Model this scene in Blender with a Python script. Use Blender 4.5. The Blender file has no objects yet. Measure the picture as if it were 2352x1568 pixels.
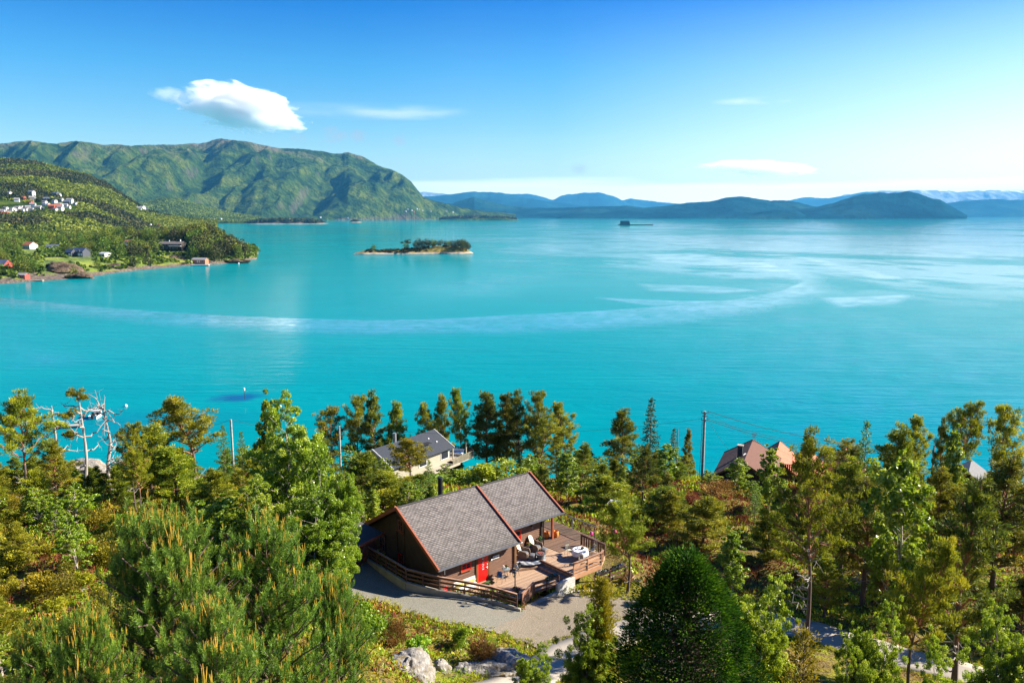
import bpy, bmesh, math, random
import numpy as np
from mathutils import Vector, Matrix
R = math.radians
sc = bpy.context.scene
col = sc.collection
# ------------------------------------------------------------------ camera
F = 1829.0; HZ = 290.6                       # focal length and horizon offset in 2352-px units
PITCH = math.atan(HZ / F); CP, SP = math.cos(PITCH), math.sin(PITCH); CAMH = 46.0
cam = bpy.data.objects.new('camera', bpy.data.cameras.new('camera')); col.objects.link(cam)
cam.location = (0, 0, CAMH); cam.rotation_euler = (math.pi/2 - PITCH, 0, 0)
cam.data.sensor_width = 36; cam.data.lens = 36 * F / 2352; cam.data.clip_start = 0.5; cam.data.clip_end = 120000
sc.camera = cam
# ------------------------------------------------------------------ light
SUN_EL, SUN_AZ = R(30), R(78)                # azimuth measured from +Y towards +X
sd = bpy.data.lights.new('sun', 'SUN'); sd.energy = 5.0; sd.angle = R(0.5); sd.color = (1, .915, .77)
sun = bpy.data.objects.new('sun', sd); col.objects.link(sun)
sv = Vector((math.sin(SUN_AZ)*math.cos(SUN_EL), math.cos(SUN_AZ)*math.cos(SUN_EL), math.sin(SUN_EL)))
sun.rotation_euler = sv.to_track_quat('Z', 'Y').to_euler(); sun.location = (60, 10, 120)
w = bpy.data.worlds.new('World'); sc.world = w; w.use_nodes = True
nt = w.node_tree; N = nt.nodes; Lk = nt.links; N.clear()
def nn(t, **k):
    n = N.new(t)
    for a, b in k.items(): setattr(n, a, b)
    return n
out = nn('ShaderNodeOutputWorld'); bg = nn('ShaderNodeBackground'); bg.inputs[1].default_value = .054
sky = nn('ShaderNodeTexSky', sky_type='NISHITA', sun_disc=False, sun_elevation=SUN_EL, sun_rotation=SUN_AZ,
         altitude=50, air_density=1.0, dust_density=.6, ozone_density=2.2)
hsv = nn('ShaderNodeHueSaturation'); hsv.inputs['Saturation'].default_value = 1.32; hsv.inputs['Hue'].default_value = .497
Lk.new(sky.outputs[0], hsv.inputs['Color'])
HS = hsv
# thin high cloud in the sky: a veil low above the horizon, long streaks and a few faint wisps
geo = nn('ShaderNodeTexCoord'); sep = nn('ShaderNodeSeparateXYZ'); Lk.new(geo.outputs['Generated'], sep.inputs[0])
def mth(op, a, b=None, c=None, clamp=False):
    m = nn('ShaderNodeMath', operation=op); m.use_clamp = clamp
    for i, v in enumerate((a, b, c)):
        if v is None: continue
        if isinstance(v, (int, float)): m.inputs[i].default_value = v
        else: Lk.new(v, m.inputs[i])
    return m.outputs[0]
def ramp(v, pts):
    r = nn('ShaderNodeValToRGB'); e = r.color_ramp.elements
    e[0].position, e[0].color = pts[0][0], (pts[0][1],)*3 + (1,)
    e[1].position, e[1].color = pts[1][0], (pts[1][1],)*3 + (1,)
    for p, q in pts[2:]:
        x = e.new(p); x.color = (q, q, q, 1)
    Lk.new(v, r.inputs[0]); return r.outputs[0]
az = mth('ARCTAN2', sep.outputs[0], sep.outputs[1]); el = mth('ARCSINE', sep.outputs[2])
def skynoise(sa, se, det, off):
    cb = nn('ShaderNodeCombineXYZ'); Lk.new(mth('MULTIPLY', az, sa), cb.inputs[0]); Lk.new(mth('MULTIPLY', el, se), cb.inputs[1]); cb.inputs[2].default_value = off
    n_ = nn('ShaderNodeTexNoise'); n_.inputs['Scale'].default_value = 1; n_.inputs['Detail'].default_value = det
    Lk.new(cb.outputs[0], n_.inputs['Vector']); return n_.outputs['Fac']
n1 = skynoise(4, 60, 3, 3.1)
veil_el = mth('ADD', el, mth('MULTIPLY', mth('SUBTRACT', n1, .5), .03))
veil = ramp(veil_el, [(0.0, 0.0), (.008, .75), (.034, .7), (.042, .12), (.1, .06), (.3, 0)])
veil = mth('MULTIPLY', veil, ramp(mth('ADD', az, .5), [(.32, .55), (.45, 1)]))
def blob(a0, e0, wa, we, sh, s, amp):     # one faint wisp of cloud at azimuth a0, elevation e0
    da = mth('DIVIDE', mth('SUBTRACT', az, a0), wa); de = mth('DIVIDE', mth('SUBTRACT', el, e0), we)
    d = mth('ADD', mth('MULTIPLY', da, da), mth('MULTIPLY', de, de))
    d = mth('SUBTRACT', 1.0, d, clamp=True)
    return mth('MULTIPLY', mth('MULTIPLY', d, ramp(skynoise(s, s*sh, 4, a0*7), [(.38, 0), (.62, 1)])), amp)
st = [blob(-.13, .1215, .085, .010, 6, 12, .2), blob(-.2, .122, .16, .012, 8, 9, .1), blob(.29, .13, .055, .005, 5, 16, .22)]
tot = veil
for s_ in st: tot = mth('ADD', tot, s_, clamp=True)
glow = ramp(mth('ADD', az, .2), [(.25, 0), (.85, 1)]); glow = mth('MULTIPLY', glow, ramp(el, [(.02, .9), (.26, 0)]))
tot = mth('ADD', tot, mth('MULTIPLY', glow, .8), clamp=True)
tn = nn('ShaderNodeValToRGB'); te = tn.color_ramp.elements; te[0].position = 0; te[0].color = (1, 1, 1, 1); te[1].position = .5; te[1].color = (.1, .46, 1.02, 1)
x = te.new(.09); x.color = (.70, .97, 1.1, 1); x = te.new(.17); x.color = (.27, .86, 1.16, 1); x = te.new(.25); x.color = (.0, .56, 1.12, 1); Lk.new(el, tn.inputs[0])
tm = nn('ShaderNodeMix', data_type='RGBA', blend_type='MULTIPLY'); tm.inputs[0].default_value = 1; Lk.new(hsv.outputs[0], tm.inputs[6]); Lk.new(tn.outputs[0], tm.inputs[7])
mx = nn('ShaderNodeMix', data_type='RGBA'); Lk.new(tot, mx.inputs[0]); Lk.new(tm.outputs[2], mx.inputs[6]); mx.inputs[7].default_value = (10.5, 10.4, 10.0, 1)
gw = [blob(-.215, .094, .02, .011, 2, 60, .6), blob(-.185, .093, .012, .009, 2, 60, .55), blob(-.135, .088, .012, .008, 2, 60, .5), blob(.083, .056, .014, .008, 2, 50, .5), blob(-.255, .09, .012, .007, 2, 60, .4), blob(-.6, .14, .04, .008, 3, 30, .35)]
tg = gw[0]
for s_ in gw[1:]: tg = mth('ADD', tg, s_, clamp=True)
mx2 = nn('ShaderNodeMix', data_type='RGBA'); Lk.new(tg, mx2.inputs[0]); Lk.new(mx.outputs[2], mx2.inputs[6]); mx2.inputs[7].default_value = (3.6, 3.9, 4.8, 1)
Lk.new(mx2.outputs[2], bg.inputs[0]); Lk.new(bg.outputs[0], out.inputs[0])
sc.view_settings.view_transform = 'Standard'; sc.view_settings.look = 'None'; sc.view_settings.exposure = 1.5; sc.view_settings.gamma = 1
sc.render.engine = 'CYCLES'
cy = sc.cycles; cy.max_bounces = 12; cy.diffuse_bounces = 2; cy.glossy_bounces = 2; cy.transmission_bounces = 3; cy.volume_bounces = 10; cy.transparent_max_bounces = 6
sc.render.filter_size = 1.05; cy.use_denoising = True; cy.use_adaptive_sampling = True; cy.adaptive_threshold = .012; cy.caustics_reflective = False; cy.caustics_refractive = False
try: cy.denoiser = 'OPENIMAGEDENOISE'; cy.denoising_prefilter = 'ACCURATE'
except Exception: pass
# ------------------------------------------------------------------ placing: a photo point and a distance or height give the world point
def ray(x, y):
    u = (x-1176)/F; v = (y-784)/F
    return np.array([u, CP - v*SP, -(SP + v*CP)])
def at_z(x, y, z):
    r = ray(x, y); t = (z-CAMH)/r[2]; return Vector((r[0]*t, r[1]*t, z))
def at_y(x, y, Y):
    r = ray(x, y); t = Y/r[1]; return Vector((r[0]*t, Y, CAMH + r[2]*t))
def px(p):
    b = CAMH-p[2]; z = p[1]*CP + b*SP; return 1176+F*p[0]/z, 784+F*(b*CP-p[1]*SP)/z, z
# ------------------------------------------------------------------ noise and thin plate surfaces
def _hash(ix, iy, s):
    h = (ix.astype(np.int64)*374761393 + iy.astype(np.int64)*668265263 + s*974711) & 0xffffffff
    h = ((h ^ (h >> 13))*1274126177) & 0xffffffff
    return ((h ^ (h >> 16)) & 0xffff)/65535.0
def vnoise(x, y, s=0):
    x = np.asarray(x, float); y = np.asarray(y, float)
    ix = np.floor(x); iy = np.floor(y); fx = x-ix; fy = y-iy
    fx = fx*fx*(3-2*fx); fy = fy*fy*(3-2*fy)
    a = _hash(ix, iy, s); b = _hash(ix+1, iy, s); c = _hash(ix, iy+1, s); d = _hash(ix+1, iy+1, s)
    return (a+(b-a)*fx)*(1-fy) + (c+(d-c)*fx)*fy
def fbm(x, y, oct=4, s=0):
    t = 0; a = .5; x = np.asarray(x, float); y = np.asarray(y, float)
    for i in range(oct):
        t = t + a*(vnoise(x, y, s+i)-.5)*2; x = x*2.03+1.7; y = y*2.03+9.2; a *= .5
    return t
class TPS:
    def __init__(s, pts, lam=.02):
        P = np.array(pts, float); s.P = P[:, :2]; n = len(P); sc_ = s.sc = np.abs(s.P).max(); Q = s.P/sc_
        d = np.linalg.norm(Q[:, None]-Q[None], axis=2); K = np.where(d > 0, d*d*np.log(d+1e-12), 0) + lam*1e-3*np.eye(n)
        A = np.zeros((n+3, n+3)); A[:n, :n] = K; A[:n, n] = 1; A[:n, n+1:] = Q; A[n, :n] = 1; A[n+1:, :n] = Q.T
        s.w = np.linalg.solve(A, np.append(P[:, 2], [0, 0, 0])); s.Q = Q
    def __call__(s, x, y):
        x = np.asarray(x, float); sh = x.shape; q = np.stack([x.ravel(), np.asarray(y, float).ravel()], 1)/s.sc
        o = np.zeros(len(q))
        for i in range(0, len(q), 20000):
            k = q[i:i+20000]; d = np.linalg.norm(k[:, None]-s.Q[None], axis=2)
            o[i:i+20000] = np.where(d > 0, d*d*np.log(d+1e-12), 0)@s.w[:-3] + s.w[-3] + k@s.w[-2:]
        return o.reshape(sh)
def inpoly(x, y, poly):
    x = np.asarray(x, float); y = np.asarray(y, float); r = np.zeros(x.shape, bool); n = len(poly)
    for i in range(n):
        x0, y0 = poly[i]; x1, y1 = poly[(i+1) % n]
        c = ((y0 > y) != (y1 > y)) & (x < (x1-x0)*(y-y0)/((y1-y0) if y1 != y0 else 1e-9)+x0); r ^= c
    return r
# ------------------------------------------------------------------ objects
def tag(o, label=None, cat=None, group=None, kind=None):
    if label: o['label'] = label
    if cat: o['category'] = cat
    if group: o['group'] = group
    if kind: o['kind'] = kind
    return o
def empty(name, loc=(0, 0, 0), rz=0, label=None, cat=None, group=None):
    o = bpy.data.objects.new(name, None); col.objects.link(o); o.location = loc; o.rotation_euler = (0, 0, rz); o.empty_display_size = .3
    return tag(o, label, cat, group)
def copy_tree(o, parent=None):
    c = o.copy(); col.objects.link(c)
    c.parent = parent
    for ch in list(o.children): copy_tree(ch, c)
    return c
def np_mesh(name, V_, Fc, mat, tint=None, smooth=False, parent=None, uv=None):
    """V_ (n,3), Fc (m,k) of one polygon size"""
    me = bpy.data.meshes.new(name); V_ = np.asarray(V_, np.float32); Fc = np.asarray(Fc, np.int32); m, k = Fc.shape
    me.vertices.add(len(V_)); me.vertices.foreach_set('co', V_.ravel())
    me.loops.add(m*k); me.loops.foreach_set('vertex_index', Fc.ravel())
    me.polygons.add(m); me.polygons.foreach_set('loop_start', np.arange(0, m*k, k, dtype=np.int32))
    if smooth: me.polygons.foreach_set('use_smooth', np.ones(m, bool))
    if tint is not None:
        a = me.attributes.new('tint', 'FLOAT', 'POINT'); a.data.foreach_set('value', np.asarray(tint, np.float32))
    me.update(calc_edges=True); me.materials.append(mat)
    o = bpy.data.objects.new(name, me); col.objects.link(o)
    if parent: o.parent = parent
    return o
class MB:
    def __init__(s): s.v = []; s.f = []; s.m = []; s.uv = {}; s.mats = []; s.sm = []
    def mi(s, mat):
        if mat not in s.mats: s.mats.append(mat)
        return s.mats.index(mat)
    def add(s, vs, fs, mat=None, smooth=False):
        b = len(s.v); s.v += [tuple(v) for v in vs]
        k = s.mi(mat) if mat is not None else 0
        for f in fs: s.f.append([b+i for i in f]); s.m.append(k); s.sm.append(smooth)
    def quad(s, a, b, c, d, mat=None, uv=None):
        if uv: s.uv[len(s.f)] = uv
        s.add([a, b, c, d], [(0, 1, 2, 3)], mat)
    def box(s, c, sz, rz=0, mat=None, M=None):
        x, y, z = [k/2 for k in sz]; cs, sn = math.cos(rz), math.sin(rz); vs = []
        for dz in (-z, z):
            for dx, dy in ((-x, -y), (x, -y), (x, y), (-x, y)):
                p = (c[0]+dx*cs-dy*sn, c[1]+dx*sn+dy*cs, c[2]+dz); vs.append(p)
        s.add(vs, [(3, 2, 1, 0), (4, 5, 6, 7), (0, 1, 5, 4), (1, 2, 6, 5), (2, 3, 7, 6), (3, 0, 4, 7)], mat)
    def beam(s, a, b, wd, ht, mat=None, up=(0, 0, 1)):
        a = Vector(a); b = Vector(b); d = (b-a).normalized(); u = Vector(up)
        if abs(d.dot(u)) > .98: u = Vector((0, 1, 0))
        sd_ = d.cross(u).normalized(); u = sd_.cross(d).normalized(); sd_ *= wd/2; u *= ht/2
        vs = [a-sd_-u, a+sd_-u, a+sd_+u, a-sd_+u, b-sd_-u, b+sd_-u, b+sd_+u, b-sd_+u]
        s.add(vs, [(3, 2, 1, 0), (4, 5, 6, 7), (0, 1, 5, 4), (1, 2, 6, 5), (2, 3, 7, 6), (3, 0, 4, 7)], mat)
    def tube(s, pts, rad, n=8, mat=None, cap=True):
        pts = [Vector(p) for p in pts]; rad = rad if hasattr(rad, '__len__') else [rad]*len(pts); vs = []; fs = []; ref = None
        for i, p in enumerate(pts):
            t = ((pts[min(i+1, len(pts)-1)]-pts[max(i-1, 0)])).normalized()
            if ref is None: ref = Vector((1, 0, 0)) if abs(t.x) < .9 else Vector((0, 1, 0))
            a = (ref-t*ref.dot(t)).normalized(); ref = a; b = t.cross(a)
            for k in range(n):
                q = 2*math.pi*k/n; vs.append(p+(a*math.cos(q)+b*math.sin(q))*rad[i])
        for i in range(len(pts)-1):
            for k in range(n):
                fs.append((i*n+k, i*n+(k+1) % n, (i+1)*n+(k+1) % n, (i+1)*n+k))
        if cap: fs += [tuple(range(n))[::-1], tuple(range((len(pts)-1)*n, len(pts)*n))]
        s.add(vs, fs, mat, True)
    def lathe(s, prof, c=(0, 0, 0), n=16, mat=None):
        vs = []; fs = []
        for r_, z_ in prof:
            for k in range(n): q = 2*math.pi*k/n; vs.append((c[0]+r_*math.cos(q), c[1]+r_*math.sin(q), c[2]+z_))
        for i in range(len(prof)-1):
            for k in range(n): fs.append((i*n+k, i*n+(k+1) % n, (i+1)*n+(k+1) % n, (i+1)*n+k))
        fs += [tuple(range(n))[::-1], tuple(range((len(prof)-1)*n, len(prof)*n))]
        s.add(vs, fs, mat, True)
    def build(s, name, mat=None, parent=None, bevel=0):
        me = bpy.data.meshes.new(name); me.from_pydata(s.v, [], s.f)
        if s.mats and mat is None:
            for m in s.mats: me.materials.append(m)
            me.polygons.foreach_set('material_index', s.m)
        else: me.materials.append(mat)
        me.polygons.foreach_set('use_smooth', s.sm)
        if s.uv:
            ul = me.uv_layers.new(name='UVMap')
            for fi, uv in s.uv.items():
                for li, c_ in zip(me.polygons[fi].loop_indices, uv): ul.data[li].uv = c_
        me.update()
        try: me.set_sharp_from_angle(angle=R(40))
        except Exception: pass
        o = bpy.data.objects.new(name, me); col.objects.link(o)
        if parent: o.parent = parent
        if bevel:
            b = o.modifiers.new('bevel', 'BEVEL'); b.width = bevel; b.segments = 1; b.limit_method = 'ANGLE'
        return o
# ------------------------------------------------------------------ materials
class G:
    def __init__(s, name):
        s.mat = bpy.data.materials.new(name); s.mat.use_nodes = True; s.t = s.mat.node_tree; s.n = s.t.nodes; s.n.clear()
        s.out = s.n.new('ShaderNodeOutputMaterial')
    def N(s, t, **k):
        n = s.n.new(t); ins = k.pop('ins', {})
        for a, b in k.items(): setattr(n, a, b)
        for a, b in ins.items():
            if isinstance(b, bpy.types.NodeSocket): s.t.links.new(b, n.inputs[a])
            else: n.inputs[a].default_value = b
        return n
    def noise(s, vec, scale, det=4, dist=0, rough=.5):
        i = {'Scale': scale, 'Detail': det, 'Distortion': dist, 'Roughness': rough}
        if vec is not None: i['Vector'] = vec
        return s.N('ShaderNodeTexNoise', ins=i).outputs['Fac']
    def ramp(s, v, pts, interp='LINEAR'):
        r = s.N('ShaderNodeValToRGB', ins={0: v}); e = r.color_ramp.elements; r.color_ramp.interpolation = interp
        fx = lambda c: (tuple(c) + (1,)) if hasattr(c, '__len__') else (c, c, c, 1)
        e[0].position, e[0].color = pts[0][0], fx(pts[0][1]); e[1].position, e[1].color = pts[1][0], fx(pts[1][1])
        for p, q in pts[2:]: x = e.new(p); x.color = fx(q)
        return r.outputs[0]
    def mix(s, f, a, b, mode='MIX'):
        fx = lambda c: c if isinstance(c, bpy.types.NodeSocket) else tuple(c)+(1,)
        return s.N('ShaderNodeMix', data_type='RGBA', blend_type=mode, ins={0: f, 6: fx(a), 7: fx(b)}).outputs[2]
    def math(s, op, a, b=0, c=0, clamp=False):
        return s.N('ShaderNodeMath', operation=op, use_clamp=clamp, ins={0: a, 1: b, 2: c}).outputs[0]
    def co(s, k='Object', sc=(1, 1, 1), rot=(0, 0, 0), w=False):
        v = s.N('ShaderNodeNewGeometry').outputs['Position'] if w else s.N('ShaderNodeTexCoord').outputs[k]
        return s.N('ShaderNodeMapping', ins={'Vector': v, 'Scale': sc, 'Rotation': rot}).outputs[0]
    def bump(s, h, st=.5, d=.02): return s.N('ShaderNodeBump', ins={'Height': h, 'Strength': st, 'Distance': d}).outputs[0]
    def pr(s, colr, rough=.7, bump=None, **k):
        i = {'Base Color': colr if isinstance(colr, bpy.types.NodeSocket) else tuple(colr)+(1,), 'Roughness': rough}; i.update(k)
        if bump is not None: i['Normal'] = bump
        p = s.N('ShaderNodeBsdfPrincipled', ins=i); s.t.links.new(p.outputs[0], s.out.inputs[0]); s.p = p; return s.mat
def plain(name, c, rough=.6, var=.18, scale=3, met=0, bump=.15, coord='Object', sc=(1, 1, 1)):
    g = G(name); v = g.co(coord, sc); n = g.noise(v, scale, 5)
    d = tuple(x*(1-var) for x in c); l = tuple(min(1, x*(1+var)) for x in c)
    return g.pr(g.ramp(n, [(.3, d), (.7, l)]), rough, g.bump(g.noise(v, scale*6, 4), bump, .02) if bump else None, Metallic=met)
def wood(name, c, rough=.7, board=.145, var=.3, axis=0, gap=.02):
    """boards along local x, board width across local y"""
    g = G(name); v = g.co('Object'); sp = g.N('ShaderNodeSeparateXYZ', ins={0: v}); ac = sp.outputs[1 if axis == 0 else 0]
    k = g.math('DIVIDE', ac, board); fl = g.math('FLOOR', k); fr = g.math('FRACT', k)
    rnd = g.N('ShaderNodeTexWhiteNoise', noise_dimensions='1D', ins={'W': fl}).outputs['Value']
    gr = g.noise(g.co('Object', (1, 14, 14) if axis == 0 else (14, 1, 14)), 2.2, 5)
    t = g.math('ADD', g.math('MULTIPLY', rnd, .5), g.math('MULTIPLY', gr, .6))
    d = tuple(x*(1-var) for x in c); l = tuple(min(1, x*(1+var)) for x in c)
    cc = g.ramp(t, [(.25, d), (.85, l)])
    ln = g.math('LESS_THAN', g.math('ABSOLUTE', g.math('SUBTRACT', fr, .5)), .5-gap*2)
    cc = g.mix(ln, tuple(x*.25 for x in c), cc)
    return g.pr(cc, rough, g.bump(ln, .4, .01))
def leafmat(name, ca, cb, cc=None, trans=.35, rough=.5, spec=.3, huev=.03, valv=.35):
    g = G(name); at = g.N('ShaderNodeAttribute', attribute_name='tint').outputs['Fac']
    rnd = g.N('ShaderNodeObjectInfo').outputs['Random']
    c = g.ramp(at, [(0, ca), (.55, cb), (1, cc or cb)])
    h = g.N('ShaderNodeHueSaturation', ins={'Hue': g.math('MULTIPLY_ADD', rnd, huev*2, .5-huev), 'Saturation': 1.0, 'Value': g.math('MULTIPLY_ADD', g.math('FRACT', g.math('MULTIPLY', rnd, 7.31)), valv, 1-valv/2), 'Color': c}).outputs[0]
    p = g.N('ShaderNodeBsdfPrincipled', ins={'Base Color': h, 'Roughness': rough, 'Specular IOR Level': spec})
    tr = g.N('ShaderNodeBsdfTranslucent', ins={'Color': h})
    m = g.N('ShaderNodeMixShader', ins={0: trans, 1: p.outputs[0], 2: tr.outputs[0]})
    g.t.links.new(m.outputs[0], g.out.inputs[0]); return g.mat
# ================================================================== near ground
GP = [(-60,0,40),(-30,0,37),(0,-5,37),(0,5,35),(30,0,34),(60,0,30),(-8,17,31.5),(8,17,28.5),(26,18,25),(-25,18,32),(-45,20,34),(-70,30,32),
 (0,28,24.5),(7,27,24),(-10,30,26.5),(-22,33,27),(-37,35,28),(20,30,22),(37,32,21.5),
 (0,38,20.6),(-8,41,22.2),(-16,44,24),(-20,52,23),(12,38,20),(22,42,18.3),(32,46,17.3),(45,50,16.5),(2,43.5,19.4),(6,45,19.2),
 (-12,52,20.3),(-8,50,20.2),(-5,47.5,20.1),(-11,56.5,20.3),(-3.3,51.3,19.75),(.6,50.4,19.15),(0,47,19.3),(4,49,19),(8,51,18.9),(5,54,18.8),(9,57,18.6),(9,63,18.2),(5,62,18.6),(0,58,19.1),(-5,58,19.3),(-11,62,19.6),(-3,66,18.8),(3,68,18),
 (-36,56,23.9),(-29,55,24.3),(-25,48,25.2),(-45,58,24.5),(-40,70,20.5),(-30,70,20.8),(-20,64,21),(-50,90,15.5),(-58,110,8),(-50,126,1),(-65,125,2),(-70,145,-4),(-90,100,9),(-90,130,0),
 (-10,80,16.5),(-14,70,18),(5,75,16.7),(12,66,17.6),(-10,105,9.7),(5,105,9),(10,118,5),(-15,118,5.5),(0,129,0),(0,142,-5),(-28,100,11),(-32,124,1.5),
 (25,99,12),(32,106,9.5),(45,100,9),(40,80,13),(55,75,12.5),(25,80,15),(20,70,16.5),(35,65,15.8),(60,60,15),(62,108,4.5),(75,100,4),(76,118,-1),(30,122,2),(30,135,-3),(48,128,-2),(95,90,2.5),(95,60,11),(95,110,-2),(110,30,16),(-100,60,22)]
_tps = TPS(GP)
YARD = [(-12.3,55.5),(-10.9,57.2),(-7.5,53.6),(-3.2,52.0),(.6,51.2),(1.7,53.1),(3.6,54.2),(5,54.4),(7.2,54.0),(9.5,53.5),(10.6,51),(9,48),(6.6,46.5),(5,45.2),(2.9,44.6),(1.6,45.2),(.2,47.0),(-2,47.6),(-4.5,47.6),(-7,48.6),(-9,50),(-11.5,50.3),(-13.8,51.5)]
def _dpoly(x, y, P, closed=True):
    x = np.asarray(x, float); y = np.asarray(y, float); d = np.full(x.shape, 1e9); n = len(P)
    for i in range(n if closed else n-1):
        ax, ay = P[i][:2]; bx, by = P[(i+1) % n][:2]; L2 = (bx-ax)**2+(by-ay)**2+1e-9
        t = np.clip(((x-ax)*(bx-ax)+(y-ay)*(by-ay))/L2, 0, 1); d = np.minimum(d, np.hypot(x-ax-t*(bx-ax), y-ay-t*(by-ay)))
    return d
ROAD = [tuple(at_z(*k)[:2]) for k in ((1090,1640,20.2),(1170,1585,20.0),(1250,1530,19.7),(1330,1490,19.3),(1450,1452,19),(1600,1420,18.8),(1760,1412,18.5),(1880,1440,18.1),(2010,1482,17.8),(2140,1528,17.4),(2270,1580,17),(2400,1650,16.6))]
HOUSE_PAD = [(-11.9,60.5),(-5.2,52.4),(3.9,54.3),(7.2,57),(9,60),(8,66),(1.5,71)]
def ground(x, y, detail=True):
    z = _tps(x, y)
    if detail:
        m = np.minimum(np.where(inpoly(x, y, YARD), 0, _dpoly(x, y, YARD)), np.where(inpoly(x, y, HOUSE_PAD), 0, _dpoly(x, y, HOUSE_PAD)))
        m = np.minimum(m, np.maximum(_dpoly(x, y, ROAD, False)-1.9, 0)); m = np.clip(m/3, 0, 1)
        z = z + m*(fbm(np.asarray(x)*.16, np.asarray(y)*.16, 4, 5)*1.3 + fbm(np.asarray(x)*.9, np.asarray(y)*.9, 3, 9)*.28)
        z = z - .35*(inpoly(x, y, HOUSE_PAD))
    return z
def gz(x, y): return float(ground(np.array([x]), np.array([y]))[0])
def grid_mesh(name, xs, ys, fn, mat, **k):
    X, Y = np.meshgrid(xs, ys); Z = fn(X, Y); V_ = np.stack([X, Y, Z], -1).reshape(-1, 3)
    nx = len(xs); ny = len(ys); i = np.arange(nx*ny).reshape(ny, nx)
    Fc = np.stack([i[:-1, :-1], i[:-1, 1:], i[1:, 1:], i[1:, :-1]], -1).reshape(-1, 4)
    return np_mesh(name, V_, Fc, mat, smooth=True, **k), X, Y, Z
g = G('forest_floor'); v = g.co(w=True); n1_ = g.noise(v, .22, 6, .4); n2_ = g.noise(v, 1.3, 6); n3_ = g.noise(v, 6, 5)
c = g.ramp(n1_, [(.3, (.09, .12, .008)), (.42, (.2, .24, .012)), (.54, (.22, .18, .02)), (.62, (.17, .085, .025)), (.74, (.15, .21, .012))])
c = g.mix(g.ramp(n2_, [(.42, 0), (.62, 1)]), c, (.17, .12, .045)); c = g.mix(g.ramp(n3_, [(.3, .75), (.55, 0)]), c, (.02, .018, .008))
c = g.mix(g.ramp(g.noise(v, .8, 4), [(.66, 0), (.72, .8)]), c, (.38, .36, .33))
M_FLOOR = g.pr(c, .95, g.bump(n3_, 1, .15), **{'Specular IOR Level': .1})
grd, GX, GY, GZ = grid_mesh('ground', np.arange(-110, 115.1, .75), np.arange(4, 150.1, .75), ground, M_FLOOR); tag(grd, kind='structure')
g = G('gravel'); v = g.co(w=True); a = g.noise(v, 18, 6, 0, .8); b = g.noise(v, .35, 4)
c = g.ramp(a, [(.3, (.05, .046, .036)), (.5, (.175, .165, .13)), (.72, (.38, .35, .29))])
brown = g.ramp(g.math('ADD', g.N('ShaderNodeSeparateXYZ', ins={0: v}).outputs[0], g.math('MULTIPLY', g.math('SUBTRACT', b, .5), 14)), [(0, 0), (1, 1)])
c = g.mix(g.math('MULTIPLY', brown, .75), c, g.ramp(a, [(.3, (.06, .04, .026)), (.5, (.22, .17, .115)), (.75, (.46, .38, .28))]))
c = g.mix(g.ramp(g.noise(v, 1.3, 6), [(.62, 0), (.72, .55)]), c, (.13, .12, .05)); c = g.mix(g.ramp(g.noise(v, .9, 6), [(.28, .5), (.42, 0)]), c, (.2, .17, .14))
M_GRAVEL = g.pr(c, .95, g.bump(a, .8, .04))
def sheet(name, poly, off, mat, edge=.0, step=.4):
    P = np.array(poly); x0, y0 = P.min(0)-1; x1, y1 = P.max(0)+1
    xs = np.arange(x0, x1, step); ys = np.arange(y0, y1, step); X, Y = np.meshgrid(xs, ys)
    jx = X+fbm(X*.8, Y*.8, 3, 3)*edge; jy = Y+fbm(X*.8, Y*.8, 3, 8)*edge
    ins = inpoly(jx, jy, poly); Z = ground(X, Y, False)+off
    i = np.arange(X.size).reshape(X.shape); ok = ins[:-1, :-1] & ins[:-1, 1:] & ins[1:, 1:] & ins[1:, :-1]
    Fc = np.stack([i[:-1, :-1], i[:-1, 1:], i[1:, 1:], i[1:, :-1]], -1)[ok]
    o = np_mesh(name, np.stack([X, Y, Z], -1).reshape(-1, 3), Fc, mat, smooth=True); tag(o, kind='structure'); return o
sheet('gravel_yard', YARD, .055, M_GRAVEL, .7, .16)
g = G('road_concrete'); v = g.co(w=True); a = g.noise(v, 7, 6, 0, .7)
c = g.ramp(g.noise(v, .5, 5), [(.3, (.3, .26, .205)), (.7, (.42, .37, .3))]); c = g.mix(g.ramp(a, [(.36, .5), (.5, 0)]), c, (.3, .27, .23))
M_ROAD = g.pr(c, .9, g.bump(a, .3, .02))
def ribbon(name, path, wd, th, mat):
    P = [Vector((*p, 0)) for p in path]; pts = []
    for i in range(len(P)-1):
        p0, p1, p2, p3 = P[max(i-1, 0)], P[i], P[i+1], P[min(i+2, len(P)-1)]
        for k in range(8):
            t = k/8; pts.append(.5*((2*p1)+(p2-p0)*t+(2*p0-5*p1+4*p2-p3)*t*t+(3*p1-p0-3*p2+p3)*t**3))
    pts.append(P[-1]); V_ = []; n = 5
    for i, p in enumerate(pts):
        t = (pts[min(i+1, len(pts)-1)]-pts[max(i-1, 0)]).normalized(); s_ = Vector((t.y, -t.x, 0)); zc = ground(np.array([p.x]), np.array([p.y]), False)[0]
        ww = wd*(1+.08*math.sin(i*.7))
        for k in range(n):
            q = p+s_*(k/(n-1)-.5)*ww; V_.append((q.x, q.y, zc+th))
        V_.append((*(p+s_*.5*ww).xy, zc-.3)); V_.append((*(p-s_*.5*ww).xy, zc-.3))
    Fc = []; m = n+2
    for i in range(len(pts)-1):
        for k in range(n-1): Fc.append((i*m+k, i*m+k+1, (i+1)*m+k+1, (i+1)*m+k))
        Fc.append((i*m+n-1, i*m+n, (i+1)*m+n, (i+1)*m+n-1)); Fc.append((i*m+n+1, i*m, (i+1)*m, (i+1)*m+n+1))
    return tag(np_mesh(name, V_, Fc, mat), kind='structure')
ribbon('concrete_road', ROAD, 3.0, .16, M_ROAD)
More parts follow.
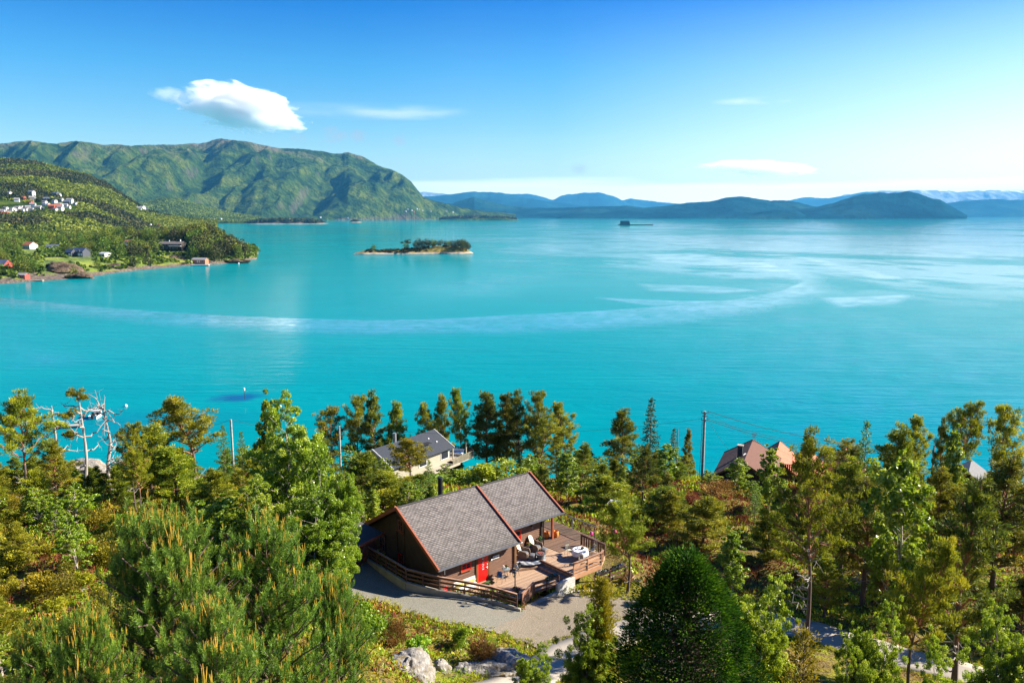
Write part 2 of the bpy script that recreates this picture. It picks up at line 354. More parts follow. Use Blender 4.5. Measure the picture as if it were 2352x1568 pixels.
# ================================================================== water
def wpix(x, y): p = at_z(x, y, 0); return (p.x, p.y)
BAND_UP = [wpix(*p) for p in [(-40,678),(150,697),(350,714),(560,726),(700,731),(840,735),(1000,732),(1200,722),(1380,713),(1560,700),(1700,686),(1790,668),(1835,650),(1850,632)]]
BAND_LO = [wpix(*p) for p in [(-40,705),(150,728),(350,752),(500,762),(700,772),(850,775),(1000,772),(1200,772),(1400,762),(1600,745),(1750,725),(1880,700),(1950,672),(1900,640)]]
BANDP = BAND_UP+BAND_LO[::-1]
CALM = [([(560,725),(590,610),(900,592),(1200,600),(1450,612),(1650,632),(1815,648),(1790,668),(1600,700),(1200,720),(850,733)], .8, .04), ([(1890,662),(1850,622),(1980,640),(2060,656),(1950,678)], .75, .02), ([(1600,572),(2400,592),(2400,614),(1900,588)], .7, .02), ([(1900,715),(2400,705),(2400,760),(1700,770),(1600,745)], .5, .04), ([(700,590),(1100,575),(1300,590),(1000,605)], .7, .03), ([(1500,528),(2100,532),(2100,541),(1500,540)], .6, .03)]
SWIRL = [([(1440,583),(1600,580),(1720,592),(1820,606),(1890,632),(1850,655),(1780,632),(1650,614),(1480,604)], 1, .03), ([(1780,588),(1900,590),(2050,622),(2130,642),(2000,644),(1880,622)], 1, .03), ([(1860,682),(2000,678),(2140,670),(2060,702),(1920,708)], .95, .02), ([(1350,682),(1560,690),(1720,690),(1500,704)], .9, .008), ([(900,660),(1100,622),(1320,632),(1220,684),(1000,694)], .4, .12), ([(1300,536),(2400,548),(2400,604),(1700,578),(1400,556)], .85, .06), ([(1450,650),(1650,655),(1780,668),(1640,676),(1480,668)], .7, .02), ([(1150,560),(1500,552),(1600,570),(1350,590),(1180,580)], .6, .05), ([(2150,640),(2400,620),(2400,700),(2200,690)], .5, .06), ([(0,790),(180,800),(260,830),(120,850),(0,850)], .35, .05), ([(-20,640),(60,700),(90,800),(-20,860)], .3, .08)]
def ruffle(X, Y):
    r = np.zeros(X.shape)
    ins = inpoly(X, Y, BANDP); du = _dpoly(X, Y, BAND_UP, False); dl = _dpoly(X, Y, BAND_LO, False)
    r = np.where(ins, np.clip(du/1.5, 0, 1)*np.clip(dl/(14+Y*.02), 0, 1), 0)*.95
    D = np.hypot(X, Y); lx = X/ (D+1)*12; ly = np.log(D+1)
    far = np.clip((ly-6.0)/1.6, 0, 1)
    s1 = fbm(lx*1.1+ly*3, ly*13, 4, 21); s2 = fbm(lx*2.6, ly*34+lx*1.5, 4, 31)
    right = np.clip((X/(Y+1)+.05)/.35, 0, 1)
    r2 = np.clip((s1*.9+s2*.75+.02+right*.32+far*.15)*2.2, 0, 1)*np.clip((ly-6.0)/.5, 0, 1)*(.35+.65*right+far*.3)
    leftcalm = np.clip((-X/(Y+1)-.02)/.12, 0, 1)*np.clip((7.5-ly)/.6, 0, 1)
    r2 = r2*(1-.8*leftcalm)
    r3 = np.clip(fbm(lx*2, ly*20, 3, 44)*1.2, 0, 1)*.25*np.clip((6.05-ly)/.3, 0, 1)*np.clip((5.6-ly)*-3, 0, 1)
    r4 = np.clip((X/(Y+1)-.1)*1.4, 0, .35)*np.clip((6.5-ly), 0, 1)*(.6+.6*fbm(lx*4, ly*16, 3, 51))
    brk = .72+.5*fbm(lx*9, ly*60, 3, 71)+.35*fbm(lx*3, ly*25, 2, 75)
    r = r*np.clip(brk, .25, 1.1)
    r2 = r2*.62
    for poly, am, sf in CALM:
        P_ = [wpix(*p) for p in poly]; i_ = inpoly(X, Y, P_); r2 = r2*(1-np.where(i_, np.clip(_dpoly(X, Y, P_)/(sf*Y), 0, 1)*am, 0))
    for poly, am, sf in SWIRL:
        P_ = [wpix(*p) for p in poly]; i_ = inpoly(X, Y, P_); e_ = np.clip(_dpoly(X, Y, P_)/(sf*Y), 0, 1); r2 = np.maximum(r2, np.where(i_, e_*am*np.clip(.8+.7*fbm(lx*5+ly*4, ly*40, 3, 81), .1, 1.1), 0))
    r2 = np.maximum(r2, np.clip((D-4200)/2500, 0, 1)*.55*np.clip((X+2400)/900, 0, 1))
    return np.clip(np.maximum(np.maximum(r, r2), r3+r4), 0, 1)
g = G('fjord_water'); ru = g.N('ShaderNodeAttribute', attribute_name='tint').outputs['Fac']; pos = g.N('ShaderNodeNewGeometry').outputs['Position']
mp = lambda s_, rz=0: g.N('ShaderNodeMapping', ins={'Vector': pos, 'Scale': s_, 'Rotation': (0, 0, rz)}).outputs[0]
w1 = g.noise(mp((.12, .42, 1), R(-14)), 1.0, 5, .6, .6); w2 = g.noise(mp((.012, .04, 1), R(-8)), 1.0, 4)
w3 = g.noise(mp((.5, 1.5, 1), R(-20)), 1, 3)
dist = g.N('ShaderNodeCameraData').outputs['View Distance']
w4 = g.noise(mp((.03, .15, 1), R(-9)), 1, 4, .8, .65)
h = g.math('ADD', g.math('ADD', g.math('MULTIPLY', w1, 1.0), g.math('MULTIPLY', w3, .22)), g.math('MULTIPLY', w4, 3.2))
st = g.math('MULTIPLY_ADD', ru, .4, .22)
bmp = g.N('ShaderNodeBump', ins={'Height': h, 'Strength': st, 'Distance': 1.3}).outputs[0]
deep = g.mix(g.ramp(w2, [(.3, 0), (.7, 1)]), (.0, .198, .226), (.0, .22, .242))
deep = g.mix(g.N('ShaderNodeAttribute', attribute_name='shoal').outputs['Fac'], deep, (.004, .085, .2))
dif = g.N('ShaderNodeBsdfDiffuse', ins={'Color': deep, 'Normal': bmp})
bm2 = g.N('ShaderNodeBump', ins={'Height': h, 'Strength': g.math('MULTIPLY_ADD', ru, -.015, .04), 'Distance': 1.3}).outputs[0]
gl = g.N('ShaderNodeBsdfGlossy', ins={'Color': (1, 1, 1, 1), 'Roughness': g.math('MULTIPLY_ADD', ru, .03, .04), 'Normal': bm2})
fr = g.N('ShaderNodeFresnel', ins={'IOR': g.math('MULTIPLY_ADD', ru, .1, 1.17), 'Normal': bm2}).outputs[0]
m = g.N('ShaderNodeMixShader', ins={0: g.math('MULTIPLY_ADD', ru, .44, g.math('MULTIPLY', fr, .42), True), 1: dif.outputs[0], 2: gl.outputs[0]}); g.t.links.new(m.outputs[0], g.out.inputs[0]); M_WATER = g.mat
ang = np.linspace(-1.15, 1.15, 420); dst = np.concatenate([np.linspace(20, 100, 6)[:-1], np.exp(np.linspace(np.log(100), np.log(2600), 520)), np.exp(np.linspace(np.log(2700), np.log(90000), 60))])
A_, D_ = np.meshgrid(ang, dst); WX = D_*np.tan(A_*.75)*1.0; WY = D_
rf = ruffle(WX, WY); i = np.arange(WX.size).reshape(WX.shape)
wat = np_mesh('water', np.stack([WX, WY, WX*0], -1).reshape(-1, 3), np.stack([i[:-1, :-1], i[:-1, 1:], i[1:, 1:], i[1:, :-1]], -1).reshape(-1, 4), M_WATER, tint=rf.ravel(), smooth=True)
sx_, sy_ = wpix(545, 912); shoal = np.clip(1.15-np.hypot((WX-sx_)/6.5, (WY-sy_)/5.5)+fbm(WX*.25, WY*.25, 3, 2)*.6, 0, 1)
bx_, by_ = wpix(330, 975); shoal = np.maximum(shoal, .32*np.clip(1.2-np.hypot((WX-bx_)/24, (WY-by_)/16)+fbm(WX*.06, WY*.06, 3, 7)*.5, 0, 1))
a_ = wat.data.attributes.new('shoal', 'FLOAT', 'POINT'); a_.data.foreach_set('value', shoal.ravel().astype(np.float32))
tag(wat, kind='structure')
# ================================================================== far land
g = G('mountain_forest'); v = g.co(w=True); sp = g.N('ShaderNodeSeparateXYZ', ins={0: v}); nz = g.N('ShaderNodeSeparateXYZ', ins={0: g.N('ShaderNodeNewGeometry').outputs['Normal']}).outputs[2]
a = g.noise(v, .0035, 6, .5); b = g.noise(v, .03, 6, 0, .7); d = g.noise(v, .011, 6)
fo = g.ramp(g.math('ADD', g.math('MULTIPLY', a, .6), g.math('MULTIPLY', d, .4)), [(.38, (.01, .026, .008)), (.46, (.03, .065, .012)), (.52, (.06, .105, .015)), (.6, (.12, .155, .02))])
fo = g.mix(g.ramp(b, [(.35, .65), (.55, 0)]), fo, (.012, .028, .012))
rk = g.ramp(b, [(.3, (.085, .07, .06)), (.6, (.2, .16, .13)), (.8, (.3, .25, .2))])
alt = g.ramp(g.math('ADD', g.math('DIVIDE', sp.outputs[2], 1000), g.math('MULTIPLY', g.math('SUBTRACT', a, .5), .9)), [(.62, 0), (.9, .8)])
stp = g.ramp(g.math('ADD', nz, g.math('MULTIPLY', g.math('SUBTRACT', d, .5), .5)), [(.42, 1), (.56, 0)])
M_MTN = g.pr(g.mix(g.math('MAXIMUM', alt, g.math('MULTIPLY', stp, .5)), fo, rk), 1, g.bump(g.math('ADD', b, g.math('MULTIPLY', d, 2.4)), 1, 60), **{'Specular IOR Level': .05})
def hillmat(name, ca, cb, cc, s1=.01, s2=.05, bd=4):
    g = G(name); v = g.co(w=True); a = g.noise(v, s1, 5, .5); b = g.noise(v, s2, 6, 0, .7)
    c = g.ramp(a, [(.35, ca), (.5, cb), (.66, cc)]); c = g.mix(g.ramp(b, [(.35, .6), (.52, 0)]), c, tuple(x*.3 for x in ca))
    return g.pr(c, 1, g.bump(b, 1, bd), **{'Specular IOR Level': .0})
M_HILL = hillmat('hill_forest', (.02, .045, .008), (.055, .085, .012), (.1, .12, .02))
M_FARH = hillmat('far_hill', (.002, .022, .04), (.006, .04, .06), (.02, .065, .07), .001, .006, 40)  # forest tones shifted to blue, distance haze painted into the base colour
g = G('snow_fell'); v = g.co(w=True); z_ = g.N('ShaderNodeSeparateXYZ', ins={0: v}).outputs[2]; a = g.noise(v, .0014, 6, 0, .7)
M_SNOW = g.pr(g.mix(g.ramp(g.math('ADD', g.math('DIVIDE', z_, 4000), g.math('MULTIPLY', a, .5)), [(.46, 0), (.56, 1)]), (.12, .14, .17), (.85, .87, .9)), .9, g.bump(a, 1, 120))
M_SNOW2 = M_SNOW
def rangeland(name, sil, Rd, Bd, mat, nt=70, nu=240, amp=.06, gul=9, prof=.85, seed=1, back=.5, ramp_end=True, zscale=1, base=-12):
    sx = np.array([p[0] for p in sil], float); sy = np.array([p[1] for p in sil], float)
    xs = np.linspace(sx[0], sx[-1], nu); ys = np.interp(xs, sx, sy)
    ys = ys + fbm(xs*.05, xs*0+seed, 4, seed)*2.2*np.clip((494-ys)/40, 0, 1) + fbm(xs*.22, xs*0+seed, 3, seed+40)*1.0*np.clip((494-ys)/30, 0, 1)
    ip = lambda q: np.interp(xs, [k[0] for k in q], [k[1] for k in q]) if hasattr(q, '__len__') else np.full(nu, float(q)); rd = ip(Rd); bd = ip(Bd)
    az_ = (xs-1176)/F; v = (ys-784)/F; zt = CAMH-(SP+v*CP)/(CP-v*SP)*rd
    zt = np.maximum(zt, 2)
    ts = np.concatenate([np.linspace(0, 1, nt), np.linspace(1, 1+back, max(4, nt//4))[1:]])
    T, U_ = np.meshgrid(ts, np.arange(nu), indexing='ij'); D = bd[U_]+(rd[U_]-bd[U_])*T
    tf = np.clip(T, 0, 1); pz = tf**prof
    pz = np.where(T > 1, 1-(T-1)/back*1.1, pz)
    az2 = az_[U_]*(CP*1.0+0)/ (CP)  # direction
    kx = (CP-v*SP)[U_]; X = az_[U_]/kx*D; Y = D
    sc_ = rd.mean()/gul
    nz_ = fbm(X/sc_, Y/sc_*.45, 5, seed+3); rg = 1-np.abs(fbm(X/sc_*1.7+5, Y/sc_*.5, 4, seed+8))*2
    env = np.sin(np.pi*np.clip(tf, 0, 1))**.7
    Z = zt[U_]*pz + zt.max()*amp*env*(nz_*1.3+rg*.7-.3)*np.clip(zt[U_]/zt.max()*1.6, 0, 1)
    el_max = (zt[U_]-CAMH)/rd[U_]; Z = np.where(T < 1, np.minimum(Z, el_max*D*.995+CAMH), Z)
    Z = np.where(T <= 0, base, Z)
    i = np.arange(T.size).reshape(T.shape)
    Fc = np.stack([i[:-1, :-1], i[:-1, 1:], i[1:, 1:], i[1:, :-1]], -1).reshape(-1, 4)
    o = np_mesh(name, np.stack([X, Y, Z], -1).reshape(-1, 3), Fc, mat, smooth=True); tag(o, kind='structure'); return o, X, Y, Z
# main mountain massif across the fjord
_, MX_, MY_, MZ_ = rangeland('mountain', [(-260,350),(-120,338),(0,330),(65,322),(130,331),(175,323),(240,333),(262,331),(300,334),(390,332),(460,330),(488,322),(510,318),(560,325),(640,340),(700,343),(770,352),(800,351),(830,358),(850,370),(870,382),(900,391),(925,403),(945,417),(960,437),(972,452),(985,456),(1000,462),(1030,469),(1060,476),(1100,483),(1150,488),(1185,492)],
  [(0, 8000), (600, 8400), (960, 8700), (1185, 9000)], [(0, 5600), (500, 6000), (700, 6500), (950, 7300), (1185, 8600)], M_MTN, 170, 760, .42, 9, .85, 11)
_, SX_, SY_, SZ_ = rangeland('spur', [(300,470),(350,462),(380,455),(430,462),(480,478),(540,492),(600,499)], 5200, 4300, M_HILL, 30, 80, .08, 9, .8, 4)
VH, VX, VY, VZ = rangeland('hill', [(-300,352),(-100,352),(0,362),(60,367),(120,379),(200,401),(250,424),(300,459),(340,484),(390,497),(450,505),(500,509)], [(0, 2600), (250, 2450), (500, 2150)], [(0, 1150), (200, 1250), (300, 1500), (400, 1850), (500, 2000)], M_HILL, 90, 200, .05, 10, 1.0, 6)
# blue ranges down the fjord, near ones first
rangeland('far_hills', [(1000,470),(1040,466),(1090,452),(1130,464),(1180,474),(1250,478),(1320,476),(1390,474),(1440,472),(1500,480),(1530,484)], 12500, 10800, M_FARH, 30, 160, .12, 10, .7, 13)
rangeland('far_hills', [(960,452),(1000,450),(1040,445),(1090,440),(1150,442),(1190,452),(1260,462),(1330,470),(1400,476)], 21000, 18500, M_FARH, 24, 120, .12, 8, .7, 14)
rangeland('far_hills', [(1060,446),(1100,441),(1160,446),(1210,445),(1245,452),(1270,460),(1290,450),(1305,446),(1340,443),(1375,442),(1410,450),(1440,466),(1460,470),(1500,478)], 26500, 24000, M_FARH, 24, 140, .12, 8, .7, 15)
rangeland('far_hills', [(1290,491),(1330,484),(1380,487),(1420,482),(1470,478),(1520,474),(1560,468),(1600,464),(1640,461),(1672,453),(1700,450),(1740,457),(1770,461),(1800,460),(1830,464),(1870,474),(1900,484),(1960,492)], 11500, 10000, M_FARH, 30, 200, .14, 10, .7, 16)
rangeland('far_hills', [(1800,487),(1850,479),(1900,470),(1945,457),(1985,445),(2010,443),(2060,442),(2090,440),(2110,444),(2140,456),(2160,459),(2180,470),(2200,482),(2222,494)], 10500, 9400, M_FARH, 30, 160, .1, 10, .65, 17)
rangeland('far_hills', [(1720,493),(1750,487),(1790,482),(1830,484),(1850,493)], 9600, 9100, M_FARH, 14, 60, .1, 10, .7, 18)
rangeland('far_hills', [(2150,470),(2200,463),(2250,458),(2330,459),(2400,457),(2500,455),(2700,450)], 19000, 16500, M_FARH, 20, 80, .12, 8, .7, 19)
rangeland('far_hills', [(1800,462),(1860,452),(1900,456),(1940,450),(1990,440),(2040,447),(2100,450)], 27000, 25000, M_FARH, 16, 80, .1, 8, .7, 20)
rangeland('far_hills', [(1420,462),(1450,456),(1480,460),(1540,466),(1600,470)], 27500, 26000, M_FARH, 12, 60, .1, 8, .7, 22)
rangeland('snow_mountains', [(880,452),(965,440),(1000,442),(1040,449),(1080,458)], 28500, 27000, M_SNOW, 30, 80, .18, 30, .6, 23)
rangeland('snow_mountains', [(1880,470),(1940,447),(1990,441),(2050,438),(2120,437),(2160,437),(2200,441),(2250,438),(2330,436),(2400,437),(2600,434)], 29500, 27500, M_SNOW, 30, 160, .16, 34, .6, 24)
# wooded islets off the far shore
def islet(name, pts, Y, dep, hz, mat, seed, n=40):
    x0, x1 = [at_y(p, 500, Y).x for p in pts]; xs = np.linspace(x0, x1, n); ys = np.linspace(Y, Y+dep, 14)
    def fn(X, Yy):
        a = (X-x0)/(x1-x0)*2-1; b_ = (Yy-Y)/dep*2-1
        return (1-np.abs(a)**2.6)*(1-np.abs(b_)**3)*hz*(1+fbm(X/(hz*4), Yy/(hz*4), 3, seed)*.5)*1.0 - 1.5
    return grid_mesh(name, xs, ys, fn, mat)[0]
ROCKM = hillmat('shore_rock', (.22, .16, .12), (.36, .28, .22), (.12, .12, .03), .05, .3, 1)
tag(islet('islet', (545, 738), 4050, 260, 14, ROCKM, 3), kind='structure')
tag(islet('islet', (800, 826), 4900, 120, 8, ROCKM, 5), kind='structure')
tag(islet('islet', (1000, 1195), 6900, 400, 45, M_MTN, 8), kind='structure')
# ================================================================== brown cabin (local x along the ridge, -y across towards the deck, z from the deck)
GL = 19.4; UP = .38
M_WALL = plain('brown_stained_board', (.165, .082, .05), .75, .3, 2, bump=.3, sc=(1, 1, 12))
M_WALLSH = plain('shaded_brown_board', (.07, .037, .024), .75, .25, 2, bump=.2)  # wall board darkened: the gable's shade is painted into the colour
M_POST = plain('ochre_brown_trim', (.16, .07, .022), .7, .2, 3)
M_BARGE = plain('rust_red_trim', (.30, .075, .03), .65, .22, 2)
M_RED = plain('red_gloss_paint', (.72, .006, .004), .35, .05, 2, bump=0)
M_WHITE = plain('white_paint', (.78, .78, .76), .5, .05, 2)
M_DARKM = plain('dark_grey_metal', (.035, .04, .05), .4, .15, 3, .6)
M_GUT = plain('grey_gutter', (.2, .21, .23), .4, .1, 3, .5)
M_BLACK = plain('black_opening', (.012, .011, .012), .8, .2, 2)
M_DECK = wood('pale_deck_board', (.40, .26, .165), .75, .125, .22)
M_DECK2 = wood('dark_deck_board', (.15, .085, .05), .75, .125, .35)
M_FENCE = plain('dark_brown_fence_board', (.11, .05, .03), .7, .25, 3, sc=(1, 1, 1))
M_FCAP = plain('weathered_cap_board', (.33, .185, .12), .7, .2, 3)
M_FLIGHT = plain('light_larch_board', (.42, .215, .115), .7, .2, 3)
M_KERB = plain('cast_concrete', (.34, .3, .25), .9, .2, 1.5, bump=.3)
g = G('window_glass'); M_GLASS = g.pr((.03, .035, .045), .05, None, **{'Specular IOR Level': .8})
g = G('asphalt_shingles'); uv = g.N('ShaderNodeTexCoord').outputs['UV']
uvd = g.N('ShaderNodeMix', data_type='VECTOR', ins={0: .03, 4: uv, 5: g.N('ShaderNodeTexNoise', ins={'Vector': uv, 'Scale': 2.2}).outputs['Color']}).outputs[1]
br = g.N('ShaderNodeTexBrick', ins={'Vector': uvd, 'Color1': (.0, .0, .0, 1), 'Color2': (1, 1, 1, 1), 'Mortar': (.5, .5, .5, 1), 'Scale': 1, 'Mortar Size': .0, 'Brick Width': .33, 'Row Height': .15, 'Bias': 0})
sx = g.N('ShaderNodeSeparateXYZ', ins={0: uvd}); row = g.math('DIVIDE', sx.outputs[1], .15); fr_ = g.math('FRACT', row)
off = g.math('MULTIPLY', g.math('MODULO', g.math('FLOOR', row), 2), .5); ux = g.math('FRACT', g.math('ADD', g.math('DIVIDE', sx.outputs[0], .33), off))
tri = g.math('MULTIPLY', g.math('ABSOLUTE', g.math('SUBTRACT', ux, .5)), 2)       # hexagonal tab edge
edge = g.math('SUBTRACT', fr_, g.math('MULTIPLY', tri, .6)); sh = g.ramp(edge, [(.0, .42), (.28, .62), (.5, 1)])
gr = g.noise(uv, 60, 3); base = g.ramp(g.math('ADD', g.math('MULTIPLY', g.N('ShaderNodeSeparateColor', ins={0: br.outputs[0]}).outputs[0], .5), g.math('MULTIPLY', g.noise(uv, 1.1, 5), .5)), [(.2, (.14, .12, .112)), (.8, (.29, .255, .24))])
base = g.mix(1.0, base, sh, 'MULTIPLY')
low = g.ramp(sx.outputs[1], [(0, 1), (.38, .25), (.62, 0)])    # darker, algae stained courses towards the eave
lowm = g.math('MULTIPLY', g.ramp(g.math('ADD', g.math('DIVIDE', sx.outputs[1], 8), g.math('MULTIPLY', g.noise(uv, 1.6, 5), .25)), [(.0, 1), (.34, 0)]), .62)
base = g.mix(lowm, base, (.042, .042, .036)); spot = g.ramp(g.noise(uv, 2.6, 6, 0, .65), [(.655, 0), (.69, 1)])
base = g.mix(g.math('MULTIPLY', spot, g.ramp(sx.outputs[1], [(.6, .8), (1, .0)])), base, (.36, .36, .3))
base = g.mix(g.ramp(gr, [(.3, .35), (.6, 0)]), base, (.04, .035, .035))
M_ROOF = g.pr(base, .92, g.bump(g.math('ADD', edge, g.math('MULTIPLY', gr, .5)), .55, .03))

cabin = empty('cabin', (-8.588, 55.928, GL), .701, 'brown timber cabin with grey shingle roof, red door and black flue', 'cabin')
RZ = 5.33; SL = .551; SLB = .583
def rz(wd, dz=0): return RZ-dz-(SL*wd if wd > 0 else -SLB*wd)
def P3(u, w_, z): return Vector((u, -w_, z))
def roofplane(mb, u0, u1, w0, w1, dz=0):
    """one slope as a slab with uv in metres, v counted up from the eave"""
    s_ = 1 if w1 > 0 else -1; L_ = abs(w1)*math.hypot(1, SL)
    a, b, c_, d = P3(u0, w0, rz(w0, dz)), P3(u1, w0, rz(w0, dz)), P3(u1, w1, rz(w1, dz)), P3(u0, w1, rz(w1, dz))
    uv = [(u0, L_), (u1, L_), (u1, 0), (u0, 0)]
    if s_ > 0: mb.quad(d, c_, b, a, M_ROOF, [uv[3], uv[2], uv[1], uv[0]])
    else: mb.quad(a, b, c_, d, M_ROOF, uv)
    t = Vector((0, 0, -.16)); q = [a+t, b+t, c_+t, d+t]
    mb.quad(*(q if s_ > 0 else q[::-1]), M_WALLSH)
    for x, y in ((a, b), (b, c_), (c_, d), (d, a)): mb.quad(x, y, y+t, x+t, M_WALLSH)
L1, L2, W1, W2, WB, DZ = 7.52, 13.18, 5.37, 4.16, 5.68, .085
mb = MB(); roofplane(mb, 0, L1, 0, W1); roofplane(mb, 0, L1, 0, -WB); roofplane(mb, L1, L2, 0, W2, DZ); roofplane(mb, L1, L2, 0, -WB+.6, DZ)
roof = mb.build('roof', None, cabin)
mb = MB()
for u, w1, dz in ((0.04, W1, 0), (L1+.0, W1, 0), (L2-.04, W2, DZ)):
    mb = MB(); mb.beam(P3(u, 0, rz(0, dz)+.0), P3(u, w1+.06, rz(w1+.06, dz)+.0), .12, .26)
    if u < 1 or u > 10: mb.beam(P3(u, 0, rz(0, dz)-.01), P3(u, -WB+(.6 if u > 10 else 0), rz(-WB+(.6 if u > 10 else 0), dz)-.01), .12, .28)
    mb.build('barge_board', M_BARGE, roof)
mb = MB()
for i_ in range(int((L1-.1)/.12)): pass
mb.beam(P3(0, 0, RZ+.012), P3(L1, 0, RZ+.012), .2, .03); mb.beam(P3(L1, 0, RZ-DZ+.012), P3(L2, 0, RZ-DZ+.012), .2, .03); mb.build('ridge_cap', M_ROOF, roof)
def siding(mb, a, b, z0, z1, hf=None, bh=.17, out=None, clip=None):
    """lapped boards on the wall line a-b (points in u, w), top clipped by hf(t)"""
    a = Vector(a); b = Vector(b); d = (b-a); n = Vector((d.y, -d.x)).normalized()*(out or 1)
    z = z0
    while z < z1-.01:
        zt = min(z+bh, z1); t0, t1 = 0., 1.
        if clip: t0, t1 = clip(zt)
        if t1 > t0:
            p, q = a+d*t0, a+d*t1; o1 = n*.035; o0 = n*.008
            A, B_, C_, D_ = P3(*(p+o1), z), P3(*(q+o1), z), P3(*(q+o0), zt), P3(*(p+o0), zt); mb.quad(A, B_, C_, D_); mb.quad(P3(*(p-n*.05), z), P3(*(q-n*.05), z), B_, A); mb.quad(P3(*(p-n*.05), zt), P3(*(q-n*.05), zt), P3(*(q-n*.05), z), P3(*(p-n*.05), z))
        z = zt
WF, WS, UG, UE = 4.72, 3.47, .58, 11.35     # front wall, recessed wall, gable wall, end of the closed rooms
mb = MB(); siding(mb, (UG, WF), (7.45, WF), -.25, rz(WF)-.17, out=-1); siding(mb, (7.45, WF), (7.45, WS), 0, rz(WF)-.2, out=-1)
mb.build('front_wall', M_WALL, cabin)
mb = MB(); siding(mb, (7.45, WS), (UE, WS), UP-.1, rz(WS, DZ)-.17, out=-1); mb.build('terrace_wall', M_WALL, cabin)
WBK = 5.1
def gclip(zt):
    zz = zt+.17
    wf = min((RZ-zz)/SL, WF) if zz > rz(WF) else WF; wb = min((RZ-zz)/SLB, WBK) if zz > rz(-WBK) else WBK
    L_ = WF+WBK; return ((WF-wf)/L_, (WF+wb)/L_)
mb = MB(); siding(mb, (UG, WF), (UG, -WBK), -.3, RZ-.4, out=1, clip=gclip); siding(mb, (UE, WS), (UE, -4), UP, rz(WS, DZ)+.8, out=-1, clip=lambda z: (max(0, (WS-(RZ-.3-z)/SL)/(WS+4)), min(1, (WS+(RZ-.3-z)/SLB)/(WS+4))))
mb.build('gable_wall', M_WALLSH, cabin)
mb = MB(); siding(mb, (UG, -WBK), (UE, -WBK+.6), -.3, 2.2, out=1); mb.build('back_wall', M_WALLSH, cabin)
for u, w_, z0, z1, s_, m_ in ((7.5, WF+.03, 0, rz(WF)-.2, .2, M_POST), (13.0, 3.05, UP, rz(3.05, DZ)-.18, .17, M_BARGE), (13.0, 0, UP, RZ-.4, .17, M_BARGE), (UE, WS+.02, UP, rz(WS, DZ)-.2, .16, M_BLACK), (UG, WF+.02, -.3, rz(WF)-.2, .16, M_WALLSH)):
    mb = MB(); mb.box(P3(u, w_, (z0+z1)/2), (s_, s_, z1-z0)); mb.build('corner_post', m_, cabin)
mb = MB(); mb.tube([P3(UE+.16, WS+.12, UP), P3(UE+.16, WS+.12, 2.4), P3(UE+.1, WS+.5, 2.75)], .045, 8); mb.build('downpipe', M_DARKM, cabin)
mb = MB(); mb.beam(P3(-.02, W1+.07, rz(W1)-.03), P3(L1, W1+.07, rz(W1)-.03), .13, .1); mb.beam(P3(L1+.05, W2+.07, rz(W2, DZ)-.03), P3(L2, W2+.07, rz(W2, DZ)-.03), .13, .1); mb.beam(P3(.5, W1+.1, rz(W1)-.1), P3(.5, W1+.1, rz(W1)-.42), .05, .05, up=(0, 1, 0)); mb.build('gutter', M_GUT, cabin)
mb = MB(); mb.lathe([(.19, 0), (.19, 1.62), (.215, 1.64), (.215, 1.76), (.2, 1.8)], P3(5.15, -1.6, RZ-.05-SLB*1.6), 18); flue = mb.build('flue_pipe', M_DARKM, cabin)
mb = MB(); mb.box(P3(5.15, -1.6, RZ-SLB*1.6+.03), (.6, .6, .12)); mb.build('flashing', M_GUT, flue)
# door
DU = 4.42
mb = MB(); mb.box(P3(DU, WF+.05, 1.06), (.92, .06, 2.1)); door = mb.build('door', M_RED, cabin)
mb = MB()
for k in range(4): mb = MB(); mb.box(P3(DU-.02, WF+.085, 1.0+k*.27), (.15, .02, .15), 0, M_WHITE); mb.box(P3(DU-.02, WF+.097, 1.02+k*.27), (.1, .012, .1), 0, M_BLACK); mb.build('door_light', None, door)
mb = MB(); mb.box(P3(DU+.37, WF+.1, 1.0), (.05, .05, .18)); mb.beam(P3(DU+.37, WF+.12, 1.02), P3(DU+.24, WF+.12, 1.02), .03, .03); mb.build('handle', M_WHITE, door)
mb = MB(); mb.box(P3(DU+.37, WF+.1, 1.25), (.07, .04, .07)); mb.build('lock', M_WHITE, door)
mb = MB()
for s_ in (-1, 1): mb.box(P3(DU+s_*.56, WF+.06, 1.05), (.17, .08, 2.2))
mb.build('door_frame', M_POST, cabin)
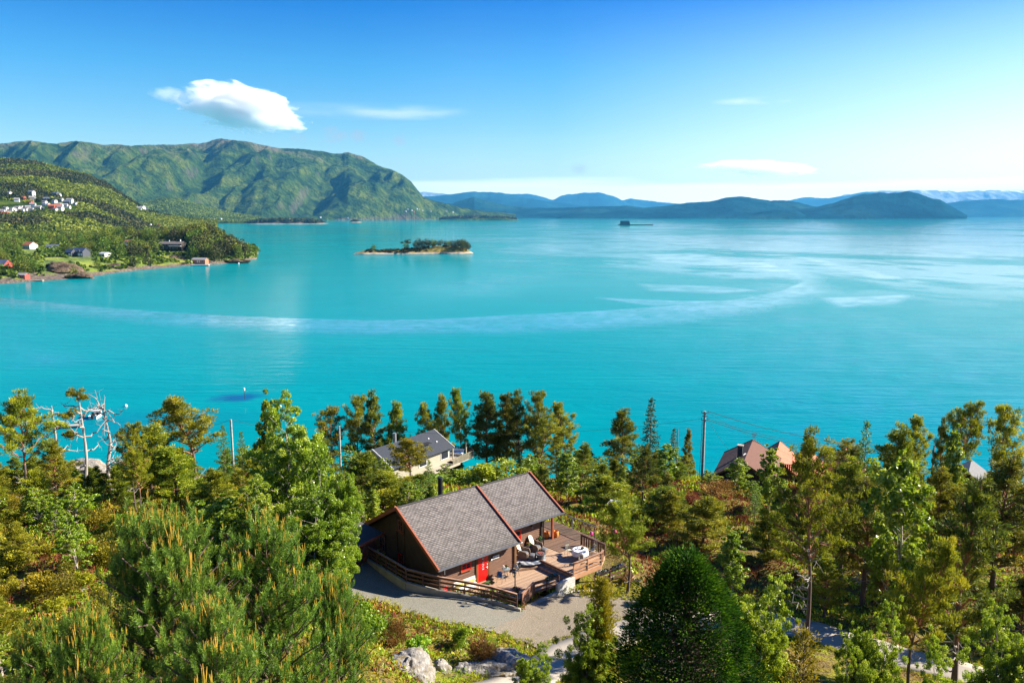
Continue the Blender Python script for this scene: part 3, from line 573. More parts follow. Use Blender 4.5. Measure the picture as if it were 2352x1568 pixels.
def window(u0, u1, z0, z1, w_, side='f', frame=M_RED, cas=M_BARGE, bars=1, sill=True):
    """side f: on a wall facing the deck; g: on the gable wall"""
    def Q(a, off, z): return P3(a, w_+off, z) if side == 'f' else P3(w_-off, a, z)
    def bx_(mb, a0, a1, z0_, z1_, o0, o1):
        c = (Q(a0, o0, z0_)+Q(a1, o1, z1_))/2; e = Q(a1, o1, z1_)-Q(a0, o0, z0_); mb.box(c, (abs(e.x), abs(e.y), abs(e.z)))
    t = .07; mb = MB(); bx_(mb, u0-.1, u0, z0-.1, z1+.1, .03, .085); bx_(mb, u1, u1+.1, z0-.1, z1+.1, .03, .085); bx_(mb, u0-.1, u1+.1, z1+.002, z1+.12, .03, .1)
    f = mb.build('window', cas, cabin)
    mb = MB(); bx_(mb, u0, u0+t, z0, z1, .03, .07); bx_(mb, u1-t, u1, z0, z1, .03, .07); bx_(mb, u0+t, u1-t, z1-t, z1, .03, .068); bx_(mb, u0+t, u1-t, z0, z0+t, .03, .068)
    for k in range(bars): c_ = u0+(u1-u0)*(k+1)/(bars+1); bx_(mb, c_-.02, c_+.02, z0+t, z1-t, .03, .066)
    bx_(mb, u0+t, u1-t, (z0+z1)/2-.015, (z0+z1)/2+.015, .03, .064); mb.build('window_frame', frame, f)
    mb = MB(); bx_(mb, u0+t, u1-t, z0+t, z1-t, .03, .045); mb.build('pane', M_GLASS, f)
    if sill: mb = MB(); bx_(mb, u0-.12, u1+.12, z0-.08, z0-.02, .02, .16); mb.build('sill', M_BARGE if sill is True else sill, f)
window(2.5, 3.3, 1.35, 1.85, WF); window(8.0, 9.15, UP+.95, UP+1.95, WS, sill=M_WHITE)
window(-.55, .15, 3.35, 4.2, UG, 'g', M_BARGE, M_WALLSH, 1); window(-.55, .15, .25, 1.55, UG, 'g', M_RED, M_WALLSH, 1); window(-3.3, -2.5, .9, 2.1, UG, 'g', M_BARGE, M_WALLSH, 1)
mb = MB(); mb.box(P3(UG-.06, -.72, 2.5), (.06, .1, 3.6)); mb.box(P3(UG-.06, .32, 2.5), (.06, .1, 3.6)); mb.box(P3(UG-.08, -2.9, 2.28), (.14, 1.15, .08)); mb.build('gable_trim', M_WALLSH, cabin)
def cab_thing(fn): return fn
CR = Matrix.Rotation(.701, 4, 'Z'); CO = Vector((-8.588, 55.928, GL))
def C2W(u, w_, z=0): return CO + (CR @ Vector((u, -w_, z)))
def at_cabin(name, u, w_, z, rzv, label, cat, group=None): return empty(name, C2W(u, w_, z), .701+rzv, label, cat, group)
# wall lantern and name sign
t = at_cabin('wall_lamp', 5.35, WF+.1, 2.0, 0, 'small black wall lamp high on the boards just right of the red door', 'lamp')
mb = MB(); mb.box((0, 0, .05), (.1, .06, .22)); mb.build('bracket', M_BLACK, t); mb = MB(); mb.lathe([(.03, 0), (.07, .02), (.08, .16), (.02, .24)], (0, -.12, -.1), 8); mb.build('lamp_shade', M_GUT, t)
t = at_cabin('name_sign', 5.62, WF+.1, 1.55, 0, 'white name sign with dark lettering on the brown wall beside the red door', 'sign')
mb = MB(); mb.box((0, 0, 0), (.62, .04, .26)); mb.build('board', M_WHITE, t, .012)
mb = MB()
def glyphs(mb, txt, x0, h_, y, z):
    seg = {'S': [(0,1,1,1),(0,.5,0,1),(0,.5,1,.5),(1,0,1,.5),(0,0,1,0)], 't': [(.5,0,.5,.9),(.1,.6,.9,.6)], 'r': [(.2,0,.2,.6),(.2,.6,.9,.6)], 'a': [(0,0,1,0),(0,0,0,.3),(1,0,1,.6),(0,.3,1,.3),(0,.6,1,.6)], 'n': [(0,0,0,.6),(0,.6,1,.6),(1,0,1,.6)], 'd': [(0,0,1,0),(0,0,0,.6),(0,.6,1,.6),(1,0,1,1)], 'B': [(0,0,0,1),(0,0,.9,0),(0,.5,.9,.5),(0,1,.9,1),(1,.05,1,.45),(1,.55,1,.95)], 'u': [(0,0,0,.6),(0,0,1,0),(1,0,1,.6)], ' ': []}
    x = x0; wd = h_*.55
    for ch in txt:
        for a0, b0, a1, b1 in seg[ch]:
            e = .012; mb.box((x+(a0+a1)/2*wd, y, z+(b0+b1)/2*h_), (abs(a1-a0)*wd+e, .006, abs(b1-b0)*h_+e))
        x += wd*1.45
glyphs(mb, 'Strand Bua', -.24, .06, -.024, -.03); mb.build('lettering', M_DARKM, t)
t = at_cabin('wall_clock_box', 5.16, WF+.12, 1.5, 0, 'small dark round thermometer box between the red door and the white sign', 'thermometer')
mb = MB(); mb.tube([(0, -.05, 0), (0, .03, 0)], .1, 12, M_BLACK); mb.build('case', None, t); mb = MB(); mb.tube([(0, -.06, 0), (0, -.051, 0)], .075, 12, M_WHITE); mb.build('dial', None, t)
t = at_cabin('porch_light', 10.2, WS+.12, 2.42, 0, 'small black lamp under the roof edge above the rear armchair', 'lamp')
mb = MB(); mb.box((0, 0, 0), (.1, .12, .2)); mb.build('bracket', M_BLACK, t); mb = MB(); mb.lathe([(.03, 0), (.07, .03), (.07, .14), (.02, .18)], (0, -.12, -.22), 8); mb.build('lamp_shade', M_GUT, t)
t = at_cabin('door_mat', 4.5, WF+.55, .03, 0, 'green door mat lying in front of the red door', 'mat')
mb = MB(); mb.box((0, 0, 0), (.85, .5, .03)); mb.build('pile', plain('green_mat', (.04, .12, .02), .9), t)
# ------------------------------------------------------------------ decks
def slab(name, poly, ztop, th, mat, parent=None):
    """deck surface in cabin coordinates; the object carries the cabin rotation so boards run with the ridge"""
    n = len(poly); vs = [(*(u, -w_), ztop) for u, w_ in poly]+[(*(u, -w_), ztop-th) for u, w_ in poly]
    ar = sum(vs[i][0]*vs[(i+1) % n][1]-vs[(i+1) % n][0]*vs[i][1] for i in range(n)); f = [tuple(range(n)) if ar > 0 else tuple(range(n))[::-1]]
    f += [tuple(range(n, 2*n))[::-1] if ar > 0 else tuple(range(n, 2*n))]+[(i, n+i, n+(i+1) % n, (i+1) % n) if ar > 0 else (i, (i+1) % n, n+(i+1) % n, n+i) for i in range(n)]
    mb = MB(); mb.add(vs, f); o = mb.build(name, mat, parent); return o
deck = empty('deck', C2W(0, 0), .701, 'sunlit deck of pale boards on two levels with steps along the cabin front', 'deck')
slab('lower_deck', [(1.2, 4.75), (7.4, 4.75), (7.1, 5.1), (9.0, 5.9), (9.1, 8.85), (6.0, 8.5), (4.6, 8.6), (4.3, 7.6), (1.9, 5.9)], 0, .12, M_DECK, deck)
slab('step', [(7.35, 4.78), (9.34, 5.62), (9.38, 8.8), (9.03, 8.8), (8.98, 5.92), (7.08, 5.12)], UP/2, .2, M_DECK, deck)
slab('upper_deck', [(7.5, 3.5), (11.42, 3.5), (11.56, 5.42), (13.9, 5.42), (13.9, 8.1), (12.6, 8.95), (9.42, 8.95), (9.36, 5.58), (7.55, 4.82)], UP, .3, M_DECK, deck)
mb = MB(); mb.beam(P3(9.40, 5.6, UP+.06), P3(9.46, 8.9, UP+.06), .14, .12, M_FENCE); mb.beam(P3(9.05, 6.0, .12), P3(9.08, 8.8, .12), .1, .06, M_FENCE); mb.build('edge_beam', None, deck)
mb = MB(); mb.box(P3(11, 8.97, UP-.2), (3.2, .05, .34)); mb.build('fascia', M_FLIGHT, deck)
slab('dark_terrace', [(11.42, 0), (15.75, 0), (15.75, 5.38), (11.6, 5.38), (11.46, 3.5), (11.42, 3.4)], UP+.015, .3, M_DECK2, deck)
for u, w_ in ((9.7, 8.8), (12.5, 8.8), (13.8, 6.8), (15.6, 5.2), (15.6, 2), (15.6, .2)): mb = MB(); mb.box(P3(u, w_, -.75), (.14, .14, 1.9)); mb.build('deck_post', M_FENCE, deck)
# ------------------------------------------------------------------ railings
def fence(name, pts, hgt, rails, rh, label, mat, cap=None, postgap=1.25, group=None, outside=1, postmat=None, vertical=False):
    """pts: world points of the fence foot"""
    pts = [Vector(p) for p in pts]; root = empty(name, pts[0], 0, label, 'fence', group); o = pts[0]
    for k in range(rails):
        z = hgt*(k+1)/rails-rh*.7; mb = MB()
        for a, b in zip(pts[:-1], pts[1:]):
            n = Vector((b.y-a.y, a.x-b.x, 0)).normalized()*(-.045*outside)
            mb.beam(a-o+n+Vector((0, 0, z)), b-o+n+Vector((0, 0, z)), .03, rh)
        if not vertical or k == rails-1: mb.build('rail', mat, root)
    if vertical:
        for a, b in zip(pts[:-1], pts[1:]):
            L_ = (b-a).length; n_ = int(L_/.26); n = Vector((b.y-a.y, a.x-b.x, 0)).normalized()*(-.045*outside)
            for k in range(n_):
                p = a.lerp(b, (k+.5)/n_)-o+n; mb = MB(); mb.beam(p+Vector((0, 0, .1)), p+Vector((0, 0, hgt-.05)), .16, .025, up=(b-a).cross(Vector((0, 0, 1)))); mb.build('baluster', mat, root)
    if cap:
        mb = MB()
        for a, b in zip(pts[:-1], pts[1:]): mb.beam(a-o+Vector((0, 0, hgt+.02)), b-o+Vector((0, 0, hgt+.02)), .15, .035)
        mb.build('cap_rail', cap, root)
    for a, b in zip(pts[:-1], pts[1:]):
        n_ = max(1, round((b-a).length/postgap))
        for k in range(n_+1):
            if k == n_ and b is not pts[-1]: continue
            p = a.lerp(b, k/n_)-o; mb = MB(); mb.box(p+Vector((0, 0, hgt/2)), (.07, .07, hgt), math.atan2(b.y-a.y, b.x-a.x)); mb.build('post', postmat or mat, root)
    return root
KB = [(844, 1290, 20.3), (933, 1344, 20.3), (1008, 1363, 20.0), (1067, 1373, 19.75), (1130, 1386, 19.45), (1196, 1406, 19.1)]
KW = [at_z(*k) for k in KB]
mb = MB(); kt = [Vector((p.x, p.y, p.z)) for p in KW]
for a, b in zip(kt[:-1], kt[1:]):
    n = Vector((b.y-a.y, a.x-b.x, 0)).normalized()*.1; za, zb = a.z+.28, b.z+.28
    vs = [a-n*-1*1, b+n, b-n, a-n]; lo = [Vector((v_.x, v_.y, min(a.z, b.z)-.8)) for v_ in (a+n, b+n, b-n, a-n)]; hi = [Vector(((a+n).x, (a+n).y, za)), Vector(((b+n).x, (b+n).y, zb)), Vector(((b-n).x, (b-n).y, zb)), Vector(((a-n).x, (a-n).y, za))]
    mb.add(lo+hi, [(3, 2, 1, 0), (4, 5, 6, 7), (0, 1, 5, 4), (1, 2, 6, 5), (2, 3, 7, 6), (3, 0, 4, 7)])
tag(mb.build('retaining_kerb', M_KERB), 'low concrete kerb wall under the long brown railing beside the gravel', 'wall')
fp = [p+Vector((.02, .06, .30)) for p in KW]; fp[-1] = fp[-2].lerp(fp[-1], .86)
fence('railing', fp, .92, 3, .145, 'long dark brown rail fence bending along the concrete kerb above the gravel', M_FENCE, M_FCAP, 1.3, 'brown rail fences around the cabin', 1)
w0 = C2W(4.28, 9.35, -.2); w1_ = C2W(5.96, 8.65, -.15); w2_ = C2W(8.15, 8.95, -.15)
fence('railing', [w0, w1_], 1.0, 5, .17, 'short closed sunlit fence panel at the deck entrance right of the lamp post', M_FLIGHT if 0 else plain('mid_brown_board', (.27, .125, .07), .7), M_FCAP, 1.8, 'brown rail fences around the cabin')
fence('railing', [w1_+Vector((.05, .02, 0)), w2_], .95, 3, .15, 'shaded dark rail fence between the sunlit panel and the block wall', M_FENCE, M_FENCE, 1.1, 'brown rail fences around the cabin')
fence('railing', [C2W(9.6, 8.98, UP-.02), C2W(12.55, 8.98, UP-.02), C2W(13.0, 8.72, UP-.02)], .95, 3, .17, 'light larch rail fence in front of the round table', M_FLIGHT, M_FCAP, 1.35, 'brown rail fences around the cabin')
fence('railing', [C2W(13.86, 8.1, UP), C2W(13.86, 5.5, UP)], .95, 2, .12, 'dark upright board railing behind the table with the white cloth', M_FENCE, M_FENCE, 1.3, 'brown rail fences around the cabin', 1, None, True)
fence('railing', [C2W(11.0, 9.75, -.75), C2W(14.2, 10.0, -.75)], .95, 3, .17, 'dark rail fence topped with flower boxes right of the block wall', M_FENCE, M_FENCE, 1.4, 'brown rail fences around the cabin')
# block wall under the terrace corner
g = G('concrete_block'); v = g.co('Object'); b_ = g.N('ShaderNodeTexBrick', ins={'Vector': g.N('ShaderNodeMapping', ins={'Vector': v, 'Rotation': (R(90), 0, 0)}).outputs[0], 'Color1': (.62, .6, .56, 1), 'Color2': (.52, .5, .47, 1), 'Mortar': (.3, .29, .27, 1), 'Scale': 1, 'Mortar Size': .012, 'Brick Width': .42, 'Row Height': .2})
M_BLOCK = g.pr(g.mix(g.ramp(g.noise(v, 3, 5), [(.5, 0), (.75, .4)]), b_.outputs[0], (.35, .33, .3)), .9)
mb = MB(); mb.box((0, 0, 0), (1.75, .25, 1.1)); o = mb.build('block_wall', M_BLOCK); o.location = C2W(8.75, 9.0, -.25); o.rotation_euler = (0, 0, .701); tag(o, 'pale concrete block wall under the terrace corner by the gravel', 'wall')
mb = MB(); mb.beam((0, 0, 0), C2W(10.6, 10.4, -.68)-C2W(9.3, 9.6, -.6), .2, .22); o = mb.build('kerb_stone', M_KERB); o.location = C2W(9.3, 9.6, -.6); tag(o, 'short pale kerb running from the block wall past the small grass bank', 'kerb')
mb = MB(); mb.beam((0, 0, 0), C2W(8.0, 9.15, -.5)-C2W(4.4, 9.5, -.5), .3, .35); o = mb.build('footing_wall', M_KERB); o.location = C2W(4.4, 9.42, -.45); tag(o, 'low pale concrete footing below the shaded dark fence', 'wall')
# glass railing on the far terrace
t = at_cabin('glass_railing', 15.7, 0, UP, 0, 'glass panel railing with steel posts along the far edge of the dark terrace', 'railing')
g = G('clear_glass'); p_ = g.N('ShaderNodeBsdfTransparent', ins={0: (.93, .97, .96, 1)}); q_ = g.N('ShaderNodeBsdfGlossy', ins={'Roughness': .03}); m = g.N('ShaderNodeMixShader', ins={0: .08, 1: p_.outputs[0], 2: q_.outputs[0]}); g.t.links.new(m.outputs[0], g.out.inputs[0]); M_CLEAR = g.mat
for k in range(5):
    mb = MB(); mb.box((0, -k*1.32, .5), (.05, .05, 1.0)); mb.build('post', M_GUT, t)
    if k < 4: mb = MB(); mb.box((0, -k*1.32-.66, .5), (.012, 1.2, .75)); mb.build('glass_panel', M_CLEAR, t)
mb = MB(); mb.beam((0, 0, 1.02), (0, -5.4, 1.02), .05, .05); mb.build('handrail', M_GUT, t)
# ------------------------------------------------------------------ furniture
M_WICK = plain('brown_wicker', (.17, .115, .085), .8, .4, 30, bump=.6); M_CUSH = plain('grey_cushion', (.13, .135, .15), .9, .1, 3); M_FUR = plain('cream_sheepskin', (.75, .66, .52), .95, .2, 9, bump=.8)
def cushion(c, sz, rz_=0, tilt=0, n=6):
    """soft pillow shape"""
    mb = MB(); vs = []; fs = []
    for i in range(n+1):
        for j in range(n+1):
            a, b = i/n*2-1, j/n*2-1; h_ = (1-a**4)*(1-b**4); k = 1-.06*(1-h_)
            vs.append((a*sz[0]/2*(1-.08*b*b), b*sz[1]/2*(1-.08*a*a), h_*sz[2]/2))
    m = len(vs); vs += [(x, y, -z) for x, y, z in vs]
    for i in range(n):
        for j in range(n):
            q = i*(n+1)+j; fs.append((q, q+n+1, q+n+2, q+1)); fs.append((m+q, m+q+1, m+q+n+2, m+q+n+1))
    Mx = Matrix.Translation(c) @ Matrix.Rotation(rz_, 4, 'Z') @ Matrix.Rotation(tilt, 4, 'X')
    mb.add([Mx @ Vector(v_) for v_ in vs], fs, None, True); return mb
def armchair(u, w_, rzv, label):
    t = at_cabin('wicker_armchair', u, w_, UP, rzv, label, 'armchair', 'wicker lounge chairs on the deck')
    mb = MB(); mb.box((0, 0, .2), (.72, .7, .36)); mb.build('base', M_WICK, t, .05)
    for s_ in (-1, 1):
        mb = MB(); mb.tube([(s_*.38, -.4, .02), (s_*.4, -.4, .5), (s_*.41, -.32, .62), (s_*.4, 0, .66), (s_*.38, .36, .8)], [.05, .055, .07, .07, .05], 8); mb.box((s_*.38, 0, .33), (.05, .7, .62)); mb.build('armrest', M_WICK, t)
    mb = MB()
    vs = [(-.36, .3, .3), (.36, .3, .3), (.33, .58, 1.12), (-.33, .58, 1.12), (-.36, .38, .3), (.36, .38, .3), (.33, .66, 1.12), (-.33, .66, 1.12)]
    mb.add(vs, [(0, 1, 2, 3), (5, 4, 7, 6), (3, 2, 6, 7), (1, 5, 6, 2), (4, 0, 3, 7), (0, 4, 5, 1)]); mb.build('backrest', M_WICK, t, .05)
    cushion((0, -.06, .43), (.64, .62, .16)).build('cushion', M_CUSH, t)
    return t
def fleece(parent_at, label):
    u, w_, rzv = parent_at; t = at_cabin('sheepskin', u, w_, UP, rzv, label, 'sheepskin', 'sheepskins on the wicker chairs')
    o = cushion((0, .38, .82), (.56, .92, .12), 0, R(-112), 8).build('pelt', M_FUR, t); return t
armchair(8.75, 4.3, .55, 'wicker armchair nearer the house corner with a sheepskin over its back'); fleece((8.75, 4.3, .55), 'cream sheepskin with pale pink marks over the left wicker armchair')
armchair(10.3, 4.0, .35, 'wicker armchair beside the black corner post with a fringed sheepskin'); fleece((10.3, 4.0, .35), 'cream sheepskin draped over the right wicker armchair')
def stool(u, w_, rzv, label):
    t = at_cabin('footstool', u, w_, UP, rzv, label, 'footstool', 'wicker footstools'); mb = MB(); mb.box((0, 0, .18), (.56, .5, .36)); mb.build('base', M_WICK, t, .05); cushion((0, 0, .4), (.54, .5, .13)).build('cushion', M_CUSH, t)
stool(9.12, 4.95, .55, 'wicker footstool with grey cushion in front of the left armchair'); stool(10.55, 4.72, .35, 'wicker footstool with grey cushion in front of the right armchair by the fire bowl')
t = at_cabin('fire_bowl', 9.62, 5.32, UP, 0, 'round dark grey fire bowl with red lava stones on the deck', 'fire bowl')
mb = MB(); mb.lathe([(.2, 0), (.26, .03), (.3, .3), (.32, .42), (.38, .43), (.38, .47), (.3, .47)], (0, 0, 0), 24); mb.build('bowl', plain('graphite_bowl', (.085, .09, .1), .6), t)
rnd_ = random.Random(4); M_LAVA = plain('red_lava_stone', (.5, .1, .04), .8, .6, 20)
for k in range(26):
    a, r_ = rnd_.random()*6.28, rnd_.random()**.5*.25; mb = MB(); mb.lathe([(.02, 0), (.042, .02), (.02, .05)], (math.cos(a)*r_, math.sin(a)*r_, .47), 5); mb.build('lava_stone', M_LAVA, t)
t = at_cabin('side_table', 9.75, 3.85, UP, 0, 'small round glass side table between the two wicker armchairs', 'table')
mb = MB(); mb.lathe([(.26, .44), (.28, .45), (.28, .48)], (0, 0, 0), 16); mb.build('tabletop', M_WICK, t); mb = MB(); mb.lathe([(.18, 0), (.1, .2), (.16, .44)], (0, 0, 0), 12); mb.build('base', M_WICK, t)
M_LEAFP = plain('pot_foliage', (.07, .17, .02), .7, .5, 12); M_OR = plain('orange_petals', (.8, .2, .02), .7, .5, 20); M_PINK = plain('magenta_petals', (.8, .02, .25), .7, .3, 20); M_PUR = plain('violet_petals', (.13, .02, .42), .7, .4, 20); M_POTW = plain('white_pot', (.72, .7, .66), .5)
def tufty(mb, c, r_, n, sd_, sz=.05, flat=.8):
    rr = random.Random(sd_)
    for k in range(n):
        a = rr.random()*6.283; e = math.acos(1-rr.random()*1.2); q = r_*(.4+.6*rr.random()); p = Vector((math.cos(a)*math.sin(e)*q, math.sin(a)*math.sin(e)*q, math.cos(e)*q*flat))+Vector(c)
        u = Vector((rr.gauss(0, 1), rr.gauss(0, 1), rr.gauss(0, 1))).normalized()*sz; v_ = Vector((rr.gauss(0, 1), rr.gauss(0, 1), rr.gauss(0, 1))).normalized()*sz
        mb.add([p-u, p-v_, p+u, p+v_], [(0, 1, 2, 3)])
def potplant(name, u, w_, z, label, cat, potmat, fm, r_=.2, ph=.25, n=90, sd_=1, pr_=.12, world=None, leafm=None, group=None):
    t = empty(name, world if world is not None else C2W(u, w_, z), .7, label, cat, group)
    mb = MB(); mb.lathe([(pr_*.7, 0), (pr_, ph*.9), (pr_*1.1, ph), (pr_*.9, ph)], (0, 0, 0), 12); mb.build('pot', potmat, t)
    mb = MB(); tufty(mb, (0, 0, ph+.02), r_, n, sd_, .04+r_*.12); mb.build('foliage', leafm or M_LEAFP, t)
    if fm: mb = MB(); tufty(mb, (0, 0, ph+.05), r_*1.05, n//2, sd_+9, .03+r_*.1); mb.build('flowers', fm, t)
    return t
potplant('flower_pot', 9.7, 3.85, UP+.485, 'white pot with red and orange flowers on the small side table', 'flower pot', M_POTW, M_OR, .17, .2, 80, 3)
potplant('flower_pot', 11.0, 3.75, UP, 'tall green potted plant standing against the black corner post', 'flower pot', M_BLACK, None, .22, .75, 80, 5, .14)
g = G('round_rug'); v = g.co('Object'); M_RUG = g.pr(g.ramp(g.noise(v, 2.2, 3), [(.45, (.11, .13, .17)), (.55, (.42, .42, .42))]), .95)
t = at_cabin('rug', 9.1, 4.55, UP+.012, 0, 'round grey and blue outdoor rug under the wicker armchairs', 'rug'); mb = MB(); mb.lathe([(1.35, 0), (1.35, .012)], (0, 0, 0), 32); mb.build('pile', M_RUG, t)
def metalchair(t, m_, seat, back=.85, backm=None):
    for x in (-.2, .2):
        mb = MB(); mb.tube([(x*1.15, -.24, 0), (x, -.2, .42), (x, -.16, .62), (x, .2, .66)], .012, 6); mb.build('leg', m_, t)
        mb = MB(); mb.tube([(x*1.15, .28, 0), (x, .2, .42), (x*.95, .3, back)], .012, 6); mb.build('leg', m_, t)
    mb = MB(); mb.box((0, 0, .43), (.42, .42, .03)); mb.build('seat', seat, t, .01)
    mb = MB(); mb.tube([(-.19, .21, .5), (-.2, .29, back-.08), (-.1, .31, back+.05), (.1, .31, back+.05), (.2, .29, back-.08), (.19, .21, .5)], .013, 6)
    for k in range(5): mb.tube([(-.12+k*.06, .22, .5), (-.12+k*.06, .3, back+.02)], .006, 4)
    mb.build('backrest', m_, t)
    if backm: mb = MB(); mb.box((0, .255, .66), (.3, .012, .34)); mb.build('back_panel', backm, t)
M_IRON = plain('dark_iron', (.05, .06, .075), .5, .2, 5, .4); M_BLUE = plain('blue_cushion', (.01, .13, .42), .85, .1); M_GREYM = plain('grey_tube', (.32, .33, .35), .4, .1, 3, .5); M_BEIGE = plain('beige_mesh', (.50, .46, .34), .8, .1)
t = at_cabin('bistro_chair', 5.35, 5.75, 0, 1.9, 'metal bistro chair nearer the red door with a bright blue cushion', 'chair', 'chairs at the small bistro table'); metalchair(t, M_IRON, M_CUSH)
t = at_cabin('cushion', 5.35, 5.75, 0, 1.9, 'bright blue cushion leaning on the bistro chair nearer the red door', 'cushion'); cushion((0, .2, .68), (.42, .42, .16), 0, R(-78)).build('cover', M_BLUE, t)
t = at_cabin('bistro_chair', 6.75, 5.6, 0, -1.5, 'metal bistro chair behind the bistro table with a pale blue patterned cushion', 'chair', 'chairs at the small bistro table'); metalchair(t, M_IRON, M_CUSH)
t = at_cabin('cushion', 6.75, 5.6, 0, -1.5, 'pale blue and white patterned cushion on the bistro chair by the steps', 'cushion'); cushion((0, .18, .66), (.42, .42, .16), 0, R(-75)).build('cover', plain('pale_pattern_cushion', (.5, .62, .68), .85, .5, 9), t)
t = at_cabin('bistro_table', 6.05, 5.45, 0, 0, 'small round glass bistro table on dark iron legs near the red door', 'table')
mb = MB(); mb.lathe([(.3, .7), (.31, .71), (.31, .73)], (0, 0, 0), 20); mb.build('tabletop', plain('grey_glass_top', (.2, .25, .26), .15), t)
for k in range(4):
    a = k*math.pi/2+.4; mb = MB(); mb.tube([(math.cos(a)*.28, math.sin(a)*.28, 0), (math.cos(a)*.1, math.sin(a)*.1, .38), (math.cos(a)*.25, math.sin(a)*.25, .7)], .012, 6); mb.build('leg', M_IRON, t)
potplant('flower_pot', 6.12, 5.45, .735, 'small pot of yellow and orange flowers on the bistro table', 'flower pot', M_POTW, M_OR, .12, .12, 50, 8, .06)
t = at_cabin('jug', 5.88, 5.38, .735, 0, 'tall white jug on the bistro table', 'jug'); mb = MB(); mb.lathe([(.05, 0), (.065, .1), (.045, .2), (.05, .26)], (0, 0, 0), 12, M_POTW); mb.tube([(.05, 0, .22), (.1, 0, .18), (.06, 0, .08)], .008, 6, M_POTW); mb.build('body', None, t)
# dining table
t = at_cabin('round_table', 12.05, 7.2, UP, 0, 'round garden table under the white cloth on the upper deck', 'table')
mb = MB(); mb.lathe([(.56, .7), (.57, .72)], (0, 0, 0), 24); mb.build('tabletop', M_GREYM, t)
for k in range(4): a = k*math.pi/2+.6; mb = MB(); mb.tube([(math.cos(a)*.4, math.sin(a)*.4, 0), (math.cos(a)*.42, math.sin(a)*.42, .7)], .018, 6); mb.build('leg', M_GREYM, t)
t = at_cabin('tablecloth', 12.05, 7.2, UP, 0, 'white cloth hanging in folds from the round garden table', 'tablecloth')
mb = MB(); n = 72; vs = [(0, 0, .735)]; rings = [(.4, .735, 0), (.585, .735, .0), (.61, .7, .2), (.62, .5, .8), (.63, .36, 1.0)]
for r_, z_, fo in rings:
    for k in range(n): q = 2*math.pi*k/n; rr_ = r_+fo*.05*math.sin(q*9+math.sin(q*2)*2); vs.append((math.cos(q)*rr_, math.sin(q)*rr_, z_-(fo*.05*math.cos(q*4) if fo == 1 else 0)))
fs = [(0, 1+k, 1+(k+1) % n) for k in range(n)]
for i_ in range(len(rings)-1):
    for k in range(n): fs.append((1+i_*n+k, 1+(i_+1)*n+k, 1+(i_+1)*n+(k+1) % n, 1+i_*n+(k+1) % n))
mb.add(vs, fs, None, True); mb.build('cloth', plain('white_linen', (.8, .79, .8), .9, .03), t)
for (u, w_, a, lb) in ((11.75, 6.25, -.25, 'grey metal garden chair with beige back on the house side of the round table'), (11.45, 7.95, 2.3, 'grey metal garden chair seen from behind in front of the round table'), (13.25, 7.35, -1.7, 'grey metal garden chair right of the round table under the pine')):
    t = at_cabin('garden_chair', u, w_, UP, a, lb, 'chair', 'garden chairs round the dining table'); metalchair(t, M_GREYM, M_BEIGE, 1.02, M_BEIGE)
potplant('flower_pot', 12.2, 7.3, UP+.737, 'low bowl of violet flowers on the white tablecloth', 'flower pot', M_GREYM, M_PUR, .13, .08, 40, 13, .1)
t = at_cabin('cup', 11.75, 7.05, UP+.737, 0, 'small blue lantern jar on the left side of the white tablecloth', 'jar'); mb = MB(); mb.lathe([(.05, 0), (.06, .1), (.05, .11)], (0, 0, 0), 10); mb.build('glass', M_BLUE, t)
t = at_cabin('bottle', 11.95, 7.0, UP+.737, 0, 'slim pink bottle standing at the middle of the white tablecloth', 'bottle'); mb = MB(); mb.lathe([(.03, 0), (.035, .15), (.012, .2), (.012, .28)], (0, 0, 0), 10); mb.build('glass', plain('rose_bottle', (.6, .16, .12), .2), t)
# orange wicker lanterns by the porch post
for (u, w_, lb) in ((12.75, 2.62, 'orange woven lantern left of the red-brown porch post'), (13.45, 3.0, 'orange woven lantern right of the red-brown porch post')):
    t = at_cabin('wicker_lantern', u, w_, UP+.02, .3, lb, 'lantern', 'orange wicker lanterns'); mb = MB(); mb.lathe([(.15, 0), (.21, .12), (.23, .3), (.2, .52), (.19, .53), (.15, .4)], (0, 0, 0), 16); mb.build('basket', plain('orange_rattan', (.75, .26, .035), .7, .3, 30, bump=.6), t)
    mb = MB(); mb.tube([(-.19, 0, .52), (-.1, 0, .68), (.1, 0, .68), (.19, 0, .52)], .012, 6); mb.build('handle', M_POST, t); mb = MB(); mb.lathe([(.05, 0), (.05, .14)], (0, 0, .3), 10); mb.build('candle', M_WHITE, t)
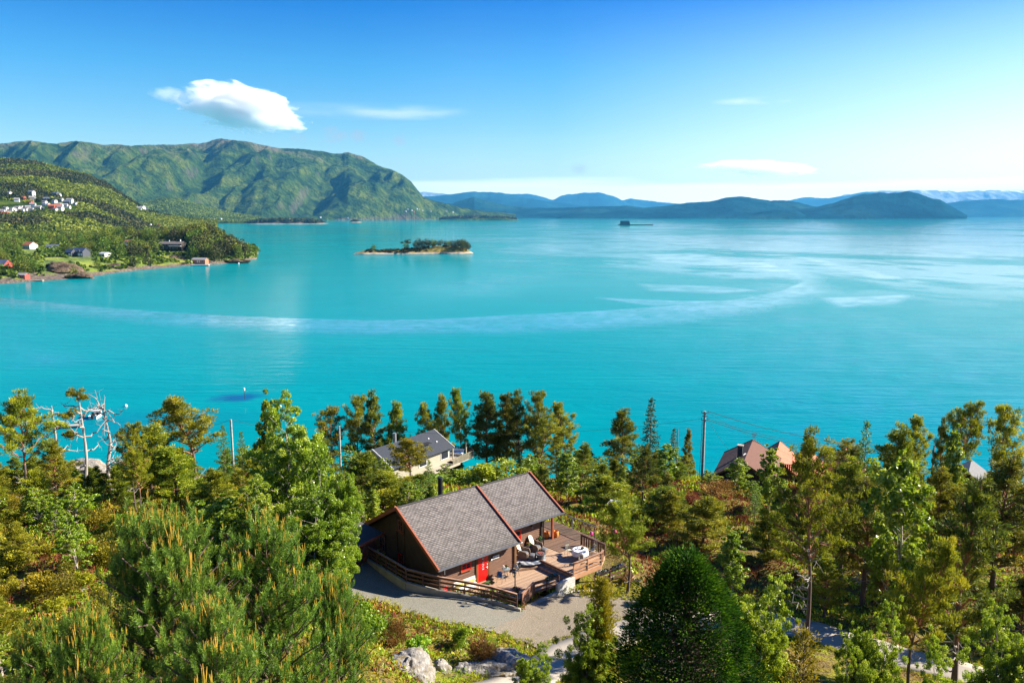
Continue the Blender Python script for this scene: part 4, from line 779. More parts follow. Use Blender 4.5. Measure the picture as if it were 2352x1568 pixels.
# lamp post
t = empty('lamp_post', at_z(1183, 1392, 19.25), .701, 'black garden lamp post with two lanterns at the kerb corner by the deck entrance', 'lamp post')
mb = MB(); mb.lathe([(.14, 0), (.14, .06), (.09, .12), (.085, .6), (.06, .68), (.05, .74)], (0, 0, 0), 12); mb.build('base', M_DARKM, t)
mb = MB(); mb.tube([(0, 0, .7), (0, 0, 2.75)], [.045, .035], 10); mb.lathe([(.05, 2.5), (.06, 2.54), (.05, 2.58)], (0, 0, 0), 10); mb.build('pole', M_DARKM, t)
for k, (dx, dy, dz) in enumerate(((.42, .0, .15), (-.24, -.2, -.22))):
    mb = MB(); mb.tube([(0, 0, 2.5), (dx*.6, dy*.6, 2.45+dz), (dx, dy, 2.55+dz)], .018, 6); mb.build('arm', M_DARKM, t)
    mb = MB(); c = (dx, dy, 2.55+dz); z0 = 2.55+dz
    for q in range(4):
        a0, a1 = math.pi/4+q*math.pi/2, math.pi/4+(q+1)*math.pi/2; mb.beam((dx+math.cos(a0)*.07, dy+math.sin(a0)*.07, z0), (dx+math.cos(a0)*.15, dy+math.sin(a0)*.15, z0+.3), .018, .018)
    mb.lathe([(.09, 0), (.09, .02)], c, 4); lan = mb.build('lantern', M_DARKM, t)
    mb = MB(); mb.lathe([(.07, .02), (.13, .29)], c, 4); mb.build('lantern_glass', M_CLEAR, lan)
    mb = MB(); mb.lathe([(.19, .3), (.06, .42), (.02, .44), (.02, .5)], c, 4); mb.build('lantern_roof', M_DARKM, lan)
potplant('flower_pot', 0, 0, 0, 'dark pot of magenta flowers behind the black lamp post', 'flower pot', M_BLACK, M_PINK, .3, .55, 90, 21, .17, at_z(1186, 1372, 19.3))
# white bench with yellow cushions against the wall
t = at_cabin('garden_sofa', 2.5, 5.35, 0, 0, 'white garden sofa against the cabin wall behind the long railing', 'sofa')
mb = MB(); mb.box((0, 0, .36), (1.9, .6, .06)); mb.build('seat', M_WHITE, t); mb = MB(); mb.box((0, .28, .62), (1.9, .05, .45)); mb.build('backrest', M_WHITE, t)
for x in (-.9, .9):
    for y in (-.26, .26): mb = MB(); mb.box((x, y, .17), (.06, .06, .34)); mb.build('leg', M_WHITE, t)
for x, lb in ((-.5, 'yellow and white patterned cushion at the left end of the white garden sofa'), (.45, 'yellow and white patterned cushion at the right end of the white garden sofa')):
    t = at_cabin('cushion', 2.5+x, 5.3, 0, 0, lb, 'cushion', 'yellow cushions on the garden sofa'); cushion((0, .1, .56), (.85, .5, .2), 0, R(-55)).build('cover', plain('yellow_pattern', (.85, .58, .18), .9, .45, 6), t)
# red and black chairs seen through the rails
for (u, w_, lb) in ((.9, 5.35, 'red folding chair in the shade behind the long railing'),):
    t = at_cabin('folding_chair', u, w_, 0, .3, lb, 'chair'); metalchair(t, M_GREYM, M_RED, .85, M_RED)
# flower boxes
def flowerbox(u, w_, z, L_, label, fm, sd_, rzv=0):
    t = at_cabin('flower_box', u, w_, z, rzv, label, 'flower box', 'flower boxes on the dark fences'); mb = MB(); mb.box((0, 0, 0), (L_, .2, .18)); mb.build('trough', M_BLACK, t)
    mb = MB(); rr = random.Random(sd_)
    for k in range(int(L_*6)): tufty(mb, (-L_/2+L_*rr.random(), 0, .08), .2, 22, sd_+k, .05)
    mb.build('foliage', plain('dark_box_foliage', (.025, .06, .035), .7, .5, 12), t)
    mb = MB()
    for k in range(int(L_*4)): tufty(mb, (-L_/2+L_*rr.random(), -.02, .13), .16, 8, sd_+50+k, .035)
    mb.build('flowers', fm, t)
flowerbox(7.6, 8.85, .82, 1.2, 'flower box with dark blue-green foliage at the right end of the shaded fence', plain('teal_bloom', (.1, .25, .35), .8), 31, .1)
flowerbox(11.8, 9.78, .22, 1.3, 'left flower box with white flowers on the low dark fence', M_WHITE, 37, -.08); flowerbox(13.3, 9.9, .22, 1.3, 'right flower box with violet flowers on the low dark fence', M_PUR, 41, -.08)
# stone slabs leaning by the pine
for (x, y, s_, m_, lb) in ((1442, 1322, .6, plain('rusty_slab', (.5, .3, .2), .8), 'tilted pinkish stone slab at the foot of the pine right of the deck'), (1462, 1326, .62, plain('grey_slab', (.5, .47, .4), .8), 'tilted pale grey stone slab beside the pinkish one below the pine')):
    p = at_z(x, y, 18.9); mb = MB(); mb.add([(-.4, -.35, -.15), (.3, -.45, -.15), (.45, .2, .25), (-.15, .5, .3), (-.4, -.3, -.28), (.3, -.4, -.28), (.45, .25, .12), (-.15, .55, .17)], [(0, 1, 2, 3), (7, 6, 5, 4), (0, 4, 5, 1), (1, 5, 6, 2), (2, 6, 7, 3), (3, 7, 4, 0)])
    o = mb.build('stone_slab', m_); o.location = p; o.location.z = gz(p.x, p.y)+.25; o.rotation_euler = (0, 0, .2*x); tag(o, lb, 'stone', 'stone slabs below the pine')
# shed left of the cabin
A = at_z(809, 1311, 20.3); da = Vector((.47, .88, 0)); db = Vector((-.88, .47, 0))
shed = empty('shed', A, math.atan2(da.y, da.x), 'small shed with white front and red-brown board side left of the cabin', 'shed')
M_SHED = plain('red_brown_board', (.2, .06, .03), .7, .25, 3)
mb = MB()
for k in range(13): mb.add([(0, -.03, k*.17-.2), (2.8, -.03, k*.17-.2), (2.8, 0, k*.17-.03), (0, 0, k*.17-.03)], [(0, 1, 2, 3)])
mb.box((1.4, .06, .95), (2.8, .1, 2.3)); mb.build('side_wall', M_SHED, shed)
mb = MB(); mb.box((-.02, 1.5, 1.0), (.1, 2.9, 2.4)); mb.build('front_wall', M_WHITE, shed)
mb = MB(); mb.box((0, 0, 1.0), (.12, .12, 2.4)); mb.build('corner_board', M_POST, shed)
mb = MB(); vs = [(-.5, -.6, 2.1), (3.1, -.6, 1.95), (3.1, 3.2, 2.75), (-.5, 3.2, 2.9)]; mb.add(vs+[(x, y, z-.14) for x, y, z in vs], [(0, 1, 2, 3), (7, 6, 5, 4), (0, 4, 5, 1), (1, 5, 6, 2), (2, 6, 7, 3), (3, 7, 4, 0)]); srf = mb.build('roof', M_ROOF, shed)
mb = MB(); mb.beam((-.54, -.66, 2.02), (3.15, -.66, 1.9), .05, .2); mb.build('barge_board', M_BARGE, srf); mb = MB(); mb.beam((-.57, -.66, 2.06), (-.57, 3.2, 2.85), .05, .2); mb.build('barge_board', M_BARGE, srf)
t = empty('gate', KW[0]+Vector((-.05, -.05, .1)), 0, 'dark brown board gate leaning between the shed and the long railing', 'gate')
q0 = at_z(815, 1308, 20.3)-t.location; q1 = Vector((0, 0, 0))
for k in range(4): mb = MB(); mb.beam(q0+Vector((0, 0, .1+k*.28)), q1+Vector((0, 0, .25+k*.28)), .03, .14); mb.build('rail', M_SHED, t)
mb = MB(); mb.beam(q0+Vector((0, 0, -.1)), q1+Vector((0, 0, 1.5)), .06, .09); mb.build('brace', M_GUT, t)
for q in (q0, q1): mb = MB(); mb.box(q+Vector((0, 0, .55)), (.09, .09, 1.3)); mb.build('post', M_FENCE, t)
# ================================================================== trees and plants (unit meshes, scaled per instance)
M_BARK = plain('pine_bark', (.13, .085, .065), .9, .35, 8, bump=.6); M_BARKO = plain('orange_pine_bark', (.34, .15, .075), .85, .3, 8, bump=.4)
M_GREYB = plain('silvered_dead_wood', (.34, .3, .26), .85, .35, 5, bump=.4); M_BIRB = plain('birch_bark', (.42, .36, .31), .8, .5, 6)
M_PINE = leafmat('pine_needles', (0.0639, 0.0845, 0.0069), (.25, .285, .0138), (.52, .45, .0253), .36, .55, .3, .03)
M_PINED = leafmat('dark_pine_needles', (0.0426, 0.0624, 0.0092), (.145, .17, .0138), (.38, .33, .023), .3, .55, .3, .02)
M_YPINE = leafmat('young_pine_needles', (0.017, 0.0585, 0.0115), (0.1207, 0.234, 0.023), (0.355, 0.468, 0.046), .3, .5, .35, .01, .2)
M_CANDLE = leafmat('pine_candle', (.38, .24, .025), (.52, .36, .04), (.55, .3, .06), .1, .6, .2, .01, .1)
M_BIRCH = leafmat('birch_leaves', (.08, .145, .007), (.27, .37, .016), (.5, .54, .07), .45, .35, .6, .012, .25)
M_SPRUCE = leafmat('spruce_needles', (0.017, 0.039, 0.0069), (0.071, 0.1105, 0.0138), (0.1846, 0.221, 0.023), .2, .55, .3, .01)
M_THUJA = leafmat('conifer_sprays', (.004, .022, .003), (.045, .12, .006), (.24, .36, .015), .25, .7, .08, .005, .1)
M_JUNI = leafmat('juniper_needles', (0.071, 0.0845, 0.0057), (0.284, 0.247, 0.0115), (0.5396, 0.403, 0.0172), .3, .6, .25, .02)
M_HEATH = leafmat('heather_twigs', (0.0852, 0.039, 0.0115), (0.2698, 0.117, 0.0345), (0.426, 0.234, 0.0805), .2, .8, .1, .03, .4)
M_BUSH = leafmat('bush_leaves', (0.0852, 0.156, 0.0069), (0.284, 0.39, 0.0172), (0.5396, 0.62, 0.046), .45, .45, .5, .03, .35)
M_YEL = leafmat('yellow_moss_and_grass', (0.1704, 0.169, 0.0092), (0.3976, 0.39, 0.0172), (0.5964, 0.494, 0.046), .35, .7, .2, .02, .3)
rs = np.random.RandomState(7)
def unit(n, r=rs): v_ = r.normal(size=(n, 3)); return v_/(np.linalg.norm(v_, axis=1, keepdims=True)+1e-9)
def cards(C, S, asp=.55, up=.0, tint=None, dirs=None, r=rs, kite=True):
    """one leaf blade per centre; with dirs the blade starts at the centre and points along dirs"""
    n = len(C); S = np.broadcast_to(S, (n,))[:, None]
    if dirs is None:
        nr = unit(n, r); nr[:, 2] = nr[:, 2]+up; nr /= np.linalg.norm(nr, axis=1, keepdims=True); t = np.cross(nr, unit(n, r)); t /= np.linalg.norm(t, axis=1, keepdims=True)+1e-9; b = np.cross(nr, t); c = C
    else:
        t = dirs/(np.linalg.norm(dirs, axis=1, keepdims=True)+1e-9); b = np.cross(t, unit(n, r)); b /= np.linalg.norm(b, axis=1, keepdims=True)+1e-9; c = C+t*S*.5
    V_ = np.stack([c-t*S*.5, c+b*S*asp*.5, c+t*S*.5, c-b*S*asp*.5], 1).reshape(-1, 3)
    return V_, np.arange(4*n).reshape(n, 4), np.repeat(tint if tint is not None else r.rand(n), 4)
def merge(parts):
    V_, F_, T_ = [], [], []; o = 0
    for v_, f, t in parts: V_.append(v_); F_.append(f+o); T_.append(t); o += len(v_)
    return np.concatenate(V_), np.concatenate(F_), np.concatenate(T_)
def pad(c, rx, rz_, n, L, r, asp=.17, base_t=.5, upk=.6, blades=4):
    """needle tufts over a flattened cloud of foliage"""
    d = unit(n, r); rad = r.rand(n, 1)**.4; P = d*rad*np.array([rx, rx, rz_]); P[:, 2] = np.where(P[:, 2] < -rz_*.3, P[:, 2]*.4, P[:, 2])
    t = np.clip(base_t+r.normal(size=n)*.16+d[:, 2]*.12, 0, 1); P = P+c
    out = []
    for k in range(blades):
        dr = d*np.array([1, 1, .5])+unit(n, r)*.75+np.array([0, 0, upk]); out.append(cards(P, L*(.6+.9*r.rand(n)), asp, tint=t, dirs=dr, r=r))
    return out
class Proto:
    def __init__(s, name, trunk, crown, extra=None): s.name = name; s.parts = [p for p in (trunk, crown, extra) if p is not None]
protos = {}
def mkproto(key, name, pieces):
    """pieces: list of (part name, mesh object); kept off the scene until used"""
    L_ = []
    for pn, o in pieces:
        for c in list(o.users_collection): c.objects.unlink(o)
        L_.append((pn, o.data)); bpy.data.objects.remove(o)
    protos[key] = (name, L_)
def place(key, loc, sx, sz, rzv, label, cat, group=None, tilt=0):
    name, L_ = protos[key]; e = empty(name, loc, rzv, label, cat, group); e.scale = (sx, sx, sz)
    if tilt: e.rotation_euler = (tilt, 0, rzv)
    for pn, me in L_:
        o = bpy.data.objects.new(pn, me); col.objects.link(o); o.parent = e
    return e
def limb(mb, p, q, r0, r1, sag=0, n=5, mat=None, wob=.05, r=random):
    p = Vector(p); q = Vector(q); pts = []
    for i in range(n+1):
        t = i/n; x = p.lerp(q, t); x.z -= sag*4*t*(1-t); 
        if 0 < i < n: x += Vector((r.gauss(0, wob), r.gauss(0, wob), r.gauss(0, wob)))*(q-p).length
        pts.append(x)
    mb.tube(pts, [r0+(r1-r0)*i/n for i in range(n+1)], 6, mat); return pts
def scots(key, seed, base=.5, wid=.32, npad=26, ntuft=70, bend=.08, dens=1, flat=.42, dead=6, mat=None, L=.05, lean=0, bark=None, cone=.0, topr=.6):
    rr = random.Random(seed); r = np.random.RandomState(seed); mb = MB(); pts = []; a0 = rr.random()*6.28; ph = rr.random()*6
    for i in range(9):
        t = i/8; x = bend*math.sin(t*4+ph)*t*1.2+lean*t*t; pts.append(Vector((math.cos(a0)*x, math.sin(a0)*x, t*.93)))
    base0 = pts[0].copy(); pts = [p-base0*(1) for p in pts]; pts[0].z = -.03
    tr = lambda t: .019*(1-t*.82)
    mb.tube(pts[:5], [tr(i/8)*(1.35 if i == 0 else 1) for i in range(5)], 8, bark or M_BARK); mb.tube(pts[4:], [tr(i/8) for i in range(4, 9)], 8, M_BARKO if bark is None else bark)
    def tp(t): k = min(int(t*8), 7); return pts[k].lerp(pts[k+1], t*8-k)
    parts = []; g0 = .5+r.normal()*.05
    for i in range(npad):
        t = base+(1-base)*((i+.5)/npad)**.85; t = min(t, .985); a = i*2.4+rr.random()*.9
        k = (t-base)/(1-base); w_ = wid*((1-k)**(.55 if not cone else .95)*(1-topr)+topr*math.sin(math.pi*min(1, k*.72+.28))**.8)*(.4+.8*rr.random()) if not cone else wid*((1-k)**.85+.07)*(.75+.4*rr.random())
        p = tp(min(.97, t-.05)); q = Vector((p.x+math.cos(a)*w_, p.y+math.sin(a)*w_, t+rr.uniform(-.01, .05)+(w_*.12 if not cone else -w_*.15)))
        limb(mb, p, q, tr(t)*.5+.002, .0022, -.015, 4, M_BARKO if bark is None else bark, .04, rr)
        bt = g0+rr.gauss(0, .13); dv = (q-p); sd_ = Vector((-dv.y, dv.x, 0)).normalized(); ntw = int((4+8*w_/wid+2*rr.random())*dens)
        for j in range(ntw):
            tt = rr.uniform(.38, 1.06); b0 = p.lerp(q, max(0, tt-.18)); b1 = p.lerp(q, tt)+sd_*rr.gauss(0, .26*dv.length*(1.1-.5*tt))+Vector((0, 0, rr.gauss(.006, .012)))
            if j % 2: limb(mb, b0, b1, .0018, .0007, 0, 2, M_BARKO if bark is None else bark, .03, rr)
            rp = L*rr.uniform(.75, 1.45); parts += pad(np.array(b1), rp*1.25, rp*.55, ntuft, L, r, .2, bt+rr.gauss(0, .08), .55, 3)
    top = pts[-1]; parts += pad(np.array(top)+[0, 0, .0], L*1.1, L*1.2, 40, L, r, base_t=g0+.1)
    for i in range(dead):
        t = rr.uniform(max(.12, base-.35), base+.1); a = rr.random()*6.28; w_ = rr.uniform(.06, .2); p = tp(t); q = p+Vector((math.cos(a)*w_, math.sin(a)*w_, rr.uniform(-.02, .05)))
        pl = limb(mb, p, q, .0045, .0012, .01, 4, M_GREYB, .06, rr)
        for _ in range(2): b_ = pl[rr.choice((2, 3))]; limb(mb, b_, b_+Vector((rr.gauss(0, .04), rr.gauss(0, .04), rr.gauss(0.01, .03))), .002, .0008, 0, 2, M_GREYB, .05, rr)
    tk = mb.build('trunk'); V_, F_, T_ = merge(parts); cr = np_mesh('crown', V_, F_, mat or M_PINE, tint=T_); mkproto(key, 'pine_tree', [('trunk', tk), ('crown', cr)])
def birch(key, seed, wid=.24, nb=42, nl=170, L=.012, base=.12, dens=1, mat=None, stems=1, name='birch_tree'):
    rr = random.Random(seed); r = np.random.RandomState(seed); mb = MB(); C = []; T = []
    for s_ in range(stems):
        ox, oy = (rr.gauss(0, .04), rr.gauss(0, .04)) if s_ else (0, 0); lx, ly = rr.gauss(0, .06)+ox*3, rr.gauss(0, .06)+oy*3; H_ = 1 if s_ == 0 else rr.uniform(.6, .92)
        pts = [Vector((ox*(.3)+lx*t*t+.012*math.sin(t*9+s_), oy*.3+ly*t*t, H_*t-.02)) for t in [i/8 for i in range(9)]]
        mb.tube(pts, [.013*(1-t/8*.9) for t in range(9)], 7, M_BIRB)
        for i in range(nb//stems):
            t = base+(1-base)*((i+rr.random())/(nb//stems)); k = min(int(t*8), 7); p = pts[k].lerp(pts[k+1], t*8-k); a = i*2.4+rr.random()
            u = (t-base)/(1-base); w_ = wid*(math.sin(math.pi*min(1, u**.75*.86+.13))**.8+.04)*(.65+.5*rr.random())
            q = p+Vector((math.cos(a)*w_, math.sin(a)*w_, w_*rr.uniform(.35, 1.0))); limb(mb, p, q, .004*(1.1-u), .0008, .01, 3, M_BIRB, .03, rr)
            for cc_ in range(4):
                tt = (1, .72, .5, .85)[cc_]; ctr = np.array(p)*(1-tt)+np.array(q)*tt+r.normal(size=3)*.02*(1+cc_*.4); cr_ = (.022+.03*rr.random())*(.6+.6*w_/wid); n = int(nl*dens*.28*(cr_/.04)**2*1.3)+4
                dd = unit(n, r); c = ctr+dd*(r.rand(n, 1)**.45)*cr_*[1, 1, .62]; C.append(c); T.append(np.clip(.48+rr.gauss(0, .17)+r.normal(size=n)*.13+dd[:, 2]*.12, 0, 1))
    C = np.concatenate(C); T = np.concatenate(T); V_, F_, T_ = cards(C, L*(.7+.6*r.rand(len(C))), .75, .4, T, r=r)
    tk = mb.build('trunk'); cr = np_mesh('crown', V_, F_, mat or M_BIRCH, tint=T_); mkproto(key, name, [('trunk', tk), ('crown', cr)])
def spruce(key, seed, wid=.2, n=60, mat=None, L=.03, base=.04, ntuft=90, name='spruce_tree', droop=.25, asp=.3, up=.25, powr=.85):
    rr = random.Random(seed); r = np.random.RandomState(seed); mb = MB(); mb.tube([(0, 0, -.02), (0, 0, .5), (0, 0, .97)], [.014, .008, .002], 7, M_BARK); parts = []
    for i in range(n):
        t = base+(1-base)*(i+.5)/n; a = i*2.4+rr.random()*.6; w_ = wid*((1-t)/(1-base))**powr*(.75+.4*rr.random())+.012
        p = Vector((0, 0, t)); q = Vector((math.cos(a)*w_, math.sin(a)*w_, t-w_*droop+w_*w_*.6)); limb(mb, p, q, .0035, .001, 0, 3, M_BARK, .01, rr)
        m = int(ntuft*(w_/wid+.12)); tt = r.rand(m)**.6; c = np.outer(1-tt, np.array(p))+np.outer(tt, np.array(q))+r.normal(size=(m, 3))*(.012+.022*w_/wid)*np.array([1, 1, .5])
        dr = np.array([math.cos(a), math.sin(a), -.1])+unit(m, r)*.7+[0, 0, up]; parts.append(cards(c, L*(.7+.6*r.rand(m)), asp, tint=np.clip(.25+tt*.4+r.normal(size=m)*.12, 0, 1), dirs=dr, r=r))
    parts += pad(np.array([0, 0, .975]), .012, .03, 20, L, r, base_t=.6)
    tk = mb.build('trunk'); V_, F_, T_ = merge(parts); cr = np_mesh('crown', V_, F_, mat or M_SPRUCE, tint=T_); mkproto(key, name, [('trunk', tk), ('crown', cr)])
def shrub(key, seed, mat, n=1800, L=.09, name='bush', nblob=9, asp=.6, flat=.75, upright=0, stems=True):
    """unit radius ~ .5, height ~ 1: overlapping clumps with twigs showing"""
    rr = random.Random(seed); r = np.random.RandomState(seed); mb = MB(); parts = []
    for i in range(nblob):
        a = rr.random()*6.28; q = rr.random()**.5*.36; h_ = rr.uniform(.25, .8) if i else .8; c = Vector((math.cos(a)*q, math.sin(a)*q, h_*(1-q*.8))); br = rr.uniform(.16, .27)
        limb(mb, (0, 0, -.05), c, .012, .004, 0, 3, M_BARK, .05, rr); m = n//nblob; d = unit(m, r); P = d*(r.rand(m, 1)**.4)*np.array([br, br, br*flat])+np.array(c)
        T = np.clip(.45+rr.gauss(0, .15)+r.normal(size=m)*.17+d[:, 2]*.1, 0, 1)
        if upright: parts.append(cards(P, L*(.7+.6*r.rand(m)), asp, tint=T, dirs=unit(m, r)*.5+d*.4+[0, 0, upright], r=r))
        else: parts.append(cards(P, L*(.7+.6*r.rand(m)), asp, .3, T, r=r))
    m = n//4; d = unit(m, r); P = np.abs(d)*np.sign(d)*r.rand(m, 1)**.5*np.array([.42, .42, .35])+[0, 0, .25]; parts.append(cards(P, L, asp, .3, np.clip(.3+r.normal(size=m)*.15, 0, 1), r=r))
    tk = mb.build('stem'); V_, F_, T_ = merge(parts); cr = np_mesh('foliage', V_, F_, mat, tint=T_); mkproto(key, name, [('stem', tk), ('foliage', cr)])
def young_pine(key, seed, nlead=26, spread=.42, leaders=None):
    """close young pine: whorled shoots clad in needles, upright yellow candles on the tips"""
    rr = random.Random(seed); r = np.random.RandomState(seed); mb = MB(); parts = []; cand = []
    mb.tube([(0, 0, -.05), (.01, 0, .45), (0, .01, .93)], [.022, .014, .004], 8, M_BARK)
    def shoot(p, d, ln, w_=1.):
        m = int(105*w_); t = r.rand(m); P = np.array(p)+np.outer(t, np.array(d)*ln)
        dr = unit(m, r); dd = np.array(d); dr = dr-np.outer(dr@dd, dd); dr /= np.linalg.norm(dr, axis=1, keepdims=True)+1e-9; dr = dr*.9+dd*.75
        parts.append(cards(P, .0175*(.8+.4*r.rand(m)), .11, tint=np.clip(.35+.35*t+r.normal(size=m)*.13, 0, 1), dirs=dr, r=r))
    def candles(p, k, s_=1.):
        for j in range(k):
            ln = (.042 if j == 0 else .02+.018*rr.random())*s_; o = Vector((rr.gauss(0, .004), rr.gauss(0, .004), 0)) if j else Vector((0, 0, 0)); q = Vector(p)+o
            e = q+Vector((o.x*1.2, o.y*1.2, ln)); cand.append((q, e, .0019*s_))
    for i in range(nlead*7):
        t = .16+.82*((i+.5)/(nlead*7)); a = i*2.4+rr.random(); w_ = spread*((1-t)**.5+.05)*(.45+.65*rr.random()); p = Vector((0, 0, t-.06))
        q = Vector((math.cos(a)*w_, math.sin(a)*w_, min(t+w_*.28+rr.uniform(-.02, .04), .98))); pts = limb(mb, p, q, .006, .002, .02*w_, 3, M_BARK, .03, rr)
        for j in range(11 if w_ > .12 else 6):
            b = Vector(p.lerp(q, rr.uniform(.35, 1.03)))+Vector((rr.gauss(0, .022), rr.gauss(0, .022), rr.gauss(0, .018))); d = ((q-p).normalized()*.4+Vector((rr.gauss(0, .5), rr.gauss(0, .5), .85))).normalized(); ln = rr.uniform(.035, .06)
            shoot(b, tuple(d), ln, .8)
            if rr.random() < .16+.3*t: candles(b+d*ln, rr.choice((1, 2, 3, 3)), rr.uniform(.45, .8))
    for L_ in (leaders or [(0, 0, .93)]):
        b = Vector(L_); mb.tube([(b.x*.5, b.y*.5, b.z-.3), (b.x*.95, b.y*.95, b.z-.12), b], [.007, .005, .002], 6, M_BARK); shoot(tuple(b-Vector((0, 0, .13))), (0, 0, 1), .13, 1.5); candles(b, 4, 1.5)
        for k in range(4): a = k*1.57+rr.random(); d = Vector((math.cos(a)*.7, math.sin(a)*.7, .9)).normalized(); b2 = b-Vector((0, 0, .07)); shoot(tuple(b2), tuple(d), .07, 1); candles(b2+d*.07, 3, 1)
    tk = mb.build('trunk'); V_, F_, T_ = merge(parts); cr = np_mesh('crown', V_, F_, M_YPINE, tint=T_)
    cv, cf, ct = [], [], []
    for q, e, w_ in cand:
        o = len(cv); 
        for z_, s_ in ((0, .8), (.5, 1), (1, .45)):
            c = q.lerp(e, z_)
            for k in range(4): cv.append((c.x+math.cos(k*1.571)*w_*s_, c.y+math.sin(k*1.571)*w_*s_, c.z)); ct.append(.3+.6*z_)
        for i in range(2):
            for k in range(4): cf.append((o+i*4+k, o+i*4+(k+1) % 4, o+i*4+4+(k+1) % 4, o+i*4+4+k))
    bpy.data.objects.remove(cr); nf = len(F_); V_ = np.concatenate([V_, np.array(cv)]); F_ = np.concatenate([F_, np.array(cf)+len(T_)]); cr = np_mesh('crown', V_, F_, M_YPINE, tint=np.concatenate([T_, ct]))
    cr.data.materials.append(M_CANDLE); mi = np.zeros(len(F_), np.int32); mi[nf:] = 1; cr.data.polygons.foreach_set('material_index', mi); mkproto(key, 'young_pine', [('trunk', tk), ('crown', cr)])
def snag(key, seed, nb=14, H_=1, fork=True, tuft=None):
    rr = random.Random(seed); r = np.random.RandomState(seed); mb = MB(); pts = [Vector((.02*math.sin(i*.9+seed), .015*math.cos(i*1.3), i/8*H_-.02)) for i in range(9)]
    mb.tube(pts, [.022*(1-i/8*.72) for i in range(9)], 8, M_GREYB)
    for i in range(nb):
        t = .28+.7*rr.random(); k = min(int(t*8), 7); p = pts[k].lerp(pts[k+1], t*8-k); a = rr.choice((0, math.pi))+rr.gauss(0, .6); w_ = rr.uniform(.1, .34)*(1.15-t*.5)
        q = p+Vector((math.cos(a)*w_, math.sin(a)*w_, rr.uniform(-.06, .2)*(1 if fork else .5))); pl = limb(mb, p, q, .009, .002, .03*rr.choice((-1, 1)), 6, M_GREYB, .06, rr)
        for j in range(3): b = pl[rr.choice((3, 4, 5))]; limb(mb, b, b+Vector((rr.gauss(0, .06), rr.gauss(0, .06), rr.gauss(.02, .05))), .003, .0008, 0, 3, M_GREYB, .08, rr)
    tk = mb.build('trunk'); pc = [('trunk', tk)]
    if tuft:
        parts = []
        for c, s_ in tuft:
            for _ in range(16): parts += pad(np.array(c)+r.normal(size=3)*s_*[.75, .6, .3], s_*.3, s_*.14, 26, .024, r, .2, .5+r.normal()*.12, .55, 3)
        V_, F_, T_ = merge(parts); pc.append(('crown', np_mesh('crown', V_, F_, M_PINE, tint=T_)))
    mkproto(key, 'dead_pine', pc)
scots('umb1', 11, .56, .36, 26, 26, .10, L=.025); scots('umb2', 12, .42, .33, 32, 26, .12, lean=.1, L=.025); scots('umb3', 13, .62, .38, 24, 26, .16, lean=-.08, dead=9, L=.024)
scots('pin1', 21, .24, .32, 34, 26, .03, topr=.4, L=.024); scots('pin2', 22, .2, .3, 38, 26, .04, topr=.35, mat=M_PINED, L=.024); scots('pin3', 23, .28, .3, 34, 24, .03, cone=1, mat=M_PINED, L=.028)
scots('low1', 31, .06, .42, 36, 24, .05, dead=2, L=.036); scots('low2', 32, .04, .38, 38, 24, .06, dead=2, L=.036)
scots('sparse', 41, .5, .36, 32, 26, .05, dead=24, L=.019); scots('tallp', 42, .3, .29, 40, 26, .04, mat=M_PINED, dead=14, L=.02)
birch('bir1', 51, .27, 110, 520, .0125, .04, stems=3); birch('bir2', 52, .2, 48, 130, .024, .12); birch('bir3', 53, .28, 48, 130, .026, .05, stems=3); birch('bir4', 54, .15, 36, 110, .028, .22)
birch('birn', 55, .3, 170, 420, .0125, .03, stems=4)
scots('sp1', 25, .25, .38, 28, 24, .06, cone=1, L=.03); scots('sp2', 26, .32, .38, 24, 24, .1, cone=1, mat=M_PINED, L=.03, lean=.08); scots('sp3', 27, .36, .38, 22, 24, .12, topr=.5, L=.03, lean=-.08)
spruce('spr1', 61, .2, 64, L=.032); spruce('spr2', 62, .26, 50, M_YPINE, .036, ntuft=70, droop=-.35, up=.5, name='young_pine', powr=.8)
def lobed(key, seed, wid, n, mat, L, name, ntuft):
    rr = random.Random(seed); r = np.random.RandomState(seed); mb = MB(); mb.tube([(0, 0, -.02), (0, 0, .5), (0, 0, .95)], [.02, .012, .003], 7, M_BARK); parts = []
    for i in range(n):
        t = .0+1.0*((i+.5)/n); a = i*2.4+rr.random()*.5; lob = 1+.62*float(fbm(math.cos(a)*1.6+seed, math.sin(a)*1.6+t*3.2, 3, seed)); w_ = wid*(1-t**1.9)**.62*lob*(.82+.3*rr.random())+.01
        q = np.array([math.cos(a)*w_, math.sin(a)*w_, t*.97+.03*rr.random()]); limb(mb, (0, 0, max(0, t-.12)), q*.93, .004, .001, 0, 3, M_BARK, .01, rr); cr_ = .02+.026*rr.random(); m = int(ntuft*(cr_/.035)**2)
        d_ = unit(m, r); c = q+d_*(r.rand(m, 1)**.5)*cr_*[1, 1, 1.25]; o_ = np.array([math.cos(a), math.sin(a), .55]); parts.append(cards(c, L*(.7+.7*r.rand(m)), .3, tint=np.clip(.33+rr.gauss(0, .12)+.25*(d_@o_)+r.normal(size=m)*.1, 0, 1), dirs=d_*.6+o_*.9+unit(m, r)*.35, r=r))  # tint lightens sprays facing out and up, painting lit tips into the colour
    m = 9000; t = r.rand(m); a = r.rand(m)*6.283; w_ = wid*(1-t**1.9)**.62*.8*r.rand(m)**.4; parts.append(cards(np.stack([np.cos(a)*w_, np.sin(a)*w_, t*.95], 1), L*1.3, .4, tint=r.rand(m)*.25, dirs=unit(m, r)+[0, 0, .5], r=r))
    tk = mb.build('trunk'); V_, F_, T_ = merge(parts); cr = np_mesh('crown', V_, F_, mat, tint=T_); mkproto(key, name, [('trunk', tk), ('crown', cr)])
